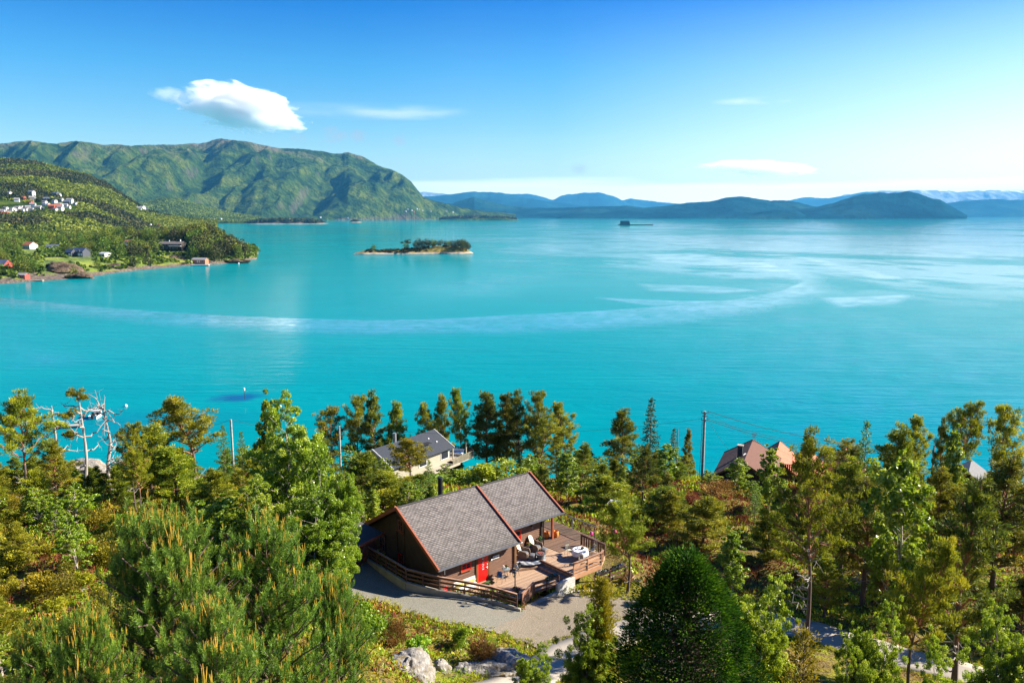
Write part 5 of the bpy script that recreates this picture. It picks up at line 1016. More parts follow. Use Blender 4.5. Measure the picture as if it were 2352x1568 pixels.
lobed('thuja', 63, .28, 560, M_THUJA, .0135, 'conifer', 120); spruce('juni', 64, .13, 120, M_JUNI, .022, 0, 170, 'juniper', -1.2, .35, .9, .5); spruce('juni2', 65, .22, 60, M_JUNI, .03, 0, 90, 'juniper', -.8, .35, .6, .5)
shrub('bush1', 71, M_BUSH, 2600, .06); shrub('bush2', 72, M_BUSH, 2200, .085, flat=.6); shrub('heath1', 73, M_HEATH, 2600, .075, 'heather_bush', 11, .2, .6, .8); shrub('jbush', 74, M_JUNI, 2800, .075, 'juniper_bush', 10, .25, .7, .6)
shrub('ybush', 75, M_YEL, 2200, .08, 'bush', 9, .4)
young_pine('yp1', 81, 24, .46, [(-.02, 0, .98), (-.1, .03, .95), (.1, -.02, .93), (-.17, 0, .86), (.17, .06, .9), (.26, 0, .86), (-.05, -.1, .82)]); young_pine('yp2', 82, 22, .42, [(-.0, 0, .98), (.12, .03, .9), (.22, -.02, .84), (-.13, 0, .82)])
snag('snag1', 91, 17); snag('snag2', 92, 12, 1, True, [((-.16, 0, .8), .055), ((-.05, .0, .98), .06), ((-.12, .03, .6), .05), ((.03, .0, .93), .03)]); snag('snag3', 93, 9, 1, False)
# ---- prominent trees: (prototype, photo x, photo y of the tip, distance, half-width px or None, label, category)
placed = []
SUNR = [(14, 51), (18.5, 50), (23.5, 46.5), (31, 42.5), (30, 40), (22, 44), (17, 47), (13.5, 48.5)]
SUNK = poly_sun = [(-3.5, 51.5), (3.5, 53.8), (6.9, 56.5), (9.3, 58.6), (7.6, 63.5), (4, 66), (-6, 57), (-9.5, 55), (-12, 56), (-8, 50.5)]
def shades(x, y, zt, r_):
    for s in np.arange(0, 20, .5):
        if zt-s*math.tan(SUN_EL) < (16.5 if x > 16 else 19.6): return False
        sx, sy = x-s*math.sin(SUN_AZ), y-s*math.cos(SUN_AZ)
        if zt-s*math.tan(SUN_EL) > 17 and x > 14 and inpoly(np.array([sx]), np.array([sy]), SUNR)[0] and s > 1: return True
        if inpoly(np.array([sx]), np.array([sy]), SUNK)[0] or float(_dpoly(np.array([sx]), np.array([sy]), SUNK)[0]) < r_*.6: return True
    return False
HEROC = []
def tree(key, x, y, Y, wpx, label, cat, group=None, rot=None, kw=None, sink=.1):
    p = at_y(x, y, Y); z0 = gz(p.x, Y); h_ = p.z-z0+sink
    if h_ < .4: h_ = .4
    uw = {'umb1': .36, 'umb2': .33, 'umb3': .38, 'pin1': .24, 'pin2': .22, 'pin3': .2, 'low1': .4, 'low2': .36, 'sparse': .33, 'tallp': .21, 'sp1': .32, 'sp2': .3, 'sp3': .34, 'bir1': .3, 'bir2': .24, 'bir3': .34, 'bir4': .2, 'birn': .34, 'spr1': .2, 'spr2': .26, 'thuja': .27, 'juni': .13, 'juni2': .22, 'yp1': .44, 'yp2': .4, 'snag1': .3, 'snag2': .3, 'snag3': .25}.get(key, .5)
    zc = Y*CP+(CAMH-p.z)*SP; sx = (wpx/F*zc)/uw if wpx else h_
    print('SHADES', key, x, y) if shades(p.x, Y, p.z, 0) else None; e = place(key, (p.x, Y, z0-sink), sx, h_, (x*.73) % 6.28 if rot is None else rot, label, cat, group); placed.append((p.x, Y, (wpx/F*zc) if wpx else h_*uw)); return e
HERO = [
 ('umb1', 42, 914, 57, 74, 'flat topped pine with a bare pale trunk at the far left', 'pine'),
 ('snag3', 118, 928, 76, None, 'short dead grey trunk standing between the flat topped pine and the half dead pine', 'dead tree'),
 ('snag2', 182, 897, 68, 62, 'half dead pine with green tufts at its bare top', 'dead tree'),
 ('snag1', 240, 922, 73, 70, 'large silvery dead pine with forked bare branches beside the boat', 'dead tree'),
 ('umb3', 298, 975, 57, 44, 'pine with a dark curved trunk in front of the silvery dead pine', 'pine'),
 ('umb2', 432, 905, 78, 72, 'broad wind shaped pine against the water left of the big birch', 'pine'),
 ('low1', 340, 985, 66, 72, 'rounded golden green pine below the broad wind shaped pine', 'pine'), ('pin1', 118, 1012, 62, 42, 'small pine right of the bare pale trunk on the left slope', 'pine'),
 ('low2', 396, 1030, 64, 64, 'bushy olive pine left of the thin utility pole', 'pine'), ('umb1', 310, 1035, 55, 36, 'pine with a thin straight trunk right of the curved one', 'pine'),
 ('spr2', 511, 978, 88, 22, 'young blue green pine just left of the thin utility pole', 'pine'), ('spr2', 553, 993, 86, 20, 'young blue green pine just right of the thin utility pole', 'pine'), ('bir4', 614, 922, 58, 36, 'slender birch top rising left of the big birch', 'birch'),
 ('bir1', 664, 920, 52, 92, 'tall full birch left of the cabin rising above the shoreline', 'birch'), ('birn', 745, 1030, 49, 66, 'birch right of the tall full birch, leaning towards the shed', 'birch'), ('birn', 712, 1120, 47, 92, 'bright leafy birch low beside the gravel and the shed', 'birch'),
 ('bir1', 595, 1105, 46, 72, 'shaded birch below the tall full birch', 'birch'), ('bir2', 520, 1140, 46, 66, 'dark leafy birch behind the tips of the left young pine', 'birch'), ('pin1', 455, 1120, 50, 46, 'small dark pine behind the left young pine', 'pine'), ('umb2', 565, 1035, 64, 44, 'orange tinted pine below the thin utility pole', 'pine'),
 ('yp1', 365, 1186, 17, 235, 'large young pine with yellow candles at the lower left', 'pine'), ('yp2', 607, 1205, 19, 190, 'young pine with yellow candles in front of the gravel turn', 'pine'), ('yp2', 95, 1440, 15.5, 150, 'shaded young pine at the lower left corner', 'pine'), ('yp1', 760, 1330, 21, 120, 'small young pine with candles left of the gravel bank', 'pine'), ('yp2', 480, 1400, 14, 190, 'young pine with candles cut by the lower frame edge', 'pine'), ('yp1', 200, 1420, 14.5, 150, 'young pine between the large one and the shaded corner one', 'pine'),
 ('sp3', 758, 935, 118, 42, 'leftmost dark pine of the shoreline row behind the grey house', 'pine'), ('sp3', 819, 910, 120, 39, 'second pine of the shoreline row left of the grey house', 'pine'), ('sp2', 856, 905, 121, 36, 'third pine of the shoreline row, with an open right side', 'pine'), ('sp1', 912, 927, 119, 39, 'stout dark pine above the dark roof of the grey house', 'pine'), ('umb2', 990, 925, 119, 30, 'low pine left of the double topped shoreline pine', 'pine'), ('sp1', 1016, 911, 121, 33, 'middle pine above the ridge of the grey house', 'pine'), ('umb2', 1057, 897, 119, 32, 'tall shoreline pine with a forked crown above the grey house terrace', 'pine'), ('pin3', 1117, 903, 118, 39, 'open conical pine in the middle of the shoreline row', 'pine'), ('pin3', 1162, 906, 120, 30, 'narrow pine right of the open conical one', 'pine'), ('sp2', 1190, 904, 117, 36, 'narrow tall pine left of the broad shoreline pine', 'pine'), ('sp3', 1232, 900, 117, 38, 'broad pine crown that is highest over the cabin ridge', 'pine'), ('umb2', 1298, 930, 116, 40, 'leaning pine at the right end of the shoreline row', 'pine'), ('pin3', 1430, 942, 114, 36, 'grey green conical pine left of the dark spruce', 'pine'), ('spr1', 1496, 916, 103, 29, 'dark pointed spruce standing against the water', 'spruce'), ('sp1', 1583, 988, 112, 18, 'small dark pine left of the tall utility pole', 'pine'), ('spr1', 1548, 985, 108, 20, 'low dark spruce right of the pointed spruce', 'spruce'),
 ('umb2', 940, 1000, 84, 52, 'umbrella pine with an orange trunk in front of the grey house', 'pine'), ('umb3', 1246, 965, 100, 52, 'thin pine with a bare trunk above the right end of the cabin roof', 'pine'), ('low1', 830, 1045, 80, 62, 'low spreading pine left of the grey house', 'pine'), ('low2', 880, 1085, 76, 66, 'low spreading pine below the dark roof of the grey house', 'pine'),
 ('umb2', 1446, 1148, 54.6, 58, 'pine with dark twisted limbs right of the round table', 'pine'), ('low2', 1402, 1095, 76, 66, 'bushy pine behind the glass railing', 'pine'), ('low1', 1525, 1120, 72, 72, 'spreading golden pine right of the deck', 'pine'), ('low1', 1620, 1145, 66, 66, 'spreading pine below the brown heather knoll', 'pine'),
 ('bir4', 1776, 1034, 78, 34, 'slim birch with a white stem in front of the brown house', 'birch'), ('bir2', 1700, 1052, 88, 30, 'birch standing before the dark gable of the brown house', 'birch'), ('bir2', 1530, 1020, 92, 30, 'light green birch right of the pointed spruce', 'birch'), ('bir3', 1470, 1030, 94, 30, 'rounded light birch below the grey green pine', 'birch'), ('bir3', 1640, 1085, 92, 26, 'low birch right of the tall utility pole', 'birch'),
 ('sparse', 1880, 1000, 47, 100, 'tall pine with bare pale lower branches right of the big green conifer', 'pine'), ('spr2', 1992, 972, 76, 36, 'pointed young pine right of the tall pine', 'pine'), ('pin1', 2062, 984, 70, 60, 'dense pine between the pointed young pine and the open water', 'pine'), ('bir2', 2085, 1048, 52, 80, 'sunlit pale birch among the pines on the right', 'birch'), ('umb2', 2105, 962, 96, 40, 'leaning pine against the water on the right', 'pine'), ('umb3', 2216, 929, 84, 58, 'tall pine with wide plate like branches against the water at right', 'pine'), ('sp2', 2170, 968, 88, 26, 'narrow pine left of the tall plate branched one', 'pine'), ('bir4', 2192, 990, 78, 28, 'light birch with two stems right of the leaning pine', 'birch'), ('sp3', 2320, 934, 80, 50, 'wide open pine at the right frame edge above the water', 'pine'), ('pin2', 2310, 1055, 61, 74, 'dark dense pine at the right frame edge', 'pine'), ('tallp', 2235, 1120, 44, 82, 'dark tall pine with a red brown trunk near the right edge', 'pine'), ('tallp', 2000, 1105, 57, 72, 'tall dark trunked pine right of the pale branched pine', 'pine'), ('pin1', 1950, 1060, 60, 62, 'pine standing behind the pale branched pine', 'pine'), ('umb2', 2120, 1230, 41, 80, 'pine with thin crown above the right end of the road', 'pine'),
 ('thuja', 1580, 1276, 28, 172, 'very large dense dark green conifer below the gravel yard', 'conifer'), ('juni', 1383, 1338, 37, 34, 'narrow golden juniper column in front of the gravel yard', 'juniper'), ('birn', 1348, 1385, 36.5, 62, 'young birch left of the golden juniper column', 'birch'), ('birn', 1745, 1330, 33, 92, 'bright young birch right of the big dark conifer', 'birch'), ('birn', 2030, 1395, 34, 62, 'young birch covering the road at the lower right', 'birch'), ('birn', 2310, 1390, 33, 80, 'young birch at the lower right corner', 'birch'), ('birn', 1965, 1460, 30, 50, 'low birch sapling below the road', 'birch'), ('juni2', 1850, 1450, 31, 56, 'olive juniper at the foot of the tall pale branched pine', 'juniper'), ('birn', 1230, 1488, 34, 46, 'birch sapling in front of the concrete road', 'birch'), ('birn', 2170, 1480, 30, 60, 'leafy sapling below the lower right road', 'birch'),
 ('bush1', 843, 1368, 43.5, 55, 'bright green bush on the bank below the gravel turn', 'bush'), ('bush1', 790, 1405, 42, 60, 'round leafy bush left of the gravel bank', 'bush'), ('bush1', 1055, 1420, 45.5, 24, 'small fresh green bush at the gravel edge', 'bush'), ('heath1', 900, 1400, 44, 34, 'brown heather tuft on the gravel bank', 'heather'), ('heath1', 1110, 1448, 43.5, 44, 'brown heather bush on top of the pale rock', 'heather'), ('heath1', 920, 1495, 40, 40, 'rusty heather bush above the left pale rock', 'heather'), ('bir3', 1030, 1068, 97, 34, 'small leafy birch in front of the grey house terrace', 'birch'), ('bir3', 872, 1052, 95, 36, 'small leafy birch hiding the left end of the grey house', 'birch'), ('low2', 960, 1092, 82, 40, 'low pine below the umbrella pine in front of the grey house', 'pine'),
 ('bush2', 955, 1450, 42.5, 36, 'loose green bush in the middle of the bank', 'bush'),
 ('heath1', 1650, 1098, 84, 54, 'large brown heather knoll below the tall utility pole', 'heather'), ('heath1', 1600, 1125, 80, 40, 'smaller brown heather bush left of the heather knoll', 'heather'), ('bush1', 1130, 1030, 92, 70, 'large bright bush right of the grey house', 'bush'), ('bush1', 1078, 1052, 98, 50, 'bright bush below the grey house terrace', 'bush'), ('bush1', 1195, 1062, 84, 62, 'bright bush behind the cabin flue', 'bush'), ('bush1', 1012, 1082, 92, 46, 'green bush left of the black flue', 'bush'), ('spr2', 985, 1060, 80, 24, 'little pine with upright shoots left of the black flue', 'pine')]
for h_ in HERO: tree(*h_)
# ---- the rest of the wood: kept off the yard, the buildings and the views past them
KEEP = [(815, 1075, 1310, 1420, 64), (790, 1290, 1490, 1470, 56), (860, 1370, 1300, 1568, 48), (845, 980, 1085, 1092, 104), (1640, 1000, 1850, 1095, 106), (1600, 930, 1632, 1105, 99), (1820, 1415, 2230, 1568, 47), (1296, 1190, 1400, 1350, 64), (515, 950, 545, 1050, 95)]
sky_x = [0, 60, 110, 260, 350, 520, 600, 700, 760, 900, 1100, 1320, 1400, 1480, 1600, 1640, 1760, 1880, 2000, 2100, 2150, 2352]
sky_y = [1000, 985, 1030, 1075, 985, 1010, 1000, 990, 960, 960, 945, 985, 1010, 1000, 1055, 1075, 1060, 1010, 1000, 1010, 1060, 1040]
BLD = [(-8, 106, 9), (38, 108, 12), (-2, 98, 5)]
def clear(x, y, r_, key, top_y, base_y, Y, wpx, xpx):
    if inpoly(np.array([x]), np.array([y]), YARD)[0] or inpoly(np.array([x]), np.array([y]), HOUSE_PAD)[0]: return False
    if _dpoly(np.array([x]), np.array([y]), ROAD, False)[0] < 1.8+r_*.3 or _dpoly(np.array([x]), np.array([y]), YARD)[0] < r_*.8 or _dpoly(np.array([x]), np.array([y]), HOUSE_PAD)[0] < 1+r_*.5: return False
    if -14.5 < x < -8 and 54 < y < 62: return False
    for bx, by, br in BLD:
        if math.hypot(x-bx, y-by) < br+r_*.3: return False
    for x0, y0, x1, y1, d in KEEP:
        if Y < d and xpx+wpx > x0 and xpx-wpx < x1 and top_y < y1 and base_y > y0: return False
    if top_y < np.interp(xpx, sky_x, sky_y): return False
    return True
def zone(x, y):
    if y < 36: return ('on the bank below the road' if x > 3 else 'on the steep slope at the lower left')
    if y > 92: return 'near the shore, ' + ('below the left hill' if x < -25 else 'around the grey house' if x < 14 else 'around the brown house' if x < 55 else 'beyond the right wood')
    if x < -14: return 'on the left slope ' + ('behind the dead pines' if y > 70 else 'among the bare trunks' if y > 50 else 'above the young pines')
    if x < 12: return 'between the brown cabin and the grey house' if y > 62 else 'beside the gravel yard'
    return 'in the right wood ' + ('above the road' if y < 56 else 'right of the deck' if x < 26 else 'towards the brown house' if y > 72 else 'under the tall pines')
rr = random.Random(77); cnt = 0; tries = 0
KIND = {'sp1': ('ragged conical pine', 'pine', 'pines'), 'umb2': ('mid height pine with a spreading crown', 'pine', 'pines'), 'pin1': ('olive green pine', 'pine', 'pines'), 'pin2': ('dark green pine', 'pine', 'pines'), 'low1': ('low spreading golden pine', 'pine', 'pines'), 'low2': ('low bushy pine', 'pine', 'pines'), 'bir2': ('light green birch', 'birch', 'birches'), 'bir3': ('many stemmed young birch', 'birch', 'birches'), 'bir4': ('slender birch', 'birch', 'birches'), 'spr2': ('small upright young pine', 'pine', 'pines'), 'juni2': ('olive upright juniper', 'juniper', 'junipers'), 'bush1': ('bright green leafy bush', 'bush', 'bushes'), 'bush2': ('loose green bush', 'bush', 'bushes'), 'heath1': ('brown heather bush', 'heather', 'heathers'), 'jbush': ('olive juniper bush', 'juniper', 'juniper bushes'), 'ybush': ('yellow green bush', 'bush', 'bushes'), 'sparse': ('open pine with bare lower branches', 'pine', 'pines'), 'tallp': ('tall dark pine', 'pine', 'pines')}
def scatter(n, keys, hr, xr, yr, sep, mx=6000):
    global cnt
    done = 0; t_ = 0
    while done < n and t_ < mx:
        t_ += 1; y = rr.uniform(*yr); x = rr.uniform(max(xr[0], -.68*y-4), min(xr[1], .68*y+4)); key = rr.choice(keys); s_ = 1.0
        h_ = rr.uniform(*hr) if not isinstance(hr, dict) else rr.uniform(*hr[key]); z0 = gz(x, y)
        if z0 < 1.2: continue
        uw = .5 if ('bush' in key or 'heath' in key) else .3; r_ = h_*uw*(1.25 if uw == .5 else 1)
        if any((x-a)**2+(y-b)**2 < (sep*(r_+c))**2 for a, b, c in placed): continue
        xp, ty, zc = px((x, y, z0+h_)); _, by, _ = px((x, y, z0)); wp = r_/zc*F
        if not clear(x, y, r_, key, ty, by, y, wp, xp) or shades(x, y, z0+h_, r_): continue
        d_, cat_, gp = KIND[key]; zn = zone(x, y); sx = h_*(1.25 if uw == .5 else rr.uniform(.9, 1.15))
        place(key, (x, y, z0-.1), sx, h_, rr.random()*6.28, d_+' '+zn, cat_, d_+' group '+zn); placed.append((x, y, r_)); done += 1; cnt += 1
HR = {'umb2': (4, 7), 'pin1': (4, 8), 'pin2': (4, 8), 'low1': (2.2, 4.5), 'low2': (2.2, 4.5), 'bir2': (3, 7), 'bir3': (2.5, 5), 'bir4': (3, 6), 'spr2': (1.8, 4), 'juni2': (1.5, 3), 'sparse': (6, 9), 'tallp': (7, 10), 'bush1': (.9, 2.2), 'bush2': (.7, 1.6), 'heath1': (.5, 1.0), 'jbush': (.7, 1.5), 'ybush': (.6, 1.3)}
scatter(26, ['pin1', 'pin2', 'umb2', 'tallp', 'bir2', 'sparse', 'bir4'], {**HR, 'pin1': (6, 10), 'pin2': (6, 10), 'umb2': (6, 9), 'bir2': (5, 8), 'bir4': (5, 8)}, (14, 60), (42, 95), .42)
scatter(46, ['umb2', 'pin1', 'low1', 'low2', 'bir3', 'low1', 'pin2'], HR, (-60, -6), (50, 118), .5)
scatter(42, ['pin1', 'low1', 'low2', 'bir2', 'bir3', 'spr2', 'pin2', 'bir4'], HR, (-14, 32), (62, 120), .5)
scatter(30, ['pin1', 'low1', 'bir2', 'bir3', 'low2', 'pin2'], HR, (20, 80), (50, 118), .5)
scatter(44, ['umb2', 'bir3', 'low2', 'sp1', 'bir2', 'low1'], {**HR, 'umb2': (3, 5.5), 'sp1': (3, 6)}, (-40, 80), (100, 124), .4, 9000)
scatter(14, ['bir3', 'juni2', 'bir2', 'low2'], {**HR, 'bir3': (2, 4)}, (3, 30), (20, 44), .5)
scatter(24, ['low1', 'juni2', 'low2', 'bir3'], {**HR, 'low1': (1.5, 3), 'low2': (1.5, 3), 'bir3': (1.5, 3)}, (-40, -5), (18, 52), .5)
scatter(26, ['low1', 'low2', 'bir3', 'low1'], {**HR, 'low1': (2, 4), 'low2': (2, 4)}, (-50, -13), (42, 80), .42, 6000)
scatter(100, ['jbush', 'ybush', 'jbush', 'bush1', 'jbush'], {**HR, 'jbush': (1, 2.4), 'ybush': (1, 2.2)}, (-60, -10), (38, 90), .42, 12000)
scatter(120, ['bush1', 'bush2', 'jbush', 'ybush', 'jbush'], HR, (-60, 75), (26, 118), .55, 9000)
scatter(90, ['heath1'], {**HR, 'heath1': (.6, 1.3)}, (-60, 40), (34, 112), .5, 9000)
scatter(70, ['bush1', 'jbush', 'ybush', 'bush2'], HR, (-45, 3), (20, 62), .5, 6000)
# ---- ground cover nobody could count
def cover(name, n, mat, L, h_, seed, cut, sc_, asp, blades, xr=(-75, 95), yr=(14, 132), upk=1.2):
    r = np.random.RandomState(seed); y = yr[0]+(yr[1]-yr[0])*r.rand(n)**1.0; x = (r.rand(n)*2-1)*(.70*y+4); m = fbm(x*sc_, y*sc_, 3, seed) > cut
    m &= ~inpoly(x, y, YARD) & ~inpoly(x, y, HOUSE_PAD) & (_dpoly(x, y, ROAD, False) > 1.62); x, y = x[m], y[m]; z = ground(x, y); k = z > .6; x, y, z = x[k], y[k], z[k]; s_ = np.clip(y/60, .35, 1.6)
    parts = []; cl = fbm(x*.7, y*.7, 3, seed+5)
    for b in range(blades):
        P = np.stack([x+r.normal(size=len(x))*.12*s_, y+r.normal(size=len(x))*.12*s_, z-.02+r.rand(len(x))*h_*.5], 1); parts.append(cards(P, L*s_*(.6+.8*r.rand(len(x))), asp, tint=np.clip(.5+cl*.6+r.normal(size=len(x))*.2, 0, 1), dirs=unit(len(x), r)*.8+[0, 0, upk], r=r))
    V_, F_, T_ = merge(parts); tag(np_mesh(name, V_, F_, mat, tint=T_), kind='stuff')
cover('heather', 46000, M_HEATH, .32, .25, 301, .02, .13, .3, 4)
cover('undergrowth', 64000, M_BUSH, .24, .45, 302, .0, .17, .55, 4)
cover('grass', 44000, M_YEL, .36, .15, 303, -.02, .2, .22, 4)
cover('dwarf_juniper', 46000, M_JUNI, .3, .5, 304, .03, .11, .35, 4)
r = np.random.RandomState(311); ex, ey = [], []
for i_ in range(len(YARD)):
    (ax, ay), (bx2, by2) = YARD[i_], YARD[(i_+1) % len(YARD)]
    if 0 < i_ < 7: continue
    n_ = int(math.hypot(bx2-ax, by2-ay)*26); t = r.rand(n_); g_ = r.normal(size=n_)*.38; L_ = math.hypot(bx2-ax, by2-ay); ex.append(ax+(bx2-ax)*t-(by2-ay)/L_*g_); ey.append(ay+(by2-ay)*t+(bx2-ax)/L_*g_)
for p_, q_ in zip(ROAD[:-1], ROAD[1:]):
    L_ = math.hypot(q_[0]-p_[0], q_[1]-p_[1]); n_ = int(L_*34); t = r.rand(n_); g_ = (1.45+np.abs(r.normal(size=n_))*.3)*r.choice([-1, 1], n_); ex.append(p_[0]+(q_[0]-p_[0])*t-(q_[1]-p_[1])/L_*g_); ey.append(p_[1]+(q_[1]-p_[1])*t+(q_[0]-p_[0])/L_*g_)
ex = np.concatenate(ex); ey = np.concatenate(ey); ez = ground(ex, ey, False)+.05; parts = []
for b_ in range(9): parts.append(cards(np.stack([ex, ey, ez], 1)+r.normal(size=(len(ex), 3))*[.07, .07, .0], .17*(.5+.9*r.rand(len(ex))), .22, tint=np.clip(.45+fbm(ex*.8, ey*.8, 3, 5)*.7+r.normal(size=len(ex))*.2, 0, 1), dirs=unit(len(ex), r)*.8+[0, 0, 1.0], r=r))
V_, F_, T_ = merge(parts); tag(np_mesh('verge_grass', V_, F_, M_YEL, tint=T_), kind='stuff')
# pale rock outcrops on the bank
def boulder(name, loc, s_, label, seed, mat, group=None, n=22):
    r = np.random.RandomState(seed); mb = MB(); vs = []; fs = []
    for i in range(n+1):
        for j in range(2*n):
            th = math.pi*i/n; ph = math.pi*j/n; d = np.array([math.sin(th)*math.cos(ph), math.sin(th)*math.sin(ph), math.cos(th)])
            k = 1+.38*float(fbm(d[0]*1.7+seed, d[1]*1.7+d[2]*2.3, 4, seed))+.12*float(1-abs(fbm(d[0]*4+seed, d[1]*4+d[2]*5, 3, seed+4))*2); q = d*k*np.array(s_); q[0] = round(q[0]/.01)*.01; vs.append(tuple(q))
    for i in range(n):
        for j in range(2*n): fs.append((i*2*n+j, (i+1)*2*n+j, (i+1)*2*n+(j+1) % (2*n), i*2*n+(j+1) % (2*n)))
    mb.add(vs, fs, None, False); o = mb.build(name, mat); o.location = loc; tag(o, label, 'rock', group); return o
g = G('pale_rock'); v = g.co('Object'); M_ROCK = g.pr(g.mix(g.ramp(g.noise(v, 1.6, 8, .5, .7), [(.5, 0), (.62, .9)]), g.ramp(g.noise(v, 5, 8, .3, .75), [(.3, (.09, .08, .07)), (.5, (.24, .22, .195)), (.7, (.42, .39, .35))]), (.16, .12, .05)), .9, g.bump(g.noise(v, 6, 8), 1, .08))
for (x, y, Y, s_, lb) in ((945, 1545, 39.5, (1.0, 1.2, .75), 'steep pale grey rock face at the lower frame edge left of the road'), (1150, 1470, 43.8, (1.3, 1.2, .8), 'pale grey rock outcrop between the gravel yard and the road'), (1120, 1510, 42.4, (1.3, .7, .5), 'flat bright rock slab just above the road edge'), (1010, 1520, 41.5, (.5, .5, .5), 'small grey boulder in the heather left of the bright slab'), (1190, 1488, 44.3, (.6, .45, .35), 'broken pale rock at the corner of yard and road'), (1065, 1500, 42.2, (.5, .4, .35), 'little grey boulder left of the bright rock slab')):
    p = at_y(x, y, Y); boulder('rock', (p.x, Y, gz(p.x, Y)-s_[2]*.3), tuple(k*1.25 for k in s_), lb, int(x) % 97, M_ROCK, 'rocks on the bank')
for (x, y, Y, s_, lb) in ((186, 1050, 92, (3, 2, 1.5), 'grey rock knoll behind the silvery dead pine'), (100, 1195, 54, (.9, .8, .5), 'pale rock at the foot of the flat topped pine'), (410, 1222, 50, (.7, .6, .4), 'small pale rock behind the left young pine')):
    p = at_y(x, y, Y); boulder('rock', (p.x, Y, gz(p.x, Y)+.1), s_, lb, int(x) % 97, M_ROCK)
# ================================================================== houses
M_GREYW = plain('grey_green_cladding', (.36, .33, .25), .75, .12, 2, sc=(1, 1, 8)); M_TILE = plain('black_tile_roof', (.028, .033, .042), .55, .3, 3, bump=.5, sc=(1, 6, 1)); M_BROWNR = plain('brown_roof', (.13, .058, .04), .95, .15, 4); M_REDR = plain('red_clay_roof', (.42, .12, .055), .8, .3, 5, bump=.5); M_ORR = plain('orange_tile_roof', (.62, .2, .08), .8, .15, 3); M_BLUER = plain('blue_grey_slate', (.1, .12, .17), .6, .15, 3); M_NAVY = plain('dark_blue_board', (.05, .055, .075), .7, .15, 3); M_REDW = plain('falu_red_board', (.36, .06, .04), .75, .2, 3); M_WHW = plain('white_board_wall', (.72, .71, .68), .7, .06, 3); M_PALED = plain('pale_terrace', (.42, .36, .28), .8, .1, 2); M_GREYR = plain('grey_sheet_roof', (.3, .28, .27), .7, .15, 2); M_DBW = plain('near_black_wall', (.03, .022, .018), .8, .2, 3)
def ghouse(name, loc, rz_, L_, W_, H_, rise, wm, rm, label, cat='house', over=.4, wins=(), chim=None, group=None, simple=False, trim=None, root=None):
    """gabled house, ridge along local x; wins: (side, u, z, w, h) with side f (local -y), b, l, r"""
    t = root or empty(name, loc, rz_, label, cat, group)
    mb = MB(); x, y = L_/2, W_/2
    lo_ = -1.5 if L_ > 3 else -.3; mb.add([(-x, -y, lo_), (x, -y, lo_), (x, y, lo_), (-x, y, lo_), (-x, -y, H_), (x, -y, H_), (x, y, H_), (-x, y, H_), (-x, 0, H_+rise), (x, 0, H_+rise)], [(0, 1, 5, 4), (2, 3, 7, 6), (1, 2, 6, 9, 5), (3, 0, 4, 8, 7)]); mb.build('wall', wm, t)
    s_ = rise/y; xo = x+over; yo = y+over; ze = H_-over*s_; mb = MB(); tk = .14
    for sg in (-1, 1):
        a, b, c_, d = (-xo, 0, H_+rise+.02), (xo, 0, H_+rise+.02), (xo, sg*yo, ze+.02), (-xo, sg*yo, ze+.02); q = [Vector(p) for p in ((a, b, c_, d) if sg > 0 else (b, a, d, c_))]; u = Vector((0, 0, tk))
        mb.add([p+u for p in q]+q, [(3, 2, 1, 0), (4, 5, 6, 7), (0, 1, 5, 4), (1, 2, 6, 5), (2, 3, 7, 6), (3, 0, 4, 7)])
    rf = mb.build('roof', rm, t)
    if trim:
        mb = MB()
        for sx_ in (-xo, xo):
            for sg in (-1, 1): mb.beam((sx_, 0, H_+rise+.1), (sx_, sg*yo, ze+.1), .06, .2)
        mb.build('barge_board', trim, rf)
    if chim:
        cx, cy, ch, cm = chim; mb = MB(); mb.box((cx, cy, H_+rise+ch/2-.6), (.6, .6, ch+1.2)); c = mb.build('chimney', cm, rf); mb = MB(); mb.box((cx, cy, H_+rise+ch+.04), (.76, .76, .1)); mb.build('chimney_cap', M_KERB, c)
    for sd_, u, z, ww, wh in wins:
        p, dx = {'f': ((u, -y-.03, z), (ww, .06)), 'b': ((u, y+.03, z), (ww, .06)), 'l': ((-x-.03, u, z), (.06, ww)), 'r': ((x+.03, u, z), (.06, ww))}[sd_]
        if wh > 1.9 and z < 1.3: mb = MB(); mb.box(p, (*dx, wh)); mb.build('door', M_WHITE if wm is not M_WHW else M_NAVY, t); continue
        mb = MB(); mb.box(p, (dx[0]+(.2 if dx[0] > .1 else 0), dx[1]+(.2 if dx[1] > .1 else 0), wh+.2)); f = mb.build('window', M_WHITE if wm is not M_WHW else M_GREYM, t)
        if not simple:
            o_ = {'f': (0, -.02), 'b': (0, .02), 'l': (-.02, 0), 'r': (.02, 0)}[sd_]; mb = MB(); mb.box((p[0]+o_[0], p[1]+o_[1], p[2]), (*[k if k > .1 else .05 for k in dx], wh)); mb.build('pane', M_GLASS, f)
    return t
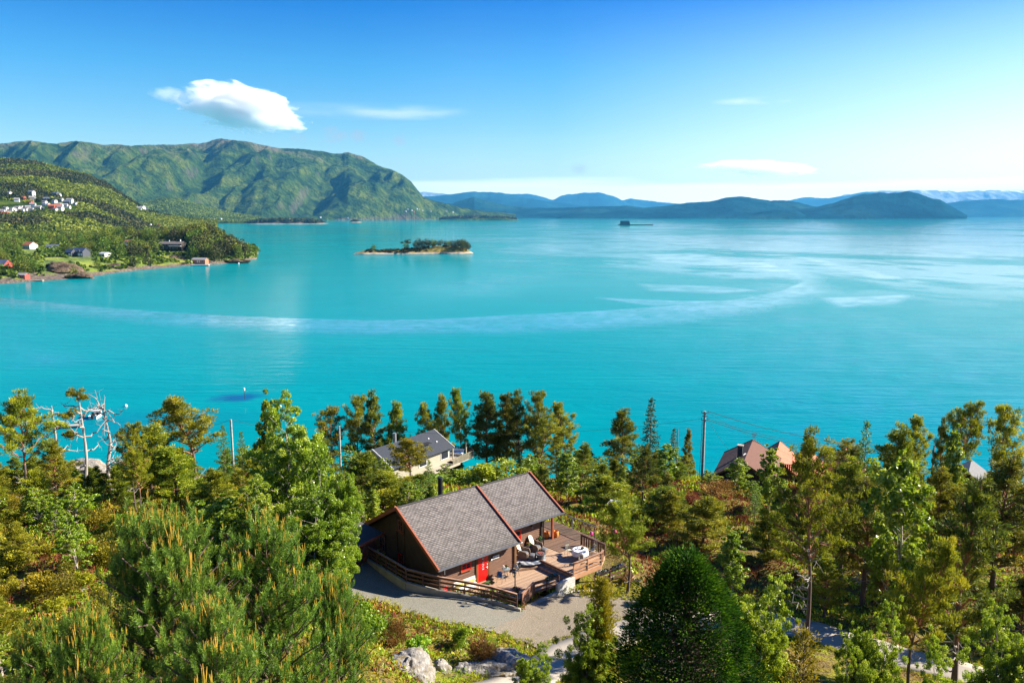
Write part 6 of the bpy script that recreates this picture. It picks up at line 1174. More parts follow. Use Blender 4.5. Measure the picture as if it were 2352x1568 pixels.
# grey house by the shore
gh = ghouse('grey_house', (-15.0, 107.8, 11.0), math.atan2(10.2, 7.3), 11.5, 6.6, 2.2, 1.75, M_GREYW, M_TILE, 'grey green house with a black tiled roof and pale terrace near the water', over=.5, wins=[('f', 4.6, 1.3, 1.5, 1.2), ('f', 0, 1.3, 1.4, 1.0), ('r', -1, 1.2, 1.2, 1.2)], trim=M_WHITE)
rf = [c for c in gh.children if c.name.startswith('roof')][0]
mb = MB(); mb.tube([(-1.8, .2, 3.6), (-1.8, .2, 5.3)], .26, 12); fl = mb.build('flue_pipe', M_GREYM, rf)
for k, (u, z) in enumerate(((3.6, 3.2), (4.3, 2.75))): mb = MB(); mb.lathe([(.12, 0), (.12, .25), (.16, .3), (.05, .4)], (u, -1.2-k*.9, z), 8); mb.build('roof_vent', M_WHITE, rf)
mb = MB(); mb.box((1.2, -1.6, 3.25), (3.4, 1.8, .05)); sp_ = mb.build('solar_panel', M_BLACK, rf); sp_.hide_render = False
mb = MB(); mb.box((7.3, -.6, -.1), (4.6, 8.0, .25)); mb.box((3.2, -4.2, -.1), (5.5, 1.8, .25)); mb.build('terrace', M_PALED, gh)
for (x, y) in ((6.6, -3.2), (8.9, -3.8), (6.2, .4)): mb = MB(); mb.box((x, y, 1.0), (.14, .14, 2.2)); mb.build('porch_post', M_GREYW, gh)
def slatrail(name, a, b, h_, mat, label, n=None, grp=None):
    a = Vector(a); b = Vector(b); t = empty(name, a, 0, label, 'railing', grp); d = b-a; n = n or int(d.length/.3)
    mb = MB(); mb.beam((0, 0, h_), d+Vector((0, 0, h_)), .08, .07); mb.build('handrail', mat, t)
    for k in range(n): p = d*((k+.5)/n); mb = MB(); mb.beam(p+Vector((0, 0, .05)), p+Vector((0, 0, h_)), .2, .03, up=d.cross(Vector((0, 0, 1)))); mb.build('baluster', mat, t)
gm = Matrix.Translation(gh.location) @ Matrix.Rotation(gh.rotation_euler.z, 4, 'Z')
slatrail('terrace_railing', gm @ Vector((4.5, -4.9, 0)), gm @ Vector((9.6, -4.7, 0)), .9, plain('grey_fence_board', (.2, .18, .12), .8), 'pale grey board railing along the near side of the grey house terrace')
slatrail('terrace_railing', gm @ Vector((9.6, 3.2, 0)), gm @ Vector((9.7, -4.6, 0)), 1.0, M_DBW, 'dark slatted railing at the far end of the grey house terrace')
def sofa(p, rz_, label, cm, fm, grp=None, nm='garden_sofa', cat='sofa'):
    t = empty(nm, p, rz_, label, cat, grp); mb = MB(); mb.box((0, 0, .22), (2.0, .8, .35)); mb.build('base', fm, t, .04); mb = MB(); mb.box((0, .36, .55), (2.0, .14, .5)); mb.build('backrest', fm, t, .04); cushion((0, -.04, .46), (1.8, .7, .16)).build('cushion', cm, t)
sofa(gm @ Vector((9.0, 1.6, .1)), gh.rotation_euler.z+1.6, 'white corner sofa on the far end of the grey house terrace', M_WHITE, M_WHITE)
sofa(gm @ Vector((8.6, -2.3, .1)), gh.rotation_euler.z-1.2, 'pale sun bed beside the slatted railing of the grey house', M_BLUE, M_WHITE, nm='sun_bed', cat='sun bed')
t = empty('garden_table', gm @ Vector((8.3, -1.0, .05)), 0, 'round white table on the grey house terrace', 'table'); mb = MB(); mb.lathe([(.55, .7), (.56, .74)], (0, 0, 0), 16); mb.build('tabletop', M_WHITE, t); mb = MB(); mb.lathe([(.25, 0), (.05, .05), (.05, .7)], (0, 0, 0), 10); mb.build('leg', M_WHITE, t)
# brown house and its red roofed neighbours
BR = math.atan2(9.6, 4.0)
bh = ghouse('brown_house', (30.2, 98.2, 11.9), BR, 9.8, 6.4, 2.4, 1.9, M_DBW, M_BROWNR, 'dark brown house with a mat brown roof and chimney right of the tall utility pole', over=.5, wins=[('l', 1.5, 1.3, 1.1, 1.0)], chim=(-1.2, .9, 1.0, M_IRON), trim=M_POST)
t = empty('satellite_dish', (29.4, 96.9, 16.0), 0, 'small white satellite dish on the brown roof beside the chimney', 'satellite dish'); mb = MB(); mb.lathe([(.02, 0), (.2, .03), (.34, .1), (.34, .12)], (0, 0, 0), 14); o = mb.build('dish', M_WHITE, t); o.rotation_euler = (R(65), 0, R(20)); mb = MB(); mb.tube([(0, 0, -.9), (0, .1, 0)], .03, 6); mb.build('arm', M_GREYM, t)
t = empty('antenna', (32.2, 102.6, 16.1), 0, 'small television antenna on the far end of the brown ridge', 'antenna'); mb = MB(); mb.tube([(0, 0, 0), (0, 0, 1.3)], .03, 6); mb.build('mast', M_GREYM, t)
for k in range(4): mb = MB(); mb.beam((-.35, 0, .75+k*.16), (.35, 0, .85+k*.16), .04, .04); mb.build('element', M_GREYM, t)
for (x, y, Y, z, L_, lb) in ((1790, 1018, 113, None, 8.0, 'red roofed boathouse directly right of the brown house'), (1853, 1034, 113, None, 7.0, 'red roofed boathouse half hidden behind the tall right pine'), (1942, 1033, 114, None, 7.0, 'small red roofed boathouse farthest right of the brown house')):
    p = at_y(x, y, Y); ghouse('boathouse', (p.x-L_*.17, Y-L_*.42, p.z-4.2), BR, L_, 5.2, 2.2, 2.0, M_REDW if 'farthest' in lb else M_DBW, M_REDR, lb, 'boathouse', trim=M_BARGE, wins=[('l', 0, 1.2, 1, 1)])
slatrail('terrace_railing', at_y(1792, 1082, 100), at_y(1862, 1086, 101), 1.0, M_DBW, 'dark slatted railing between the brown house and the red roofed boathouses')
p = at_y(2228, 1072, 118); ghouse('boathouse', (p.x, 118, p.z-3.4), 1.0, 7, 4.6, 1.8, 1.6, M_DBW, plain('dark_grey_roof', (.11, .105, .11), .8), 'grey roofed boathouse at the waterline near the right edge', 'boathouse')
# poles and cables
def pole(x, yt, Y, label, big=False, mat=None, r_=.12, nm='utility_pole'):
    p = at_y(x, yt, Y); z0 = gz(p.x, Y)-.3; t = empty(nm, (p.x, Y, z0), 0, label, 'pole'); h_ = p.z-z0; mb = MB(); mb.tube([(0, 0, 0), (0, 0, h_)], [r_*1.25, r_], 10); mb.build('shaft', mat or M_PALEP, t)
    if big:
        for dz, w_ in ((.25, .9), (.6, .7), (1.15, .9)): mb = MB(); mb.box((0, -.1, h_-dz), (w_, .1, .1)); mb.build('crossarm', M_GREYM, t)
        for s_ in (-.4, .4):
            for dz in (.12, 1.02): mb = MB(); mb.lathe([(.04, 0), (.07, .05), (.05, .16)], (s_, -.1, h_-dz), 8); mb.build('insulator', M_GLASS, t)
        mb = MB(); mb.beam((-.42, -.05, 0), (-.3, -.05, h_-1.3), .05, .05); mb.beam((-.22, -.05, 0), (-.15, -.05, h_-1.3), .03, .03)
        for k in range(12): mb.beam((-.42+k*.009, -.05, k*.7+.5), (-.2, -.05, k*.7+.5), .03, .03)
        mb.build('ladder', M_GREYM, t)
    return Vector((p.x, Y, p.z))
M_PALEP = plain('weathered_pole', (.33, .33, .29), .85, .25, 4)
p1 = pole(1619, 944, 99, 'tall utility pole with crossarms and ladder standing against the water', True, None, .15)
p2 = pole(2146, 1022, 116, 'thin utility pole among the right pines by the water'); p3 = pole(779, 978, 104, 'short utility pole left of the grey house'); p4 = pole(530, 963, 92, 'thin utility pole against the water on the left slope')
pole(1557, 984, 104, 'slim red brown post between the spruce and the tall utility pole', False, M_BARGE, .05, 'post')
p0 = at_y(380, 1000, 90); p0.z = p4.z-1
M_CAB = plain('black_cable', (.02, .02, .02), .6, .1)
def cable(a, b, sag, label, r_=.018):
    a = Vector(a); b = Vector(b); o = a; mb = MB(); pts = []
    for i in range(25): t = i/24; q = a.lerp(b, t)-o; q.z -= sag*4*t*(1-t); pts.append(q)
    mb.tube(pts, r_, 5, cap=False); ob = mb.build('power_cable', M_CAB); ob.location = o; tag(ob, label, 'cable', 'cables between the poles')
cable(p1+Vector((.4, 0, 0)), p2+Vector((0, 0, 0)), 1.6, 'upper cable from the tall pole to the right over the brown house', .03); cable(p1+Vector((.4, 0, -.95)), p2+Vector((0, 0, -.5)), 1.7, 'middle cable from the tall pole to the right over the brown house', .02); cable(p1+Vector((.4, 0, -1.15)), p2+Vector((0, 0, -.75)), 1.9, 'lowest cable from the tall pole to the right over the brown house', .03)
cable(p1+Vector((-.4, 0, -1.0)), p3+Vector((0, 0, -.1)), 1.5, 'cable running left from the tall pole past the spruce to the grey house'); cable(p1+Vector((0, 0, -.3)), Vector((29, 95, 15.4)), .8, 'thin drop cable from the tall pole down to the brown house', .012); cable(p1+Vector((.4, 0, -.2)), at_y(1900, 1075, 112), .6, 'thin cable crossing the others towards the red roofed boathouses', .012)
cable(p4, p3, .8, 'cable from the thin left pole to the short pole by the grey house'); cable(p4, p0, .4, 'cable leaving the thin pole to the left behind the wind shaped pine')
# whirligig dryer, tree ornaments
t = empty('rotary_dryer', (*at_y(1411, 1160, 66).xy, gz(at_y(1411, 1160, 66).x, 66)), .4, 'folded grey rotary clothes dryer behind the pine right of the deck', 'clothes dryer'); hh = at_y(1411, 1150, 66).z-t.location.z
mb = MB(); mb.tube([(0, 0, 0), (0, 0, hh)], .03, 8); mb.build('pole', M_GREYM, t)
for k in range(4): a = k*1.57; mb = MB(); mb.tube([(0, 0, hh-.6), (math.cos(a)*.75, math.sin(a)*.75, hh-.1)], .018, 6); mb.build('arm', M_GREYM, t)
mb = MB(); n = 4
for q in range(5): r_ = .3+.1*q; mb.tube([(math.cos(k*1.57)*r_, math.sin(k*1.57)*r_, hh-.6+r_*.67) for k in range(5)], .006, 4, cap=False)
mb.add([(-.1, .3, hh-.3), (.75, 0, hh-.08), (.6, .15, hh-.1), (0, .75, hh-.08)], [(0, 1, 2, 3)]); mb.build('line', M_WHITE, t)
for (x, y, Y, lb) in ((1412, 1223, 58.3, 'bright pink hanging ornament in the pine right of the deck'), (1358, 1228, 59.5, 'small dark red hanging ornament near the round table')):
    p = at_y(x, y, Y); t = empty('hanging_ornament', p, 0, lb, 'ornament'); mb = MB(); mb.lathe([(.02, .34), (.12, .22), (.16, .08), (.05, 0)], (0, 0, 0), 8); mb.build('bell', M_PINK, t); mb = MB(); mb.tube([(0, 0, .3), (0, 0, .8)], .008, 5); mb.build('string', M_DARKM, t)
# ================================================================== things on the water
p = at_z(222, 957, 0); t = empty('motor_boat', p, .12, 'small white motor boat moored off the dead pines', 'boat')
mb = MB(); secs = [(-2.3, .95, .0), (-1, 1.05, .02), (.6, 1.0, .05), (1.9, .6, .2), (2.7, .05, .4)]; vs = []
for y, w_, k in secs: vs += [(-w_, y, .75+k*.4), (-w_*.8, y, -.15+k), (w_*.8, y, -.15+k), (w_, y, .75+k*.4)]
fs = []
for i in range(4): b = i*4; fs += [(b, b+1, b+5, b+4), (b+1, b+2, b+6, b+5), (b+2, b+3, b+7, b+6)]
fs += [(0, 3, 2, 1), (12, 13, 14, 15)]; mb.add(vs, fs); mb.add([(-.95, -2.3, .35), (.95, -2.3, .35), (1.0, .6, .4), (-1.0, .6, .4)], [(0, 1, 2, 3)]); mb.add([(-.98, .6, .8), (.98, .6, .8), (.55, 1.9, .85), (.04, 2.65, .95), (-.04, 2.65, .95), (-.55, 1.9, .85)], [(0, 1, 2, 3, 4, 5)]); mb.build('hull', M_WHITE, t)
mb = MB(); mb.box((0, .45, 1.25), (1.7, .06, .8)); mb.box((0, -.3, 1.68), (1.8, 1.5, .06)); mb.build('windscreen', M_WHITE, t)
for x in (-.5, .5): mb = MB(); mb.box((x, -.4, .65), (.5, .5, .5)); mb.box((x, -.65, 1.0), (.5, .08, .45)); mb.build('seat', M_BLACK, t)
mb = MB(); mb.box((0, -2.45, .65), (.4, .4, .75)); mb.box((0, -2.45, .1), (.15, .2, .7)); mb.build('outboard_motor', M_BLACK, t)
def buoy(x, y, r_, lb): p = at_z(x, y, r_*.3); mb = MB(); mb.lathe([(r_*.2, -r_), (r_*.8, -r_*.6), (r_, 0), (r_*.8, r_*.6), (r_*.2, r_)], (0, 0, 0), 14); mb.lathe([(r_*.1, r_), (r_*.12, r_*1.3)], (0, 0, 0), 6); o = mb.build('mooring_buoy', M_WHITE); o.location = p; tag(o, lb, 'buoy')
buoy(289, 932, .42, 'white mooring buoy right of the small motor boat')
p = at_z(562, 917, 0); t = empty('sea_mark', p, 0, 'thin sea mark pole with white top standing on the dark shoal', 'sea mark'); mb = MB(); mb.tube([(0, 0, -.5), (0, 0, 2.4)], .07, 8); mb.build('pole', M_IRON, t); mb = MB(); mb.lathe([(.22, 2.3), (.22, 2.9), (.05, 3.0)], (0, 0, 0), 10); mb.build('topmark', M_WHITE, t)
p = at_z(160, 982, .0); t = empty('jetty', p, .25, 'small wooden jetty partly hidden behind the short dead trunk', 'jetty'); mb = MB(); mb.box((0, 0, .5), (5, 1.6, .15)); mb.build('planks', M_PALED, t)
for x in (-2.3, 0, 2.3): mb = MB(); mb.box((x, 0, 0), (.2, 1.4, 1)); mb.build('pile', M_FENCE, t)
p = at_z(1460, 517, 0); t = empty('fish_farm_barge', p, -.05, 'long low fish farm barge with a grey hall, far out on the fjord', 'barge')
mb = MB(); mb.box((0, 0, 1.2), (156, 26, 4.5)); mb.build('pontoon', M_IRON, t, .5)
mb = MB(); mb.add([(-70, -11, 3.4), (-26, -11, 3.4), (-26, 11, 3.4), (-70, 11, 3.4), (-69, -10, 19), (-30, -10, 19), (-30, 10, 19), (-69, 10, 19)], [(0, 1, 5, 4), (1, 2, 6, 5), (2, 3, 7, 6), (3, 0, 4, 7), (4, 5, 6, 7)]); mb.build('hall', plain('slate_hall', (.06, .1, .12), .7), t)
mb = MB(); mb.add([(-26, -9, 3.4), (72, -9, 3.4), (72, 9, 3.4), (-26, 9, 3.4), (-26, 0, 9), (72, 0, 4.5)], [(0, 1, 5, 4), (2, 3, 4, 5), (1, 2, 5), (3, 0, 4)]); mb.build('net_cover', plain('teal_net', (.05, .3, .3), .8), t)
# ================================================================== peninsula
SH = [(0,652),(60,647),(90,640),(130,641),(165,640),(200,636),(232,628),(260,627),(300,622),(345,618),(385,615),(420,610),(455,609),(490,607),(530,604),(560,600),(574,596)]
PP = [(*at_z(x, y, 0).xy, 0) for x, y in SH]+[(*at_z(x, y+14+y*.004, 0).xy, -6) for x, y in SH[::2]]
for x, y, Y in ((-80,655,540),): PP.append((*at_z(x, y, 0).xy, 0))
for x, y, Y in ((10,632,575),(55,638,560),(0,612,610),(60,615,610),(40,590,680),(110,612,620),(105,634,585),(140,636,575),(120,598,640),(150,600,630),(180,610,625),(185,588,690),(120,590,680),(230,590,705),(235,612,660),(240,583,740),(67,573,790),(125,573,800),(150,568,800),(30,566,800),(200,600,665),(290,600,700),(340,598,725),(400,573,800),(400,590,750),(350,580,770),(450,592,760),(460,602,745),(300,585,740),(500,585,800),(546,590,800),(440,562,815),(480,562,820),(520,570,825),(460,548,860),(500,552,870),(100,560,900),(0,550,950),(200,552,900),(300,548,920),(400,545,920),(460,545,930),(500,552,920)): q = at_y(x, y, Y); PP.append((q.x, q.y, max(q.z, 1.2)))
for x, y in ((592, 597), (600, 590), (584, 606), (640, 578), (610, 600)): PP.append((*at_z(x, y, 0).xy, -4))
PP += [(-270,800,5),(-262,860,3),(-262,820,-5),(-255,900,-6),(-300,980,4),(-330,1060,-4),(-420,1060,8),(-500,1080,2),(-560,1150,-5),(-620,1000,16),(-620,700,24),(-520,560,16),(-560,640,26),(-280,960,-4),(-240,780,-7),(-360,1100,-6),(-700,1100,5),(-450,1110,-5)]
_pt = TPS(PP, .4)
def pground(x, y): z = _pt(x, y)-np.clip(np.asarray(x)+.322*np.asarray(y), 0, 60)*1.2; z = np.where(z > .1, z+np.clip(fbm(np.asarray(x)*.09, np.asarray(y)*.09, 3, 90)*4.5, 0, 4)*np.exp(-((z-2.2)/2.6)**2), z); return np.where(z > .3, z+fbm(np.asarray(x)*.03, np.asarray(y)*.03, 4, 61)*2.2*np.clip(z/4, 0, 1)+fbm(np.asarray(x)*.11, np.asarray(y)*.11, 3, 66)*1.2*np.clip(z/2, 0, 1), z)
g = G('peninsula_ground'); v = g.co(w=True); nz = g.N('ShaderNodeSeparateXYZ', ins={0: g.N('ShaderNodeNewGeometry').outputs['Normal']}).outputs[2]; zz = g.N('ShaderNodeSeparateXYZ', ins={0: v}).outputs[2]; a = g.noise(v, .05, 6); b = g.noise(v, .5, 6, .4, .7)
gr_ = g.ramp(a, [(.35, (.05, .085, .01)), (.5, (.14, .2, .012)), (.64, (.23, .24, .03))]); rk_ = g.ramp(b, [(.34, (.02, .014, .011)), (.5, (.11, .08, .06)), (.68, (.3, .24, .18))])
rf_ = g.math('MAXIMUM', g.ramp(g.math('ADD', g.math('DIVIDE', zz, 10), g.math('MULTIPLY', g.math('SUBTRACT', a, .5), .9)), [(.14, 1), (.3, 0)]), g.ramp(nz, [(.7, 1), (.86, 0)]))
M_PEN = g.pr(g.mix(rf_, gr_, rk_), .95, g.bump(b, 1, .9))
grid_mesh('peninsula', np.arange(-720, -215, 3), np.arange(500, 1150, 3), pground, M_PEN)[0]['kind'] = 'structure'
def pz(x, y): return float(pground(np.array([x]), np.array([y]))[0])
PB = []
def phouse(x, y, Y, *a, dz=0, **k):
    q = at_y(x, y, Y); PB.append((q.x, Y, max(a[1], a[2])*.75)); z = q.z if abs(q.z-pz(q.x, Y)) < 4 else pz(q.x, Y); return ghouse('house', (q.x, Y, z+dz), *a, **k)
phouse(70, 572, 788, -.45, 11, 8.5, 4.2, 2.8, M_WHW, M_ORR, 'white house with an orange roof on the peninsula meadow', wins=[('f', -3, 1.6, 1.1, 1.2), ('f', 0, 1.6, 1.1, 1.2), ('f', 3, 1.6, 1.1, 1.2), ('l', -2, 1.6, 1.1, 1.3), ('l', 2, 1.6, 1.1, 1.3), ('l', 0, 4.4, 1, 1)])
d_ = phouse(186, 587, 690, -.35, 13, 8, 3.6, 3.2, M_NAVY, M_BLUER, 'dark blue house with slate roof and white garage doors on the peninsula', wins=[('f', 2.5, 1.1, 2.6, 2.1), ('f', 5.2, 1.1, 1.6, 2.1), ('l', 0, 1.5, 1.6, 1.6), ('f', 2, 4.3, 1.6, 1.3)], trim=M_BLUER)
d2 = ghouse('wing', None, 0, 7, 6, 3.2, 2.6, M_NAVY, M_BLUER, '', wins=[('l', 0, 1.5, 2, 2), ('l', 0, 4, 1.4, 1.2), ('f', 1.5, 1.1, 2.4, 2.0)], root=empty('side_wing')); d2.parent = d_; d2.location = (-5.5, -5, 0)
phouse(242, 590, 705, -.5, 8, 6.5, 3, 1.2, M_WHW, plain('pale_roof', (.55, .58, .58), .7), 'small white cottage with a pale roof right of the dark blue house', wins=[('f', 1.5, 1.5, 2.2, 1.2)])
phouse(122, 572, 800, .2, 11, 6, 2.6, 1.8, M_DBW, M_BLUER, 'low dark garage with slate roof behind the bare rock of the peninsula')
lh = phouse(396, 571, 790, -.12, 24, 9, 4.8, 2.2, M_DBW, plain('brown_shingle', (.17, .14, .12), .8), 'long dark villa with two white chimneys on the wooded peninsula', wins=[('f', -8+k*3, 3.4, 1.6, 1.3) for k in range(6)]+[('f', -7+k*3.5, 1, 1.6, 1.2) for k in range(5)], chim=(-3, .5, 1.2, M_WHITE))
mb = MB(); mb.box((8.5, .5, 7.4), (.9, .9, 3)); mb.build('chimney', M_WHITE, lh); mb = MB(); mb.box((6, -6, 2.7), (12, 3.5, .25)); mb.build('balcony', M_WHITE, lh)
phouse(298, 562, 800, .3, 9, 6, 3, 2, M_WHW, M_BROWNR, 'white house with a brown roof half hidden by conifers on the peninsula', wins=[('f', 0, 1.5, 1.2, 1.2)]); phouse(270, 561, 810, -.2, 8, 6, 3, 1.8, M_DBW, M_BLUER, 'dark roofed cabin left of the half hidden white house')
phouse(460, 603, 742, -.12, 13, 6.5, 2.8, 1.6, plain('orange_red_board', (.5, .16, .08), .75), M_GREYR, 'red boathouse with a grey roof at the peninsula shore', wins=[('f', -1, 1.1, 1.2, 2), ('f', 1, 1.1, 1, 2), ('f', 4, 1.4, 1.6, 1.2)])
phouse(4, 619, 600, -.15, 12, 9, 4.2, 3.2, M_REDW, M_BLUER, 'pink red house with a slate roof at the left frame edge', wins=[('f', 0, 1.7, 1.6, 1.4), ('f', 3.5, 1.7, 1.6, 1.4), ('f', 1, 5.4, 2.2, 1.1)])
phouse(54, 640, 560, -.15, 6.5, 5, 2.8, 1.2, M_REDW, M_GREYR, 'small red boat shed on the left shore', wins=[('f', -1.5, 1, 1.6, 2), ('f', 1.3, 1.3, 1.2, 1.2)])
p = at_z(76, 644, .3); t = empty('jetty', (p.x, p.y, .4), .05, 'low wooden jetty in front of the bare rock on the left shore', 'jetty'); mb = MB(); mb.box((2, -4, .2), (14, 2.4, .5)); mb.build('planks', M_PALED, t); mb = MB(); mb.box((2, -4, -.6), (12, 1.8, 1.2)); mb.build('float', M_FENCE, t)
p = at_z(463, 609, .3); t = empty('jetty', (p.x, p.y-3, .4), .05, 'white jetty in front of the red boathouse', 'jetty'); mb = MB(); mb.box((0, 0, .3), (16, 3, .6)); mb.build('planks', M_WHITE, t); mb = MB(); mb.box((0, 1, -.6), (14, 2, 1.2)); mb.build('float', M_FENCE, t)
buoy(548, 605, .8, 'white buoy off the tip of the peninsula')
M_BROCK = hillmat('brown_shore_rock', (.07, .05, .035), (.2, .14, .1), (.1, .1, .03), .12, .35, 2.2)
for (x, y, Y, s_, lb) in ((140, 622, 612, (17, 11, 9), 'big bare brown rock with a cut face on the left shore'), (182, 637, 585, (10, 6, 4), 'light broken rock heap below the big bare rock'), (268, 616, 672, (13, 8, 5), 'grey brown rock ledge below the green bushes of the peninsula'), (232, 624, 660, (8, 5, 3.6), 'small brown rock ledge on the middle shore of the peninsula'), (400, 600, 752, (15, 8, 6), 'smooth grey rock slope left of the red boathouse'), (330, 613, 708, (9, 5, 3), 'low reddish rock at the waterline of the peninsula'), (545, 599, 772, (11, 5, 2.4), 'flat rocks at the tip of the peninsula'), (437, 606, 745, (4, 3, 4), 'upright rock beside the red boathouse')):
    q = at_y(x, y, Y); boulder('rock', (q.x, Y, max(q.z-s_[2]*.3, -.6)), s_, lb, int(x) % 89+3, M_BROCK, 'bare rocks on the peninsula', 26); PB.append((q.x, Y, s_[0]*.75))
# small trees for the far shores
def fartree(key, seed, kind, mat, n=150, L=.13):
    r = np.random.RandomState(seed); d = unit(n, r); t = r.rand(n)
    if kind == 'round': P = d*(r.rand(n, 1)**.35)*np.array([.36, .36, .42])+[0, 0, .56]; lob = unit(5, r)*.17; P += lob[r.randint(0, 5, n)]*[1, 1, .8]
    elif kind == 'cone': w_ = .26*(1-t)**.8+.02; a = r.rand(n)*6.28; P = np.stack([np.cos(a)*w_, np.sin(a)*w_, .08+t*.9], 1); d = P-[0, 0, .3]
    else: lob = np.stack([r.normal(size=6)*.17, r.normal(size=6)*.17, .5+r.rand(6)*.4], 1); P = lob[r.randint(0, 6, n)]+d*(r.rand(n, 1)**.4)*[.2, .2, .1]
    T = np.clip(.5+d[:, 2]*.15+r.normal(size=n)*.16, 0, 1); V_, F_, T_ = cards(P, L*(.7+.6*r.rand(n)), .8, .4, T, r=r)
    mb = MB(); mb.tube([(0, 0, -.08), (0, 0, .7)], [.03, .01], 5); tk = mb.build('trunk', M_BARK); cr = np_mesh('crown', V_, F_, mat, tint=T_); mkproto(key, {'round': 'broadleaf_tree', 'cone': 'spruce_tree', 'flat': 'pine_tree'}[kind if mat is not M_FDARK or kind == 'cone' else 'flat'], [('trunk', tk), ('crown', cr)])
M_FGREEN = leafmat('far_broadleaf', (.035, .065, .008), (.115, .165, .014), (.22, .26, .03), .3, .6, .2, .035, .45); M_FDARK = leafmat('far_conifer', (.012, .022, .006), (.05, .06, .012), (.12, .10, .025), .15, .6, .2, .03, .4)
fartree('fd1', 6, 'round', M_FDARK, 520, .08); fartree('fd2', 7, 'round', M_FDARK, 520, .075); fartree('fr1', 1, 'round', M_FGREEN, 420, .085); fartree('fr2', 2, 'round', M_FGREEN, 420, .08); fartree('fc1', 3, 'cone', M_FDARK, 360, .07); fartree('fp1', 4, 'flat', M_FDARK, 420, .07); fartree('fp2', 5, 'flat', M_FDARK, 420, .065)
rr = random.Random(5); n_ = 0; PT = []
tries = 0
while n_ < 380 and tries < 16000:
    tries += 1; y = rr.uniform(545, 1040) if n_ < 270 else rr.uniform(740, 900); x = rr.uniform(-.66*y, -250) if n_ < 270 else rr.uniform(-.42*y, -250); z0 = pz(x, y)
    if z0 < 1.6: continue
    xp, yp, zc = px((x, y, z0))
    if xp < -30 or (yp < 545 and rr.random() < .35): continue
    conif = rr.random() < (.75 if xp > 470 else .5 if xp > 280 else .15)
    h_ = rr.uniform(13, 20) if xp > 425 else rr.uniform(10, 16) if xp > 240 else rr.uniform(7, 12); xp, ty, zc = px((x, y, z0+h_)); w_ = h_*.35; wp = w_/zc*F
    if any((x-a)**2+(y-b)**2 < (c+w_)**2*.85 for a, b, c in PB): continue
    if any((x-a)**2+(y-b)**2 < (w_*.8+c)**2*(.5 if n_ < 270 else .22) for a, b, c in PT): continue
    bad = False
    for x0, y0, x1, y1, d in ((45, 552, 90, 580, 785), (100, 560, 145, 576, 795), (155, 566, 215, 596, 686), (225, 573, 255, 592, 700), (372, 552, 428, 578, 785), (440, 590, 485, 608, 740), (90, 595, 190, 640, 600), (0, 595, 26, 622, 598), (40, 622, 70, 640, 558), (95, 582, 160, 612, 650)):
        if y < d+14 and xp+wp*.7 > x0 and xp-wp*.7 < x1 and ty < y1 and yp > y0: bad = True
    lim = np.interp(xp, [0, 60, 120, 240, 330, 420, 470, 520, 550, 572], [520, 512, 522, 520, 518, 518, 508, 532, 548, 575])
    if bad or ty < lim: continue
    key = rr.choice(('fc1', 'fd1', 'fd2', 'fp1')) if conif else rr.choice(('fr1', 'fr2')); nm = {'fc1': 'dark spruce', 'fp1': 'dark pine', 'fp2': 'dark pine', 'fd1': 'dark pine', 'fd2': 'dark pine', 'fr1': 'yellow green broadleaf tree', 'fr2': 'yellow green broadleaf tree'}[key]
    zn = 'near the tip of the peninsula' if xp > 450 else 'around the long villa of the peninsula' if xp > 330 else 'between the white cottage and the long villa' if xp > 245 else 'around the dark blue house of the peninsula' if xp > 110 else 'at the left end of the peninsula'
    place(key, (x, y, z0-.3), h_*rr.uniform(.85, 1.15), h_, rr.random()*6.28, nm+' '+zn, 'tree', nm+' group '+zn); PT.append((x, y, w_)); n_ += 1
def blobs(name, P, S, mat, seed, nl=26, cz=1.0, asp=.8, bs=.5):
    """one mass of small crowns, each a handful of leaf clumps"""
    r = np.random.RandomState(seed); n = len(P); d = unit(n*nl, r); d[:, 2] = np.abs(d[:, 2])*cz; C = np.repeat(P, nl, 0)+d*np.repeat(S, nl)[:, None]*(.55+.45*r.rand(n*nl, 1))*.6
    tb = np.clip(np.repeat(.5+fbm(P[:, 0]*.01, P[:, 1]*.01, 3, seed)*.5+r.normal(size=n)*.17, nl)+r.normal(size=n*nl)*.1, 0, 1)
    V_, F_, T_ = cards(C, np.repeat(S, nl)*bs*(.8+.5*r.rand(n*nl)), asp, .2, tb, r=r); return tag(np_mesh(name, V_, F_, mat, tint=T_), kind='stuff')
r = np.random.RandomState(9); x = -720+505*r.rand(14000); y = 520+560*r.rand(14000); z = pground(x, y); cl = fbm(x*.02, y*.02, 3, 4); k = (z > 1.9) & (cl > -.3)
for a, b, c in PB: k &= ((x-a)**2+(y-b)**2 > c*c)
for x0, y0, x1, y1, d in ((45, 552, 90, 580, 785), (155, 566, 215, 600, 686), (225, 573, 255, 592, 700), (372, 552, 428, 578, 785), (95, 585, 160, 640, 650)):
    q = np.array([px((a, b, c)) for a, b, c in zip(x, y, z)]); k &= ~((y < d+10) & (q[:, 0] > x0) & (q[:, 0] < x1) & (q[:, 1] > y0) & (q[:, 1] < y1+6))
blobs('peninsula_scrub', np.stack([x, y, z], 1)[k], 2.6+4.4*r.rand(k.sum()), M_FGREEN, 15, 14, .9)
